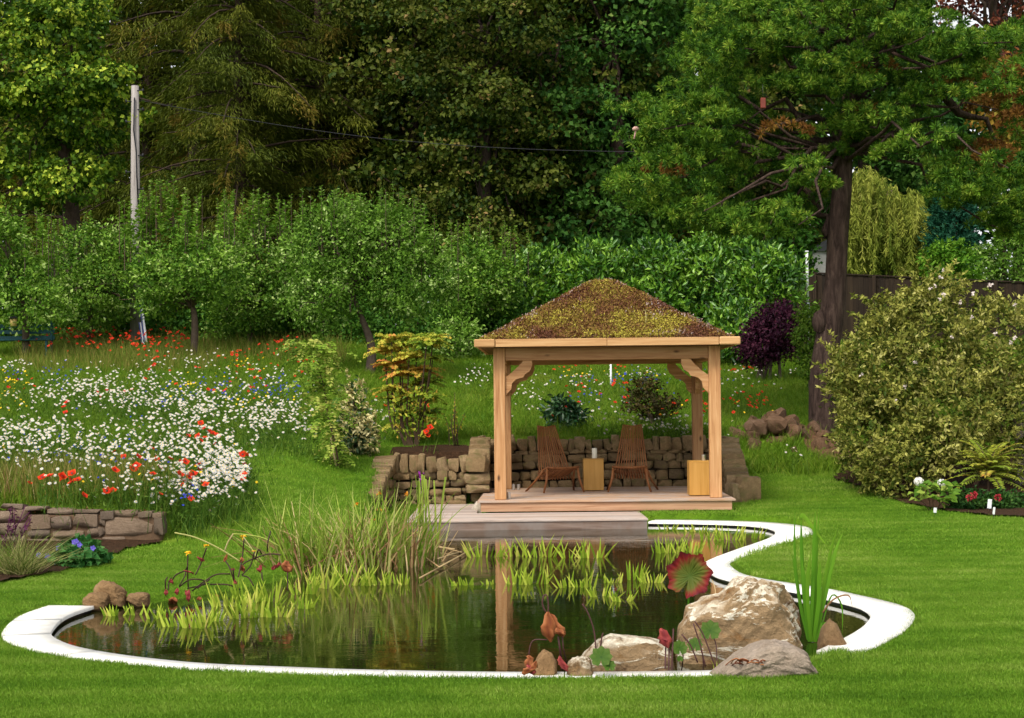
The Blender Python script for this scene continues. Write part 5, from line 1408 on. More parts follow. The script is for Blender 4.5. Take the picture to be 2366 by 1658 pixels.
hedge('laurel_hedge', 'tall glossy laurel hedge behind the gazebo roof', 'hedge', [E(1150, 570, 1330, 780, 40.5, 0.9), E(1280, 555, 1480, 790, 40.5, 1.0), E(1420, 545, 1620, 800, 40.5, 1.0), E(1560, 540, 1740, 800, 40.3, 1.0), E(1680, 552, 1830, 760, 40, 0.9), E(1730, 590, 1852, 720, 39.6, 0.7), E(1640, 700, 1760, 845, 39.0, 0.6), E(1120, 720, 1260, 850, 39.5, 0.6)], 1450, 24, 0.26, 0.15, 0.062, m_laurel, 302, onground(1480, 40.5), 14, tint=(0.05, 0.95), surf=0.72, up=0.3, tipz=0.9, jit=0.3)
hedge('rounded_bush', 'mid green bush left of the gazebo eaves at the meadow top', 'bush', [E(1000, 730, 1110, 850, 38, 0.7)], 130, 20, 0.2, 0.09, 0.05, m_orch2, 303, onground(1050, 38), 5, tint=(0.2, 1.0))
hedge('purple_bush', 'dark purple leaved bush between the gazebo roof and the pine trunk', 'bush', [E(1735, 695, 1860, 830, 36.5, 0.7), E(1715, 740, 1800, 850, 36.5, 0.6)], 330, 22, 0.17, 0.075, 0.045, m_purple, 304, onground(1790, 36.5), 5, surf=0.6)
hedge('small_maple', 'small light green maple just left of the pine trunk', 'shrub', [E(1838, 740, 1902, 820, 34.5, 0.4), E(1850, 700, 1900, 770, 34.7, 0.4), E(1848, 800, 1905, 880, 34.4, 0.35)], 170, 18, 0.15, 0.07, 0.04, m_mapleg, 305, onground(1873, 34.5), 4, tipz=-0.5)
# ------------------------------------------------------------------ big shrub, right
m_shrub = leafmat('variegated_leaf', [(0.05, 0.085, 0.010), (0.125, 0.155, 0.022), (0.25, 0.25, 0.045), (0.40, 0.39, 0.09), (0.50, 0.47, 0.16)], [0, 0.3, 0.6, 0.85, 1], 0.25)
m_stem = plainmat('brown_stem', (0.085, 0.05, 0.03), 0.8)
m_petalw = plainmat('white_petal', (0.80, 0.78, 0.72), 0.6, noise=0.05, transl=0.2)
m_petalp = plainmat('pink_petal', (0.66, 0.56, 0.53), 0.6, noise=0.05, transl=0.2)
b = onground(2150, 25.6)
sh = thing('variegated_shrub', 'huge rounded olive yellow shrub with tiny pale flowers at the right', 'shrub', tuple(b))
rs = np.random.RandomState(401); D = 25.2
ells = [E(1940, 740, 2150, 1010, D, 1.1), E(2040, 668, 2255, 930, D + 0.3, 1.2), E(1915, 800, 2020, 980, D - 0.2, 0.6), E(2190, 690, 2440, 960, D + 0.2, 1.2), E(1925, 880, 2150, 1130, D - 0.6, 0.9), E(2060, 850, 2300, 1080, D - 0.6, 1.0), E(1990, 1000, 2170, 1180, D - 1.0, 0.7), E(2200, 880, 2440, 1100, D - 0.2, 0.9), E(2120, 640, 2200, 760, D, 0.5), E(2010, 695, 2090, 800, D, 0.5)]
c = Soup(); crown(c, ells, 1250, 26, 0.115, 0.074, 0.036, rs, 0.35, 0.7, 1.0, 0.74, (0.0, 0.95), 0.35, 0.5)
sh_n = 330; kk = rs.randint(0, len(ells), sh_n); dd_ = rand_dirs(sh_n, rs); dd_[:, 1] = -np.abs(dd_[:, 1]); dd_[:, 2] = dd_[:, 2] * 0.8 + 0.25
for e_, d_ in zip([ells[k] for k in kk], dd_):      # arching sprays that break the outline
    p0 = e_[0] + e_[1] * d_ * 0.85; ax_ = nrm(d_ * [1, 1, 0.4] + [0, 0, 0.55]); ln_ = 0.22 + 0.28 * rs.rand(); n_ = 22; u_ = rs.rand(n_)
    pos_ = p0 + ax_ * (u_ * ln_)[:, None] + np.array([0, 0, -0.25 * ln_]) * (u_ ** 2)[:, None]
    add_leaves(c, pos_, rand_dirs(n_, rs) + ax_ * 0.8, rand_dirs(n_, rs) * 0.6 + [0, -0.5, 0.8], 0.082, 0.038, np.clip(0.25 + 0.55 * rs.rand() + 0.15 * rs.normal(size=n_), 0, 1))
T_ = [P(a + rs.normal() * 4, y + rs.normal() * 4, D + rs.normal() * 0.5) for a, y in [(1950, 760), (1975, 730), (2010, 705), (2045, 672), (2078, 612), (2082, 640), (2110, 640), (2150, 630), (2180, 620), (2175, 640), (2215, 650), (2250, 672), (2290, 680), (2330, 692), (2360, 685), (1930, 790), (1920, 850), (2130, 655), (2310, 668), (2062, 680), (2022, 715), (2230, 652)]]
shoots(c, T_, 0.35 + 0.25 * rs.rand(len(T_)), 34, 0.085, 0.038, rs, (0.3, 1.0))
stuff(c.build('leaves', m_shrub, sh))
t = Soup()
for i in range(14):
    e = ells[i % 7][0] + rs.normal(size=3) * 0.10 - [0, 0, 0.25]; f = b + [rs.normal() * 0.35, rs.normal() * 0.3 - 0.3, -0.1]
    tube(t, crom([f, (f + e) / 2 + rs.normal(size=3) * 0.1, e], 4), [0.04, 0.025, 0.01], 6, cap=False)
t.build('stems', m_stem, sh)
fl = Soup()
for px, py in [(2179, 625), (2174, 640), (2150, 665), (2180, 680), (2170, 690), (2160, 660), (2290, 655), (2248, 678), (2244, 732), (2345, 780), (2300, 770), (2200, 777), (1990, 866), (2116, 835), (2092, 893), (2218, 697), (2345, 705), (2068, 925), (2285, 660), (2335, 790)]:
    p = P(px, py, D - 1.15); n = 6
    add_leaves(fl, np.repeat(p[None], n, 0), rand_dirs(n, rs), rand_dirs(n, rs) + [0, -1, 0.5], 0.042, 0.034, rs.rand(n)); fl.build('flower', m_petalp, sh); fl = Soup()

# ------------------------------------------------------------------ right bed: hydrangea, sumac, red-flowered plant, labels
m_hyd = leafmat('hydrangea_leaf', [(0.05, 0.13, 0.012), (0.13, 0.25, 0.02), (0.28, 0.36, 0.06)])
b = G(2160, 1180); D = b[1] - 0.05
hy = thing('hydrangea', 'small hydrangea with two white flower heads in the right bed', 'hydrangea', tuple(b)); rs = np.random.RandomState(411)
c = Soup()
for i in range(95):
    px, py = 2110 + 95 * rs.rand(), 1112 + 62 * rs.rand() * (0.5 + 0.5 * rs.rand())
    p = P(px, py, D + rs.normal() * 0.12); lf = Soup()
    add_leaves(lf, p[None], np.array([[rs.normal(), -0.6 * rs.rand(), -0.3 + 0.6 * rs.rand()]]), np.array([[0, -0.6, 1.0]]) + rs.normal(size=(1, 3)) * 0.3, 0.115, 0.072, rs.rand())
    o = lf.build('leaf', m_hyd, hy)
t = Soup()
for px, py in ((2123, 1115), (2175, 1118), (2140, 1120), (2190, 1140), (2120, 1150)): tube(t, [b + [rs.normal() * 0.03, 0, -0.05], (b + P(px, py, D)) / 2 + [rs.normal() * 0.03, 0, 0], P(px, py, D)], 0.006, 5)
t.build('stems', m_stem, hy)
for px, py, r in ((2123, 1112, 12), (2176, 1115, 10.5)):
    p = P(px, py, D - 0.1); r_ = r * D / FPX; n = 90; d = rand_dirs(n, rs); d[:, 2] *= 0.85; s = Soup()
    nd = nrm(np.cross(d, rand_dirs(n, rs)))
    for k in range(4):
        a = k * math.pi / 2; td = nd * math.cos(a) + np.cross(d, nd) * math.sin(a)
        add_leaves(s, p + d * r_ * 0.88, td + d * 0.25, d, r_ * 0.30, r_ * 0.28, 0.5, 0.05, 0.0)
    s.build('flower_head', m_petalw, hy)
m_sumac = leafmat('sumac_leaf', [(0.14, 0.22, 0.02), (0.26, 0.32, 0.03), (0.40, 0.37, 0.05), (0.42, 0.20, 0.04)], [0, 0.45, 0.8, 1])
b = G(2285, 1178); D = 23.2; b = onground(2285, D)
sm = thing('sumac_shrub', 'feathery yellow green sumac at the right end of the bed', 'shrub', tuple(b)); rs = np.random.RandomState(412)
st = Soup(); c0 = P(2285, 1085, D); tube(st, [b - [0, 0, 0.1], P(2283, 1140, D), c0], [0.018, 0.015, 0.01], 6); st.build('stem', m_stem, sm)
for i in range(40):
    a = i * 2.399; el_ = 0.85 - 1.1 * (i / 40)
    d = np.array([math.cos(a), math.sin(a) * 0.8 - 0.25, 0.35 + el_]); f = Soup()
    frond(f, c0 + [0, 0, -0.24 * i / 40 + 0.10], d, 0.44 + 0.18 * rs.rand(), 12, 0.024, 0.125, 0.35, 0.15 + 0.55 * rs.rand() + (0.2 if i % 7 == 0 else 0), 0, 1, rs)
    f.build('frond', [m_sumac, m_stem], sm)
m_dkleaf = leafmat('dark_plant_leaf', [(0.012, 0.05, 0.010), (0.03, 0.09, 0.015), (0.06, 0.13, 0.02)])
m_redfl = plainmat('red_flower', (0.45, 0.035, 0.05), 0.55, transl=0.2)
b = G(2250, 1180); D = b[1] + 0.15
rp = thing('red_flowered_plant', 'low dark leaved plant with red blooms beneath the sumac', 'plant', tuple(b)); c = Soup()
crown(c, [E(2195, 1130, 2275, 1180, D, 0.25), E(2270, 1135, 2370, 1185, D + 0.1, 0.25)], 130, 18, 0.07, 0.06, 0.03, np.random.RandomState(5), tint=(0.1, 0.9)); stuff(c.build('leaves', m_dkleaf, rp))
for px, py in ((2250, 1143), (2306, 1149), (2240, 1150)):
    s = Soup(); p = P(px, py, D - 0.35); n = 40; d = rand_dirs(n); add_leaves(s, p + d * 0.02, d, rand_dirs(n), 0.035, 0.02, 0.5); s.build('bloom', m_redfl, rp)
for lb, px, py, w_, h_ in (('white oblong plant label standing in the right bed', 2287, 1172, 0.055, 0.115), ('smaller white plant label leaning by the larger one', 2297, 1186, 0.028, 0.085), ('pale plant label at the foot of the hydrangea', 2161, 1182, 0.04, 0.06)):
    p = G(px, py + 12); t = thing('plant_label', lb, 'plant label', tuple(p), 'plant labels in the right bed', 0.2)
    box('tag', t, (0, 0, 0.05 + h_ / 2), (w_, 0.006, h_), m_wht, 0.002, (0, 0.12, 0)); s = Soup(); tube(s, [(0, 0.006, -0.05), (0, 0.006, 0.09)], 0.004, 5); link('stake', s.mesh('stake', [m_iron]), t)
# grey stone gatepost at the right edge
m_gatep = stonemat('lichened_stone', [(0.16, 0.13, 0.11), (0.30, 0.26, 0.22), (0.42, 0.38, 0.33)], 6, 0.8, 0.1, 0.02, rnd=False)
p = onground(2375, 25.0); gp = thing('stone_pillar', 'rough grey stone pillar at the right edge beside the big shrub', 'pillar', (p[0], p[1], p[2]))
POOLG = stone_pool(4, 91, m_gatep, rnd=0.25)
for k in range(6): link('stone', POOLG[k % 4], gp, (0.02 * (k % 2), 0, 0.1 + 0.2 * k), (0, 0, k * 1.57), (0.36, 0.36, 0.22))
# ------------------------------------------------------------------ left bed: grass tuft, geranium, purple plant
m_tg = leafmat('fine_grass', [(0.06, 0.12, 0.015), (0.14, 0.20, 0.03), (0.30, 0.30, 0.10), (0.42, 0.36, 0.16)])
def clump_blades(name, label, cat, base, n, h, spread, W, bend, mat, seed, lean=0.5, segs=4, part='blades', group=None):
    rs = np.random.RandomState(seed); t = thing(name, label, cat, tuple(base), group); s = Soup()
    bs = base + np.c_[rs.normal(size=(n, 2)) * spread, np.full(n, -0.03)]
    blades(s, bs, np.c_[rs.normal(size=(n, 2)) * lean, np.ones(n)], h * (0.5 + 0.6 * rs.rand(n)), W, bend * rs.rand(n), rs.rand(n), segs)
    stuff(s.build(part, mat, t)); return t
b = G(45, 1330); clump_blades('ornamental_grass', 'fountain of fine pale grass at the left edge of the pond lawn', 'grass clump', b, 420, 0.55, 0.06, 0.006, 0.9, m_tg, 421, 0.55)
b = G(-35, 1320); clump_blades('ornamental_grass', 'darker green grass clump cut by the left edge', 'grass clump', b, 200, 0.42, 0.08, 0.009, 0.8, m_meadow, 422, 0.45)
m_ger = leafmat('geranium_leaf', [(0.015, 0.075, 0.015), (0.04, 0.15, 0.03), (0.11, 0.25, 0.06)])
m_blue = plainmat('violet_blue_petal', (0.17, 0.13, 0.62), 0.55, transl=0.2)
b = G(190, 1308); D = b[1] + 0.1
gr = thing('blue_geranium', 'low green geranium with violet blue flowers before the stone wall', 'plant', tuple(b)); c = Soup()
crown(c, [E(135, 1262, 250, 1312, D, 0.3), E(150, 1248, 215, 1290, D + 0.1, 0.2)], 120, 16, 0.055, 0.06, 0.055, np.random.RandomState(6), tint=(0.1, 0.95)); stuff(c.build('leaves', m_ger, gr))
for px, py in ((176, 1250), (184, 1258), (181, 1266), (136, 1266), (90, 1282), (110, 1284), (126, 1308), (172, 1252), (215, 1266)):
    s = Soup(); p = P(px, py, D - 0.15); a = np.arange(5) * 1.2566; d = np.stack([np.cos(a), np.full(5, -0.4), np.sin(a)], 1)
    add_leaves(s, np.repeat(p[None], 5, 0), d, np.repeat([[0, -1.0, 0.3]], 5, 0), 0.030, 0.034, 0.5); s.build('flower', m_blue, gr)
m_purp = leafmat('purple_stem_leaf', [(0.06, 0.012, 0.04), (0.13, 0.03, 0.09), (0.10, 0.07, 0.03)])
b = G(28, 1270); b2 = np.array([b[0], 17.0, 0.12])
pp = thing('purple_plant', 'thin purple stemmed plant in front of the stone wall', 'plant', tuple(b2)); rs = np.random.RandomState(431)
for i in range(9):
    s = Soup(); tp_ = P(8 + 70 * rs.rand(), 1165 + 50 * rs.rand(), 16.9 + rs.normal() * 0.1); f = b2 + [rs.normal() * 0.1, 0, -0.05]
    tube(s, [f, (f + tp_) / 2, tp_], 0.004, 4); n = 12; u = rs.rand(n)[:, None]
    add_leaves(s, f + (tp_ - f) * u, rand_dirs(n, rs) + [0, 0, 0.4], rand_dirs(n, rs) + [0, 0, 1], 0.05, 0.022, rs.rand(n)); s.build('stem', m_purp, pp)

# ------------------------------------------------------------------ shrubs on the slope
m_mah = leafmat('mahonia_leaf', [(0.06, 0.14, 0.012), (0.20, 0.27, 0.02), (0.44, 0.42, 0.05), (0.58, 0.36, 0.06), (0.50, 0.17, 0.05)], [0, 0.3, 0.6, 0.82, 1])
D = 25.5; b = onground(955, 25.1)
mh = thing('mahonia_shrub', 'tall yellow and orange leaved mahonia left of the gazebo', 'shrub', tuple(b)); rs = np.random.RandomState(441)
heads = [(905, 790, .55), (925, 800, .6), (890, 815, .65), (965, 785, .4), (985, 800, .3), (1000, 790, .45), (945, 830, .7), (905, 850, .85), (930, 870, .9), (975, 860, .75), (985, 885, .3), (950, 900, .7), (1000, 830, .2), (920, 930, .4), (990, 920, .25), (905, 905, .6), (940, 960, .35), (985, 960, .2), (925, 985, .55)]
st = Soup()
for i, (px, py, tn) in enumerate(heads):
    h = P(px, py, D + rs.normal() * 0.25); f = P(945 + 24 * rs.rand() , 1040, D)
    f[2] = b[2] - 0.1; mid = P(940 + (px - 945) * 0.7, 970, D)
    if i < 11: tube(st, crom([f, mid * 0.6 + f * 0.4, mid, h], 3), [0.026, 0.02, 0.016, 0.01], 6)
    else: tube(st, [mid, h], [0.012, 0.008], 5)
    f_ = Soup()
    for k in range(16 if i < 12 else 10):
        a = k * 2.399 + i; d = np.array([math.cos(a), math.sin(a), 0.2 + 0.9 * rs.rand()])
        frond(f_, h, d, 0.27 + 0.10 * rs.rand(), 7, 0.055, 0.095, 0.40, np.clip(tn + rs.normal() * 0.12, 0, 1), 0, None, rs)
    f_.build('leaf_whorl', m_mah, mh)
st.build('stems', m_stem, mh)
n = 500; pos = np.array([P(905 + 105 * rs.rand(), 890 + 120 * rs.rand(), D + rs.normal() * 0.25) for _ in range(n)])
c = Soup(); add_leaves(c, pos, rand_dirs(n, rs) + [0, 0, -0.2], rand_dirs(n, rs) + [0, -0.5, 1], 0.08, 0.035, np.clip(rs.rand(n) * 0.8, 0, 1)); stuff(c.build('lower_leaves', m_mah, mh))
m_holly = leafmat('holly_leaf', [(0.02, 0.06, 0.015), (0.06, 0.10, 0.025), (0.42, 0.36, 0.12), (0.66, 0.58, 0.28)], [0, 0.35, 0.6, 1], 0.15, 0.4, 0.4)
D = 24.6; b = onground(820, D)
c = Soup(); ho = thing('variegated_holly', 'cream variegated holly bush left of the mahonia', 'shrub', tuple(b)); rs = np.random.RandomState(442)
crown(c, [E(795, 920, 860, 1010, D, 0.3), E(785, 960, 875, 1060, D, 0.35), E(800, 860, 832, 950, D + 0.1, 0.15), E(840, 1000, 870, 1045, D, 0.2)], 110, 16, 0.10, 0.07, 0.036, rs, tint=(0.15, 0.95), jit=0.45, surf=0.7)
crown(c, [E(785, 960, 850, 1060, D, 0.25)], 50, 18, 0.10, 0.06, 0.034, rs, tint=(0.0, 0.2), jit=0.1)
shoots(c, [P(880, 985, D), P(800, 848, D)], 0.3, 26, 0.06, 0.03, rs, (0.5, 1)); stuff(c.build('leaves', m_holly, ho))
t = Soup(); tube(t, [b - [0, 0, 0.1], P(822, 1000, D), P(815, 900, D)], [0.02, 0.014, 0.006], 6); t.build('stem', m_stem, ho)
m_wist = leafmat('climber_leaf', [(0.06, 0.13, 0.012), (0.15, 0.26, 0.02), (0.28, 0.39, 0.05), (0.40, 0.40, 0.09)])
m_cane = plainmat('bamboo_cane', (0.52, 0.38, 0.20), 0.5)
D = 23.2; b = onground(783, D); rs = np.random.RandomState(443)
wi = thing('climbing_plant', 'pale green climber tied to leaning canes left of the holly', 'climber', tuple(b))
s = Soup(); tube(s, [P(786, 1125, D), P(764, 1010, D)], 0.013, 6); s.build('cane', m_cane, wi)
s = Soup(); tube(s, [P(740, 895, D + 0.1), P(728, 835, D + 0.1)], 0.012, 6); s.build('cane', m_cane, wi)
s = Soup(); tube(s, crom([P(790, 1120, D), P(775, 1030, D), P(758, 960, D), P(745, 880, D), P(715, 800, D)], 4), [0.016, 0.008], 6); tube(s, [P(766, 1125, D), P(764, 1050, D), P(770, 980, D)], 0.006, 5); s.build('stem', m_stem, wi)
c = Soup()
for i in range(300):
    py = 785 + 300 * rs.rand() ** 1.35; xc = np.interp(py, [785, 900, 1000, 1100], [722, 742, 762, 790]); wd = np.interp(py, [785, 830, 920, 1000, 1100], [35, 52, 48, 30, 20])
    p = P(xc + rs.normal() * wd * 0.55, py, D + rs.normal() * 0.2)
    d = np.array([rs.normal(), rs.normal(), 0.2]); frond(c, p, d, 0.16 + 0.12 * rs.rand(), 5, 0.034, 0.075, 0.55, rs.rand(), 0, None, rs)
stuff(c.build('leaves', m_wist, wi))
D = 25.3; b = onground(1048, D); rs = np.random.RandomState(444)
tw = thing('twiggy_sapling', 'thin twiggy sapling with sparse leaves behind the low drystone wall', 'sapling', tuple(b)); c = Soup()
for i in range(7):
    tpx = P(1020 + 65 * rs.rand(), 905 + 60 * rs.rand(), D + rs.normal() * 0.1); s = Soup(); tube(s, [b + [rs.normal() * 0.05, 0, -0.05], (b + tpx) / 2 + rs.normal(size=3) * 0.03, tpx], [0.008, 0.003], 4); s.build('twig', m_stem, tw)
    n = 14; u = 0.3 + 0.7 * rs.rand(n)[:, None]; add_leaves(c, b + (tpx - b) * u, rand_dirs(n, rs), rand_dirs(n, rs) + [0, 0, 1], 0.05, 0.025, 0.2 + 0.6 * rs.rand(n))
stuff(c.build('leaves', m_mah, tw))
m_rhod = leafmat('rhododendron_leaf', [(0.006, 0.030, 0.010), (0.015, 0.060, 0.018), (0.035, 0.10, 0.03), (0.09, 0.15, 0.05)], None, 0.12, 0.4, 0.4)
D = 26.9; hedge('dark_rhododendron', 'dark glossy shrub behind the left lounge chair', 'shrub', [E(1268, 915, 1330, 990, D, 0.35), E(1300, 945, 1355, 1015, D, 0.3), E(1280, 960, 1345, 1020, D, 0.3)], 75, 20, 0.12, 0.11, 0.042, m_rhod, 451, onground(1310, D), 4, tint=(0.05, 0.8), surf=0.5)
m_dacer = leafmat('dark_acer_leaf', [(0.025, 0.03, 0.006), (0.055, 0.05, 0.012), (0.10, 0.075, 0.02)])
hedge('dark_acer', 'small dark olive leaved tree behind the right lounge chair', 'sapling', [E(1450, 865, 1530, 930, D, 0.3), E(1500, 910, 1570, 960, D, 0.25), E(1470, 920, 1530, 985, D, 0.25), E(1485, 985, 1540, 1012, D, 0.2), E(1440, 905, 1480, 950, D, 0.2)], 120, 15, 0.10, 0.055, 0.034, m_dacer, 452, onground(1505, D), 7, tint=(0.05, 0.9), surf=0.4, jit=0.3)

# ------------------------------------------------------------------ reeds
m_reed = leafmat('reed_blade', [(0.10, 0.20, 0.015), (0.22, 0.34, 0.03), (0.38, 0.48, 0.08), (0.54, 0.56, 0.17), (0.60, 0.50, 0.25)], [0, 0.35, 0.65, 0.85, 1], 0.4)
m_straw = leafmat('dry_reed', [(0.18, 0.085, 0.04), (0.36, 0.22, 0.10), (0.60, 0.46, 0.24)], None, 0.2)
m_orange = plainmat('orange_petal', (0.80, 0.32, 0.02), 0.5, transl=0.2); m_yel = plainmat('yellow_petal', (0.85, 0.50, 0.02), 0.5, transl=0.2)
m_mag = plainmat('magenta_petal', (0.42, 0.04, 0.42), 0.5, transl=0.2)
def reeds(label, px, py, n, h, spread, seed, lean=0.16, dry=0.3, bias=0.0, W=0.021):
    rs = np.random.RandomState(seed); b = PZ(px, py, 0.0); t = thing('reed_clump', label, 'reeds', tuple(b), 'reed clumps at the back of the pond')
    s = Soup(); q = Soup()
    bs = b + np.c_[rs.normal(size=n) * spread, rs.normal(size=n) * spread * 1.6, np.full(n, -0.05)]
    d = np.c_[rs.normal(size=n) * lean + bias, rs.normal(size=n) * lean, np.ones(n)]
    L = h * (0.45 + 0.65 * rs.rand(n))
    bd = np.abs(rs.normal(size=n)) * 0.28
    k = rs.rand(n) < dry
    blades(s, bs[~k], d[~k], L[~k], W * (0.6 + 0.6 * rs.rand((~k).sum())), bd[~k], np.clip(rs.rand((~k).sum()) * 0.9, 0, 1), 4)
    blades(q, bs[k], d[k] * [1.5, 1.5, 1], L[k] * 0.75, W * 0.7, bd[k] * 1.6, rs.rand(k.sum()), 4, blunt=0.3)
    stuff(s.build('green_blades', m_reed, t)); stuff(q.build('dry_stalks', m_straw, t)); return t
reeds('sparse reed clump with long blades arching left over the lawn edge', 655, 1325, 60, 0.88, 0.10, 501, 0.34, 0.2, -0.15)
reeds('loose reed clump right of the arching one, left part of the reed bed', 715, 1322, 130, 0.92, 0.13, 502, 0.22, 0.3, -0.08)
reeds('dense reed clump in front of the climber, middle of the reed bed', 785, 1318, 190, 0.86, 0.14, 503, 0.19, 0.35)
reeds('reed clump with orange flowers among its blades', 850, 1312, 190, 0.88, 0.14, 504, 0.17, 0.35, 0.02)
reeds('tall reed clump in front of the low drystone bed wall', 915, 1306, 180, 0.86, 0.13, 505, 0.14, 0.35, 0.04)
r_ = reeds('straw coloured reed clump at the jetty end with cut stalks', 985, 1292, 100, 0.55, 0.07, 506, 0.15, 0.65, 0.05)
rs = np.random.RandomState(507); c = Soup(); b = PZ(985, 1290, 0)
n = 16; bs = b + np.c_[rs.normal(size=n) * 0.055, rs.normal(size=n) * 0.05, np.zeros(n)]
blades(c, bs, np.c_[rs.normal(size=n) * 0.05, rs.normal(size=n) * 0.05, np.ones(n)], 0.76 + 0.07 * rs.rand(n), 0.020, 0.02, 0.3 + 0.4 * rs.rand(n), 3, blunt=0.9); c.build('cut_blades', m_reed, r_)
for (x0, y0), (x1, y1) in (((990, 1255), (1066, 1276)), ((1012, 1290), (1066, 1274)), ((965, 1275), (1015, 1310)), ((1000, 1262), (1050, 1268)), ((1015, 1310), (1110, 1258)), ((970, 1335), (1020, 1308)), ((975, 1262), (1010, 1250))):
    s = Soup(); tube(s, [PZ(x0, y0, 0.03), PZ(x1, y1, 0.02)], 0.008, 5, 0.5 + 0.5 * rs.rand()); s.build('fallen_stalk', m_straw, r_)
for i, (px, py) in enumerate(((876, 1141), (822, 1163), (878, 1176), (863, 1200), (940, 1142))):
    b = PZ(px - 6, 1300, 0); b2 = P(px, py, b[1])
    t = thing('orange_flower', ('orange flower highest in the reeds before the wall end', 'orange flower left in the reed bed', 'small orange flower beneath the highest one in the reeds', 'lowest orange flower in the reed bed', 'orange flower right of the others before the low drystone wall')[i], 'flower', tuple(b), 'orange flowers in the reed bed')
    s = Soup(); tube(s, [b, b2], 0.004, 4); s.build('stem', m_reed, t)
    s = Soup(); d = rand_dirs(10, rs) * [1, 1, 0.4]; add_leaves(s, np.repeat(b2[None], 10, 0), d, rand_dirs(10, rs) * 0.4 + [0, 0, 1], 0.035, 0.022, 0.5); s.build('bloom', m_orange, t)
b = PZ(972, 1292, 0); b2 = P(972, 1092, b[1] + 0.3)
t = thing('purple_flower_spike', 'thin purple loosestrife spike before the low drystone wall', 'flower', (b[0], b[1] + 0.3, 0)); s = Soup(); tube(s, [b + [0, 0.3, 0], b2], 0.004, 4); s.build('stem', m_stem, t)
s = Soup(); n = 60; pos = b2 + np.c_[rs.normal(size=(n, 2)) * 0.016, -0.22 * rs.rand(n)]; pos = pos[(pos[:, 2] > b2[2] - 0.08) | (pos[:, 2] < b2[2] - 0.11)]; add_leaves(s, pos, rand_dirs(len(pos), rs), rand_dirs(len(pos), rs), 0.03, 0.018, 0.5); s.build('bloom', m_mag, t)

# ------------------------------------------------------------------ water soldiers
m_wsol = leafmat('water_soldier_leaf', [(0.14, 0.24, 0.014), (0.28, 0.39, 0.03), (0.46, 0.52, 0.07), (0.56, 0.50, 0.12)], [0, 0.4, 0.85, 1], 0.3)
def wsol(px, py, hw, hp, i, label):
    rs = np.random.RandomState(600 + i); b = PZ(px, py, 0.0); sc = b[1] / FPX
    t = thing('water_soldier', label, 'water plant', tuple(b), 'water soldier rosettes in the pond')
    n = max(8, int(hw * 0.62)); x = (rs.rand(n) * 2 - 1) * hw * sc; y = rs.normal(size=n) * hw * sc * 0.35
    s = Soup()
    d = np.c_[x / (hw * sc) * 0.35 + rs.normal(size=n) * 0.22, rs.normal(size=n) * 0.2, np.ones(n)]
    blades(s, b + np.c_[x, y, np.full(n, -0.02)], d, hp * sc * (0.45 + 0.9 * rs.rand(n)) + 0.02, 0.016 + 0.008 * rs.rand(n), 0.12 * rs.rand(n), rs.rand(n) ** 1.2, 3, face=np.array([1.0, 0.25, 0]), taper=1.4)
    return stuff(s.build('leaves', m_wsol, t))
WS = [(1121, 1286, 40, 33, 'below the gazebo post reflection top'), (1198, 1285, 26, 34, 'just right of the post reflection below the jetty'), (1257, 1287, 40, 46, 'largest of the row below the jetty'), (1320, 1289, 22, 38, 'between the two largest in the row below the jetty'), (1371, 1289, 30, 40, 'under the candle reflection'), (1545, 1277, 42, 35, 'right of the chair reflections'), (1590, 1275, 30, 32, 'next to the red edged leaf, far side'),
      (1069, 1352, 25, 18, 'left of the post reflection, small'), (1132, 1350, 12, 14, 'tiny, touching the left side of the post reflection'), (1190, 1350, 22, 38, 'spiky, right beside the post reflection in the middle row'), (1237, 1349, 32, 35, 'broad, in the middle of the open water'), (1334, 1356, 45, 34, 'wide, mid pond above the long white topped rock'), (1414, 1346, 20, 20, 'small, between two wider ones in the middle row'), (1463, 1339, 25, 36, 'upright, left of the red edged leaf'), (1506, 1346, 25, 22, 'splayed, closest to the red edged leaf'), (1397, 1379, 28, 24, 'lowest pale one above the long rock, left of a pair'), (1440, 1388, 22, 22, 'lowest pale one above the long rock, right of a pair'),
      (1640, 1247, 30, 30, 'leftmost of the thick bed by the far white edging'), (1690, 1248, 32, 36, 'middle of the thick bed by the far white edging'), (1735, 1244, 26, 28, 'right end of the thick bed by the far white edging'), (1610, 1228, 26, 20, 'behind the thick bed close to the far edging'), (1545, 1222, 20, 14, 'beside the jetty corner under the far edging'), (1090, 1224, 14, 16, 'small, floating against the jetty face on the left'), (1146, 1222, 16, 20, 'small, floating against the jetty face, second from the reeds'),
      (268, 1422, 22, 22, 'leftmost, near the white edging at the left pond end'), (318, 1420, 24, 24, 'second from the left pond end'), (368, 1428, 24, 30, 'before the three tan stones'), (408, 1447, 26, 38, 'in front of the bog plant, nearest the camera'), (452, 1450, 28, 42, 'in front of the bog plant stems, right of the nearest'), (486, 1435, 26, 44, 'below the left yellow bog flower'), (520, 1400, 28, 56, 'tall, just right of the orange bog leaf'), (560, 1428, 26, 48, 'with one broad pale blade in front'), (600, 1425, 26, 50, 'right of the one with a broad pale blade'), (575, 1392, 26, 48, 'behind the front group at the bog plant'), (622, 1390, 26, 52, 'behind the front group, before the big red leaf'), (645, 1425, 24, 34, 'right end of the front left group'),
      (705, 1372, 26, 45, 'at the foot of the reeds on the left'), (745, 1358, 28, 48, 'at the foot of the reeds, second from left'), (785, 1352, 28, 50, 'at the foot of the reeds in the centre'), (822, 1352, 24, 46, 'at the foot of the reeds, with pale tall blades'), (870, 1352, 26, 36, 'at the foot of the reeds before the orange flowers'), (915, 1350, 26, 32, 'at the foot of the reeds on the right'), (700, 1405, 24, 34, 'floating in front of the left reeds')]
for i, (a, b_, hw, hp, lb) in enumerate(WS): wsol(a, b_, hw, hp, i, 'water soldier rosette ' + lb)
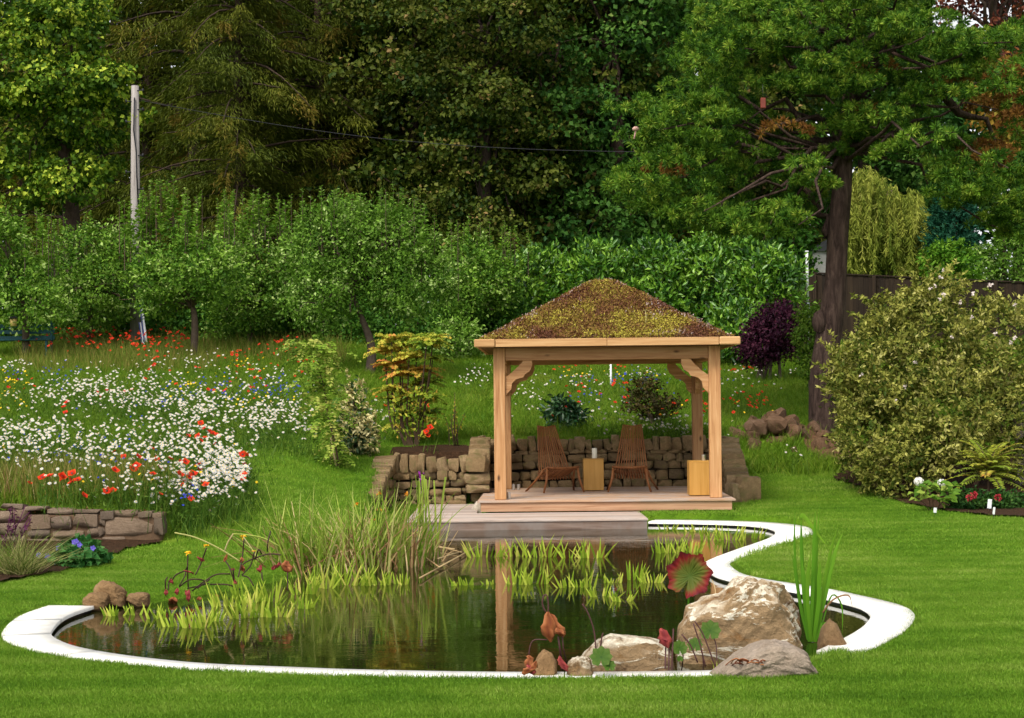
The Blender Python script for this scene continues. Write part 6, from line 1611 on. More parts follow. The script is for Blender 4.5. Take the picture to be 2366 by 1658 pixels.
# ------------------------------------------------------------------ iris, big leaf, green leaves, wilted leaves, edge grass
m_iris = leafmat('iris_blade', [(0.05, 0.17, 0.010), (0.11, 0.28, 0.015), (0.22, 0.40, 0.03), (0.50, 0.42, 0.10)], [0, 0.5, 0.92, 1], 0.35)
DI = 10.55; b = PZ(1876, 1484, 0.0); DI = b[1]
ir = thing('iris_clump', 'tall upright green iris blades rising beside the large boulder', 'iris', tuple(b)); rs = np.random.RandomState(701)
def strap(name, pts, wpx, mat, tn, parent):
    pts = crom([P(*q, DI + dd) for q, dd in zip(pts, np.linspace(0, rs.normal() * 0.05, len(pts)))], 4); n = len(pts); s = Soup()
    t = nrm(np.gradient(pts, axis=0)); sd_ = nrm(np.cross(t, [0, 1, 0.0]) + [0, rs.normal() * 0.3, 0]); u = np.linspace(0, 1, n)
    w_ = wpx * DI / FPX / 2 * np.clip((1 - u) * 3.0, 0.06, 1) * (0.75 + 0.25 * np.clip(u * 5, 0, 1))
    mid = pts + np.array([0, -1, 0]) * (w_ * 0.35)[:, None]
    V = np.stack([pts - sd_ * w_[:, None], mid, pts + sd_ * w_[:, None]], 1).reshape(-1, 3); T = []
    for i in range(n - 1):
        a = 3 * i
        for k in (0, 1): T += [(a + k, a + k + 1, a + k + 4), (a + k, a + k + 4, a + k + 3)]
    s.add(V, T, np.clip(tn + 0.25 * np.repeat(u, 3) - 0.1, 0, 1)); return s.build(name, mat, parent)
for pts, wpx, tn in (([(1872, 1482), (1858, 1380), (1852, 1260), (1851, 1194)], 9, .25), ([(1874, 1482), (1884, 1380), (1886, 1280), (1894, 1165)], 9, .45), ([(1880, 1482), (1905, 1380), (1925, 1290), (1946, 1232)], 11, .55), ([(1878, 1482), (1898, 1380), (1918, 1280), (1937, 1210)], 10, .65), ([(1874, 1482), (1866, 1380), (1868, 1320), (1875, 1268)], 9, .6), ([(1868, 1478), (1850, 1400), (1838, 1320), (1830, 1280)], 9, .3),
                     ([(1866, 1478), (1846, 1380), (1836, 1270), (1837, 1168)], 6, .3), ([(1880, 1482), (1892, 1390), (1893, 1330), (1895, 1295)], 10, .5), ([(1872, 1482), (1878, 1350), (1882, 1240), (1884, 1180)], 9, .4), ([(1870, 1482), (1862, 1400), (1856, 1330), (1853, 1290)], 10, .35), ([(1884, 1482), (1900, 1400), (1910, 1340), (1922, 1300)], 10, .5), ([(1880, 1480), (1890, 1420), (1900, 1370), (1912, 1330)], 9, .45)):
    strap('blade', pts, wpx, m_iris, tn, ir)
strap('folded_blade', [(1851, 1196), (1856, 1190), (1880, 1222), (1911, 1262)], 9, m_iris, .75, ir)['label'] = 'blade tip bent over and hanging'
strap('bent_blade', [(1884, 1480), (1902, 1440), (1930, 1462), (1945, 1476)], 9, m_iris, .4, ir)
strap('thin_blade', [(1900, 1440), (1922, 1375), (1945, 1400), (1946, 1470)], 4, m_iris, .25, ir)
strap('dry_blade', [(1880, 1482), (1898, 1445), (1904, 1480), (1908, 1500)], 6, m_straw, .8, ir); strap('dry_blade', [(1900, 1415), (1925, 1385), (1960, 1375), (1970, 1405)], 4, m_straw, .1, ir)
m_bigleaf = leafmat('red_edged_leaf', [(0.045, 0.085, 0.008), (0.085, 0.095, 0.012), (0.14, 0.05, 0.015), (0.17, 0.014, 0.012), (0.075, 0.007, 0.012)], [0, 0.42, 0.6, 0.78, 1], 0.12)
m_lobe = leafmat('lobed_leaf', [(0.022, 0.065, 0.006), (0.048, 0.105, 0.010), (0.10, 0.15, 0.03)], None, 0.25)
def lobed(name, c, R_, nrmv, up, mat, seed, parent, lobes=9, fold=0.15, tfun=None, notch=0.25, m=48, pleat=0.025, wav=0.012):
    rs = np.random.RandomState(seed); nv = np.asarray(nrmv, float); nv /= np.linalg.norm(nv); a = np.cross(nv, up); a /= np.linalg.norm(a); b_ = np.cross(a, nv)
    th = np.linspace(0, 2 * np.pi, m, endpoint=False); V = [np.asarray(c, float)]; A = [0.0 if tfun is None else tfun(0, 0)]; T = []
    rings = 5
    lob = np.abs(np.cos(th * lobes / 2)) ** 0.6; rim = 0.80 + 0.20 * lob + 0.05 * np.cos(th * lobes * 2) + rs.normal(size=m) * 0.015; cut = np.exp(-((np.angle(np.exp(1j * (th + np.pi / 2)))) / 0.13) ** 2); rim = rim * (1 - 0.75 * cut)
    for k in range(1, rings + 1):
        r = (k / rings) * (rim if k == rings else rim * 0.97 + 0.0); hgt = fold * (r ** 1.5) + pleat * np.cos(th * lobes) * r + rs.normal(size=m) * wav * r
        for j in range(m):
            V.append(np.asarray(c) + R_ * (r[j] * math.cos(th[j]) * a + r[j] * math.sin(th[j]) * b_ + hgt[j] * nv)); A.append(tfun(r[j], th[j]) if tfun else np.clip(0.3 + 0.5 * r[j] * (0.5 + 0.5 * lob[j]) + rs.normal() * 0.08, 0, 1))
    for j in range(m): T.append((0, 1 + j, 1 + (j + 1) % m))
    for k in range(rings - 1):
        for j in range(m):
            p, q = 1 + k * m + j, 1 + k * m + (j + 1) % m; T += [(p, p + m, q + m), (p, q + m, q)]
    s = Soup(); s.add(np.array(V), T, np.array(A)); return s.build(name, mat, parent, smooth_=True)
DB = 10.75; b = PZ(1585, 1475, 0); DB = b[1]
bl = thing('red_edged_leaf_plant', 'big rounded green leaf with scarlet lobed edges beside the boulder', 'water plant', tuple(b)); c0 = P(1594, 1330, DB)
rs = np.random.RandomState(5)
tf = lambda r, th: float(np.clip(0.12 * vnoise(6 * math.cos(th) * r + 9, 6 * math.sin(th) * r + 9, 3) + r ** 1.5 * 0.95 + 0.20 * math.sin(th * 2.0 + 0.6) * r + 0.12 * math.sin(th * 7) * r * 0.8 + rs.normal() * 0.06, 0, 1))
o = lobed('leaf_blade', c0, 54 * DB / FPX, (-0.25, -1, 0.25), (0.35, 0, 1.0), m_bigleaf, 4, bl, 7, 0.28, tf, m=90, pleat=0.0, wav=0.05)
s = Soup(); tube(s, crom([b - [0, 0, 0.05], P(1590, 1420, DB + 0.03), c0 + [0, 0.02, 0]], 4), [0.010, 0.007], 6, 0.2); s.build('stalk', m_iris, bl)
s = Soup(); tube(s, crom([P(1646, 1340, DB - 0.3), P(1653, 1365, DB - 0.38), P(1650, 1400, DB - 0.4), P(1645, 1432, DB - 0.35)], 3), 0.003, 5, 0.8); s.build('runner', m_straw, bl)
m_wstem = plainmat('maroon_stem', (0.07, 0.025, 0.025), 0.6)
for lb, px, py, r, D_, sd_, up, bx in (('pale green scalloped leaf in front of the long white topped rock', 1389, 1518, 26, 9.35, 1, 1.0, (1388, 1556)), ('smaller scalloped leaf tucked under the larger one by the long rock', 1408, 1538, 15, 9.33, 2, 1.0, (1402, 1556)), ('glossy green lobed leaf against the large boulder, highest of the group', 1641, 1457, 25, 9.9, 3, 1.0, (1655, 1548)),
                               ('pale fan shaped leaf beside the red withered bud', 1570, 1497, 19, 9.6, 4, 0.6, (1572, 1550)), ('green lobed leaf between the fan shaped leaf and the boulder', 1606, 1490, 18, 9.7, 5, 0.8, (1625, 1548)), ('tiny green leaf low under the fan shaped leaf', 1571, 1522, 8, 9.5, 6, 0.8, (1570, 1550))):
    b = PZ(bx[0], bx[1], 0.0); c0 = P(px, py, D_); t = thing('lobed_leaf_plant', lb, 'water plant', tuple(b), 'green lobed leaves at the near pond edge')
    lobed('leaf_blade', c0, r * D_ / FPX, (0.15 * (-1) ** sd_, -1, 0.55), (0, 0, 1.0), m_lobe, 10 + sd_, t, 8, 0.12)
    s = Soup(); tube(s, crom([b - [0, 0, 0.05], (b + c0) / 2 + [0.02, 0.02, 0.02], c0 + [0, 0.01, 0]], 4), 0.0035, 5); s.build('stalk', m_wstem, t)
m_wilt = leafmat('wilted_leaf', [(0.12, 0.03, 0.015), (0.27, 0.085, 0.03), (0.42, 0.17, 0.07)], None, 0.15)
m_wiltr = leafmat('wilted_red_leaf', [(0.12, 0.015, 0.02), (0.26, 0.04, 0.04), (0.34, 0.08, 0.06)], None, 0.15)
def wilted(name, a, b_, D_, wpx, mat, seed, parent):
    """crumpled hanging leaf from a (stalk end) to b"""
    rs = np.random.RandomState(seed); A, B = P(*a, D_), P(*b_, D_); n = 9; u = np.linspace(0, 1, n); m = 10; V = []; T = []; An = []
    prof = np.interp(u, [0, 0.15, 0.5, 0.8, 1], [0.15, 0.5, 1.0, 0.8, 0.12]) * wpx * D_ / FPX / 2
    for i in range(n):
        c = A + (B - A) * u[i] + rs.normal(size=3) * 0.003
        for j in range(m):
            th = 2 * np.pi * j / m; rr = prof[i] * (1 + 0.38 * math.cos(3 * th + i * 0.5) + rs.normal() * 0.12); V.append(c + [rr * math.cos(th), rr * math.sin(th) * 0.7, rs.normal() * 0.002]); An.append(0.5 + 0.4 * math.cos(3 * th + i * .5) + rs.normal() * 0.1)
    for i in range(n - 1):
        for j in range(m): p, q = i * m + j, i * m + (j + 1) % m; T += [(p, q, q + m), (p, q + m, p + m)]
    s = Soup(); s.add(V, T, np.clip(An, 0, 1)); return s.build(name, mat, parent)
D_ = 9.75; b = PZ(1300, 1548, 0)
wt = thing('wilted_leaf_plant', 'brown wilted leaves drooping from a looped stalk at the near edge', 'wilted plant', tuple(b))
wilted('wilted_leaf', (1264, 1412), (1273, 1484), D_, 30, m_wilt, 1, wt); wilted('wilted_leaf', (1270, 1415), (1301, 1472), D_ + 0.02, 26, m_wilt, 2, wt); wilted('wilted_leaf', (1285, 1450), (1302, 1468), D_ - 0.03, 24, m_wilt, 3, wt)
s = Soup(); tube(s, crom([P(1262, 1416, D_), P(1253, 1394, D_), P(1257, 1376, D_), P(1264, 1376, D_), P(1267, 1396, D_), P(1266, 1416, D_)], 4), 0.0045, 5); s.build('stalk', m_wstem, wt); s = Soup(); tube(s, [b, P(1294, 1500, D_), P(1290, 1470, D_)], 0.006, 5); s.build('stalk', m_wstem, wt); s = Soup(); tube(s, [PZ(1312, 1546, 0), P(1302, 1500, D_), P(1299, 1470, D_)], 0.004, 5); s.build('stalk', m_wstem, wt); s = Soup(); tube(s, crom([P(1265, 1478, D_), P(1235, 1478, D_), P(1225, 1492, D_), P(1222, 1515, D_)], 4), 0.0035, 5); s.build('stalk', m_wstem, wt)
b = PZ(1222, 1556, 0.03); w3 = thing('wilted_leaf_plant', 'crumpled brown leaf lying on the white edging in front of the brown stone', 'wilted plant', tuple(b))
wilted('wilted_leaf', (1222, 1512), (1226, 1548), 9.3, 20, m_wilt, 4, w3); wilted('wilted_leaf', (1238, 1530), (1212, 1560), 9.2, 24, m_wilt, 5, w3); wilted('wilted_leaf', (1218, 1535), (1234, 1558), 9.2, 20, m_wiltr, 6, w3)
b = PZ(1306, 1552, 0); w4 = thing('wilted_leaf_plant', 'dark red withered bud beside the brown stone', 'wilted plant', tuple(b)); wilted('withered_bud', (1290, 1515), (1310, 1550), 9.4, 17, m_wiltr, 7, w4)
b = PZ(1552, 1550, 0); w5 = thing('wilted_leaf_plant', 'upright dark red withered bud at the right end of the long rock', 'wilted plant', tuple(b)); wilted('withered_bud', (1527, 1448), (1545, 1497), 9.45, 27, m_wiltr, 8, w5)
for a_, b_ in (((1537, 1545), (1538, 1495)), ((1552, 1548), (1556, 1452)), ((1545, 1548), (1546, 1497))):
    s = Soup(); tube(s, [P(*a_, 9.4), P(*b_, 9.48)], 0.0045, 5); s.build('stalk', m_wstem, w5)
for lb, pts in (('bare thin stem curving up left above the long rock', [(1377, 1500), (1372, 1455), (1358, 1415), (1345, 1395)]), ('bare thin stem standing upright above the long rock', [(1386, 1502), (1391, 1470), (1394, 1462)]), ('bare maroon stem crossing the foot of the large boulder', [(1655, 1548), (1640, 1505), (1622, 1460), (1605, 1435)]), ('bare maroon stem left of the large boulder foot', [(1612, 1530), (1595, 1490), (1575, 1465)]), ('bare maroon stem right beside the lobed leaf stalks', [(1630, 1540), (1618, 1490), (1602, 1440)])):
    s = Soup(); q = crom([P(a, c_, 9.6) for a, c_ in pts], 4); tube(s, q, 0.0042, 5); tag(s.build('bare_stem', m_wstem, loc=tuple(q[0])), lb, 'stem', 'bare stems at the near pond edge')
m_dgr = leafmat('dark_blade', [(0.02, 0.05, 0.010), (0.05, 0.11, 0.02), (0.13, 0.22, 0.03)])
for lb, px, py, n, h, sp_, sd_, mt in (('dark grass tuft overhanging the right end of the white edging', 1955, 1532, 22, 0.13, 0.06, 1, m_dgr), ('green grass tuft in front of the grey rounded boulder', 1820, 1550, 26, 0.20, 0.03, 2, m_iris), ('green grass tuft at the left foot of the grey boulder', 1775, 1556, 14, 0.12, 0.02, 3, m_iris), ('small yellow green tuft between the two boulders', 1662, 1536, 9, 0.10, 0.015, 4, m_wsol), ('green tuft right of the iris at the boulder foot', 1862, 1548, 14, 0.09, 0.04, 5, m_iris)):
    clump_blades('edge_grass', lb, 'grass tuft', PZ(px, py, 0.05), n, h, sp_, 0.006, 0.5, mt, 710 + sd_, 0.3)
# dead runners draped over the grey boulder
s = Soup(); rs = np.random.RandomState(720)
b = PZ(1700, 1552, 0.05)
dr = thing('dead_runners', 'tangle of reddish dead runners before the grey boulder', 'dead stems', tuple(b))
for i in range(12):
    px = 1655 + 90 * rs.rand(); s = Soup(); tube(s, crom([PZ(px, 1552, 0.04), P(px + 18 + 25 * rs.rand(), 1520 + 15 * rs.rand(), 9.15), PZ(px + 50 + 30 * rs.rand(), 1552, 0.04)], 4), 0.0035, 4, rs.rand()); s.build('runner', m_wilt, dr)
# ------------------------------------------------------------------ bog plant at the left end
def z5(x, y, D): return P(340 + x / 5.364, 1180 + y / 5.364, D)
b = PZ(440, 1392, 0); DB = b[1]; bp = thing('bog_plant', 'dark stemmed bog plant with yellow flowers and withered leaves, left pond edge', 'bog plant', tuple(b)); rs = np.random.RandomState(731)
m_dst = plainmat('dark_stem', (0.045, 0.018, 0.014), 0.6)
for pts in ([(510, 960), (500, 740), (505, 545)], [(600, 790), (670, 640), (735, 460)], [(400, 930), (470, 800), (475, 745), (500, 690)], [(310, 860), (360, 790), (470, 740)], [(230, 1000), (225, 880), (250, 820)], [(260, 980), (270, 880), (300, 830)], [(400, 940), (520, 855), (650, 850), (740, 880)], [(560, 990), (700, 880), (850, 790), (1030, 780)], [(620, 960), (760, 860), (770, 850)], [(1080, 880), (1065, 720)], [(1130, 820), (1180, 560), (1200, 350)], [(1180, 790), (1280, 680), (1330, 510)],
            [(1150, 740), (1200, 650), (1330, 590), (1500, 535), (1660, 545)], [(1180, 800), (1260, 830), (1320, 930)], [(970, 620), (1030, 720), (1080, 880)], [(1490, 500), (1495, 390), (1530, 250)], [(1340, 600), (1380, 480), (1420, 530)], [(1740, 760), (1745, 1000)], [(780, 910), (1000, 915), (1170, 980)], [(500, 960), (640, 930), (760, 900)], [(1430, 920), (1420, 760)]):
    s = Soup(); tube(s, crom([z5(x, y, DB + rs.normal() * 0.05) for x, y in pts], 4), 0.0055, 5); s.build('stem', m_dst, bp)
for x, y, r in ((505, 520, 50), (735, 430, 42), (1190, 318, 48), (1325, 500, 30)):
    c0 = z5(x, y, DB); R_ = r / 5.364 * DB / FPX; s = Soup(); d = rand_dirs(16, rs) * [1, 1, 0.35] + [0, 0, 0.15]; add_leaves(s, np.repeat(c0[None], 16, 0), d, rand_dirs(16, rs) * 0.4 + [0, 0, 1], R_, R_ * 0.6, 0.5); s.build('flower', m_yel, bp)
for i, (x0, y0, x1, y1, w_, mt) in enumerate(((455, 735, 575, 770, 60, 1), (620, 570, 710, 620, 55, 1), (985, 540, 960, 630, 40, 0), (1175, 570, 1180, 640, 55, 0), (1165, 670, 1200, 750, 60, 0), (1400, 670, 1400, 760, 60, 1), (1640, 640, 1560, 730, 70, 1), (1720, 610, 1750, 760, 130, 0), (320, 1060, 330, 1160, 110, 0), (235, 970, 240, 1050, 50, 1), (370, 950, 370, 1040, 55, 1), (515, 970, 515, 1130, 55, 1), (1090, 850, 1100, 910, 40, 1), (300, 840, 310, 900, 45, 1), (1060, 710, 1070, 740, 45, 1), (480, 980, 500, 1060, 50, 1), (640, 1060, 660, 1110, 60, 0), (860, 1030, 870, 1090, 50, 0))):
    wilted('withered_leaf', (340 + x0 / 5.364, 1180 + y0 / 5.364), (340 + x1 / 5.364, 1180 + y1 / 5.364), DB - 0.05, w_ / 5.364, (m_wilt, m_wiltr)[mt], 740 + i, bp)
for pts, tn in (([(1170, 640), (900, 470), (600, 330), (340, 270)], .9), ([(960, 500), (1000, 390), (1070, 280)], 1.0), ([(1070, 285), (1250, 300), (1450, 340), (1640, 440)], .7), ([(1380, 620), (1290, 460), (1190, 320)], .95)):
    s = Soup(); tube(s, crom([z5(x, y, DB + 0.4) for x, y in pts], 4), 0.006, 4, tn); s.build('pale_stalk', m_reed, bp)
# ------------------------------------------------------------------ wildflowers
m_daisy = leafmat('daisy_petal', [(0.46, 0.46, 0.44), (0.60, 0.60, 0.58)], None, 0.15)
m_eye = plainmat('daisy_eye', (0.75, 0.45, 0.02), 0.6)
m_poppy = leafmat('poppy_petal', [(0.46, 0.012, 0.008), (0.68, 0.045, 0.012), (0.80, 0.13, 0.025)], None, 0.25)
m_corn = leafmat('cornflower_petal', [(0.03, 0.05, 0.42), (0.08, 0.10, 0.62)], None, 0.2)
m_mari = leafmat('marigold_petal', [(0.80, 0.50, 0.01), (0.85, 0.66, 0.05)], None, 0.2)
m_fst = leafmat('flower_stem', [(0.05, 0.12, 0.01), (0.09, 0.18, 0.02)], None, 0.2)
rs = np.random.RandomState(801)
def bloom(kind, seed):
    r = np.random.RandomState(seed); s = Soup(); c = np.zeros(3); mats = [m_fst]
    h = 0.30
    tube(s, [(0, 0, -h), (0.01, 0, -h * 0.5), (0, 0, -0.004)], 0.0025, 3, 0.5, 0, False)
    up = nrm(np.array([r.normal() * 0.3, -0.75 + r.normal() * 0.3, 0.9]))
    a = nrm(np.cross(up, [1.0, 0.2, 0])); b = np.cross(up, a)
    def ring(n, L, W, lift, m, tn, off=0.0):
        th = np.arange(n) * 2 * np.pi / n + off; d = np.cos(th)[:, None] * a + np.sin(th)[:, None] * b + up * lift
        add_leaves(s, np.repeat(c[None], n, 0), d, np.repeat(up[None], n, 0), L, W, tn + 0.3 * r.rand(n), 0.05, 0.05, m)
    if kind == 'daisy':
        mats += [m_daisy, m_eye]; ring(9, 0.027, 0.014, -0.05, 1, 0.4)
        th = np.arange(6) * np.pi / 3; V = np.vstack([up * 0.006, (np.cos(th)[:, None] * a + np.sin(th)[:, None] * b) * 0.008 + up * 0.002]); s.add(V, [(0, 1 + i, 1 + (i + 1) % 6) for i in range(6)], 0.5, 2)
    elif kind == 'poppy':
        mats += [m_poppy, m_liner]; ring(4, 0.048, 0.06, 0.55, 1, 0.35 + 0.35 * r.rand()); ring(3, 0.040, 0.05, 0.8, 1, 0.2, 0.6)
        th = np.arange(5) * 1.2566; V = np.vstack([up * 0.02, (np.cos(th)[:, None] * a + np.sin(th)[:, None] * b) * 0.010 + up * 0.014]); s.add(V, [(0, 1 + i, 1 + (i + 1) % 5) for i in range(5)], 0.5, 2)
    elif kind == 'corn':
        mats += [m_corn]; ring(7, 0.024, 0.011, 0.35, 1, 0.2); ring(6, 0.018, 0.009, 0.9, 1, 0.5, 0.4)
    else:
        mats += [m_mari]; ring(8, 0.026, 0.016, 0.12, 1, 0.4); ring(6, 0.015, 0.010, 0.5, 1, 0.2, 0.3)
    return s.mesh({'daisy': 'daisy', 'poppy': 'poppy', 'corn': 'cornflower', 'mari': 'marigold'}[kind], mats)
BL = {k: [bloom(k, i + 10 * j) for i in range(6)] for j, k in enumerate(('daisy', 'poppy', 'corn', 'mari'))}
CNT = {k: 0 for k in BL}
INFO = {'daisy': ('daisy', 'white daisy with a yellow eye', 'daisy', 'white daisies in the wildflower meadow'), 'poppy': ('poppy', 'red poppy growing wild', 'poppy', 'red poppies in the wildflower meadow'),
        'corn': ('cornflower', 'blue cornflower growing wild', 'cornflower', 'blue cornflowers in the wildflower meadow'), 'mari': ('corn_marigold', 'yellow corn marigold growing wild', 'marigold', 'yellow marigolds in the wildflower meadow')}
REST = {k: [] for k in BL}; PEND = {k: [] for k in BL}
def want(kind, px, py, lift=0.40):
    if px < -120 or px > 2420: return
    p = G(px, py, 15, 60, lift)
    if p[1] > 44: return
    PEND[kind].append(p)
def patch(kind, cx, cy, rx, ry, n, lift=0.40, rot=0.0):
    if kind == 'daisy': n = int(n * 0.56)
    for _ in range(n):
        u = rs.normal(size=2) * 0.58; u = np.clip(u, -1.3, 1.3)
        dx, dy = u[0] * rx, u[1] * ry
        want(kind, cx + dx * math.cos(rot) - dy * math.sin(rot), cy + dx * math.sin(rot) + dy * math.cos(rot), lift)
# left meadow: drifts of daisies
for a in ((110, 1010, 180, 32, 420), (60, 985, 120, 30, 200), (215, 885, 90, 35, 300), (130, 900, 90, 30, 140), (300, 915, 90, 22, 190), (420, 920, 110, 30, 260), (500, 945, 120, 28, 280), (420, 985, 90, 40, 260), (330, 1030, 150, 40, 380), (480, 1050, 80, 50, 420), (500, 1090, 70, 45, 380), (430, 1120, 45, 30, 190), (540, 1070, 30, 40, 150), (300, 1090, 150, 40, 160), (640, 950, 70, 28, 220), (600, 975, 60, 30, 150), (700, 985, 25, 22, 50), (20, 842, 40, 10, 60), (340, 870, 70, 25, 110), (450, 830, 90, 20, 90), (620, 860, 90, 25, 90), (60, 1050, 120, 25, 130), (250, 1130, 120, 18, 40), (160, 950, 200, 60, 170), (380, 900, 200, 60, 160), (575, 905, 120, 40, 90)):
    patch('daisy', *a)
patch('daisy', 450, 1138, 75, 16, 170, 0.2); patch('daisy', 540, 1095, 36, 26, 150, 0.2); patch('daisy', 400, 1120, 60, 20, 60, 0.25)
for a in ((240, 775, 150, 26, 90), (200, 766, 70, 18, 60), (330, 785, 60, 25, 40), (400, 780, 40, 20, 25), (360, 830, 30, 30, 14), (600, 810, 80, 20, 26), (690, 845, 30, 20, 8), (500, 860, 150, 40, 16), (150, 940, 10, 12, 3), (470, 1000, 30, 25, 10), (350, 1070, 120, 40, 16), (240, 1110, 160, 40, 12), (560, 1080, 14, 20, 6), (450, 1095, 40, 40, 10), (270, 900, 50, 20, 6), (60, 880, 60, 20, 6), (580, 870, 80, 30, 16), (650, 790, 40, 12, 12), (100, 1110, 120, 25, 5)):
    patch('poppy', *a)
for a in ((140, 860, 60, 20, 26), (30, 860, 40, 15, 14), (560, 900, 110, 25, 70), (660, 895, 40, 25, 40), (400, 920, 80, 20, 22), (110, 1030, 120, 30, 18), (300, 1060, 120, 40, 26), (470, 880, 120, 30, 24), (430, 1150, 25, 8, 14), (280, 960, 160, 60, 20)):
    patch('corn', *a)
for a in ((30, 880, 50, 20, 34), (20, 910, 40, 25, 26), (420, 890, 60, 20, 20), (560, 840, 60, 18, 24), (590, 920, 70, 14, 22), (520, 1090, 60, 40, 8), (15, 1030, 20, 10, 6), (300, 1090, 150, 30, 8)):
    patch('mari', *a)
# behind and beside the gazebo
for a in ((1330, 870, 60, 14, 30), (1230, 905, 45, 30, 70), (1360, 890, 50, 18, 36), (1480, 860, 90, 14, 60), (1560, 985, 50, 16, 110), (1470, 975, 60, 14, 60), (1400, 950, 90, 25, 40), (1640, 985, 40, 18, 34), (1090, 870, 30, 26, 50), (1110, 850, 20, 12, 16), (1720, 855, 40, 16, 36), (1690, 900, 30, 16, 12), (860, 940, 40, 26, 36), (880, 965, 40, 14, 22), (1820, 850, 50, 10, 16), (1750, 880, 60, 30, 20), (1340, 940, 120, 30, 26), (1830, 1040, 40, 10, 14), (1420, 1000, 60, 8, 10)):
    patch('daisy', *a, 0.35)
for a in ((1320, 850, 50, 10, 10), (1430, 845, 14, 8, 8), (1310, 910, 60, 25, 10), (1420, 900, 90, 40, 16), (1640, 920, 60, 30, 16), (1730, 920, 40, 25, 34), (1700, 850, 30, 14, 8), (1540, 950, 40, 25, 8), (1330, 960, 70, 30, 5), (900, 930, 40, 20, 6), (990, 925, 16, 12, 4), (990, 1000, 12, 8, 3)):
    patch('poppy', *a, 0.35)
for a in ((1480, 870, 100, 18, 60), (1370, 915, 40, 12, 14), (1500, 905, 80, 30, 30), (1650, 880, 50, 25, 14), (1340, 880, 60, 20, 16)):
    patch('corn', *a, 0.35)
for a in ((1320, 862, 20, 8, 8), (1460, 860, 80, 14, 10), (1550, 930, 60, 40, 8), (1720, 930, 50, 30, 6)):
    patch('mari', *a, 0.35)
def where(p):
    if p[0] > -0.6: return ' behind or beside the gazebo' if p[0] < 2.9 else ' on the slope right of the gazebo'
    if p[1] > 30: return ' under the orchard trees'
    if p[1] > 24: return ' in the middle of the left drift'
    return ' at the front of the left drift' if p[0] < -3.6 else ' at the front right end of the left drift'
for k in BL:
    nm, lb, cat, grp = INFO[k]
    Q = sorted(PEND[k], key=lambda p: p[1])
    cap = {'daisy': 290, 'poppy': 290, 'corn': 160, 'mari': 110}[k]
    for p in Q[:cap]:
        sc_ = 0.5 + 0.42 * rs.rand()
        if k == 'poppy' and p[1] < 26: sc_ *= 1.45
        p = p + [0, 0, rs.normal() * 0.05]
        tag(link(nm, BL[k][rs.randint(6)], None, tuple(p), (rs.normal() * 0.12, rs.normal() * 0.12, rs.normal() * 0.7), (sc_,) * 3), lb + where(p), cat, grp)
    REST[k] = Q[cap:]
s = Soup(); mats = [m_fst, m_daisy, m_eye, m_poppy, m_liner, m_corn, m_mari]; mi = {m.name: i for i, m in enumerate(mats)}
cache = {}
for k in BL:
    for me in BL[k]:
        n = len(me.vertices); co = np.empty(n * 3, np.float32); me.vertices.foreach_get('co', co); T = np.empty(len(me.loops), np.int32); me.loops.foreach_get('vertex_index', T)
        pm = np.empty(len(me.polygons), np.int32); me.polygons.foreach_get('material_index', pm); tt = np.empty(n, np.float32); me.attributes['tint'].data.foreach_get('value', tt)
        mm = np.array([mi[m.name] for m in me.materials])[pm]; keep = mm != 0
        cache[me.name] = (co.reshape(-1, 3), T.reshape(-1, 3)[keep], tt, mm[keep])
    for p in REST[k]:
        co, T, tt, mm = cache[BL[k][rs.randint(6)].name]; a = rs.normal() * 0.8; sc_ = 0.65 + 0.42 * rs.rand()
        Rz = np.array([[math.cos(a), -math.sin(a), 0], [math.sin(a), math.cos(a), 0], [0, 0, 1]])
        s.add((co * sc_) @ Rz.T + p + [0, 0, rs.normal() * 0.05], T, tt, mm)
tag(s.build('wildflowers', mats, loc=(0, 28, 2)), 'drifts of white, red, blue and yellow wildflowers further up the meadow', kind='stuff')
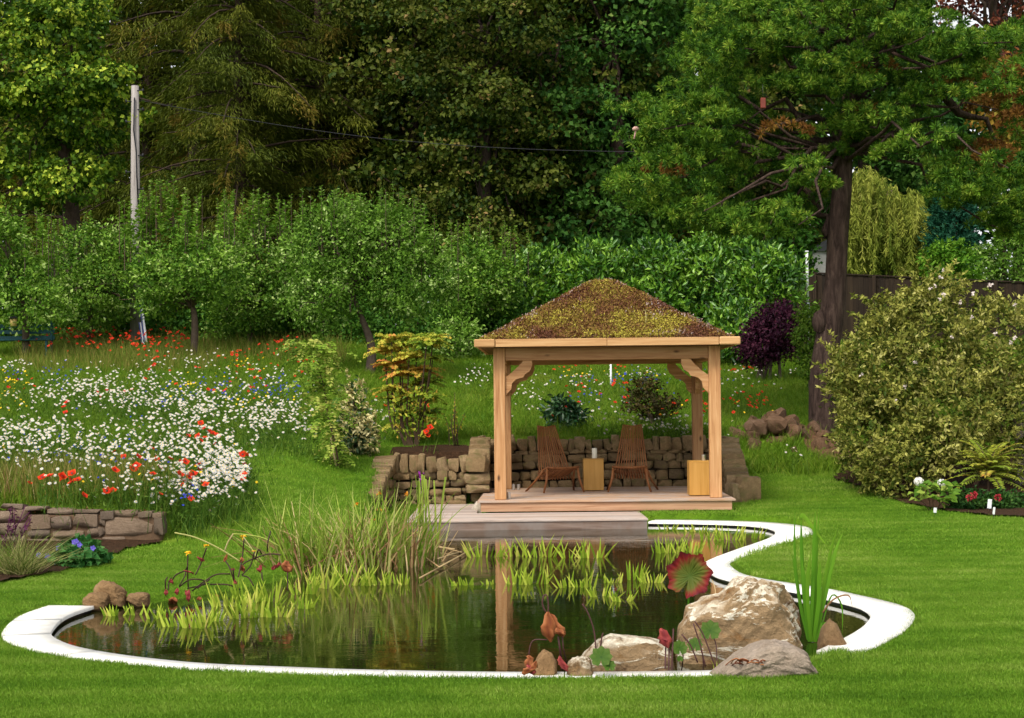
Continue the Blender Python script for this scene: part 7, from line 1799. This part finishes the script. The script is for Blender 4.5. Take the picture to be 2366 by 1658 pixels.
# leafy undergrowth carrying the flowers
allp = np.array([p for k in BL for p in PEND[k]]); g_ = rs.rand(len(allp)) < 0.8; q = allp[g_]
n = len(q); base = np.c_[q[:, :2] + rs.normal(size=(n, 2)) * 0.06, hbase(q[:, 0], q[:, 1])]
s = Soup()
for rep in range(3):
    bs = base + np.c_[rs.normal(size=(n, 2)) * 0.10, np.zeros(n)]
    blades(s, bs, np.c_[rs.normal(size=(n, 2)) * 0.25, np.ones(n)], (0.24 + 0.18 * rs.rand(n)), 0.009, 0.3 * rs.rand(n), rs.rand(n), 2)
for rep in range(4):
    pos = base + np.c_[rs.normal(size=(n, 2)) * 0.09, 0.05 + 0.28 * rs.rand(n)]
    add_leaves(s, pos, rand_dirs(n, rs) + [0, 0, 0.5], rand_dirs(n, rs) + [0, 0, 0.8], 0.06, 0.016, rs.rand(n))
m_under = leafmat('meadow_leaf', [(0.03, 0.085, 0.008), (0.07, 0.15, 0.014), (0.14, 0.22, 0.03)])
tag(s.build('meadow_foliage', m_under, loc=(0, 25, 2)), 'green stems and leaves of the wildflower drifts', kind='stuff')
# taller olive brown grass in the parts of the meadow without daisies
s = Soup(); bl_ = []
for (x0, x1, y0, y1, n_) in ((40, 500, 800, 870, 1500), (-60, 380, 1120, 1168, 900), (500, 800, 800, 850, 500)):
    for _ in range(n_): bl_.append(G(x0 + (x1 - x0) * rs.rand(), y0 + (y1 - y0) * rs.rand(), 17.8, 60))
bl_ = np.array(bl_); n = len(bl_); m_tall = leafmat('olive_stems', [(0.08, 0.15, 0.012), (0.17, 0.20, 0.03), (0.28, 0.20, 0.06)])
for rep in range(3):
    bs = bl_ + np.c_[rs.normal(size=(n, 2)) * 0.08, np.full(n, -0.02)]
    blades(s, bs, np.c_[rs.normal(size=(n, 2)) * 0.2, np.ones(n)], 0.36 + 0.22 * rs.rand(n), 0.009, 0.25 * rs.rand(n), rs.rand(n), 2)
tag(s.build('tall_meadow_grass', m_tall, loc=(0, 25, 2)), 'taller olive brown grass stems between the flower drifts', kind='stuff')
# straw-coloured stems by the left edge
s = Soup()
b = G(60, 1155, 15, 40, 0.05); n = 120
bs = np.c_[b[0] + rs.normal(size=n) * 0.45, b[1] + np.abs(rs.normal(size=n)) * 0.35, np.zeros(n)]; bs[:, 2] = hbase(bs[:, 0], bs[:, 1])
blades(s, bs, np.c_[rs.normal(size=(n, 2)) * 0.15, np.ones(n)], 0.35 + 0.2 * rs.rand(n), 0.007, 0.2 * rs.rand(n), rs.rand(n), 3)
tag(s.build('dry_grass', m_straw, loc=tuple(b)), 'pale dry stems at the left front corner of the meadow', kind='stuff')
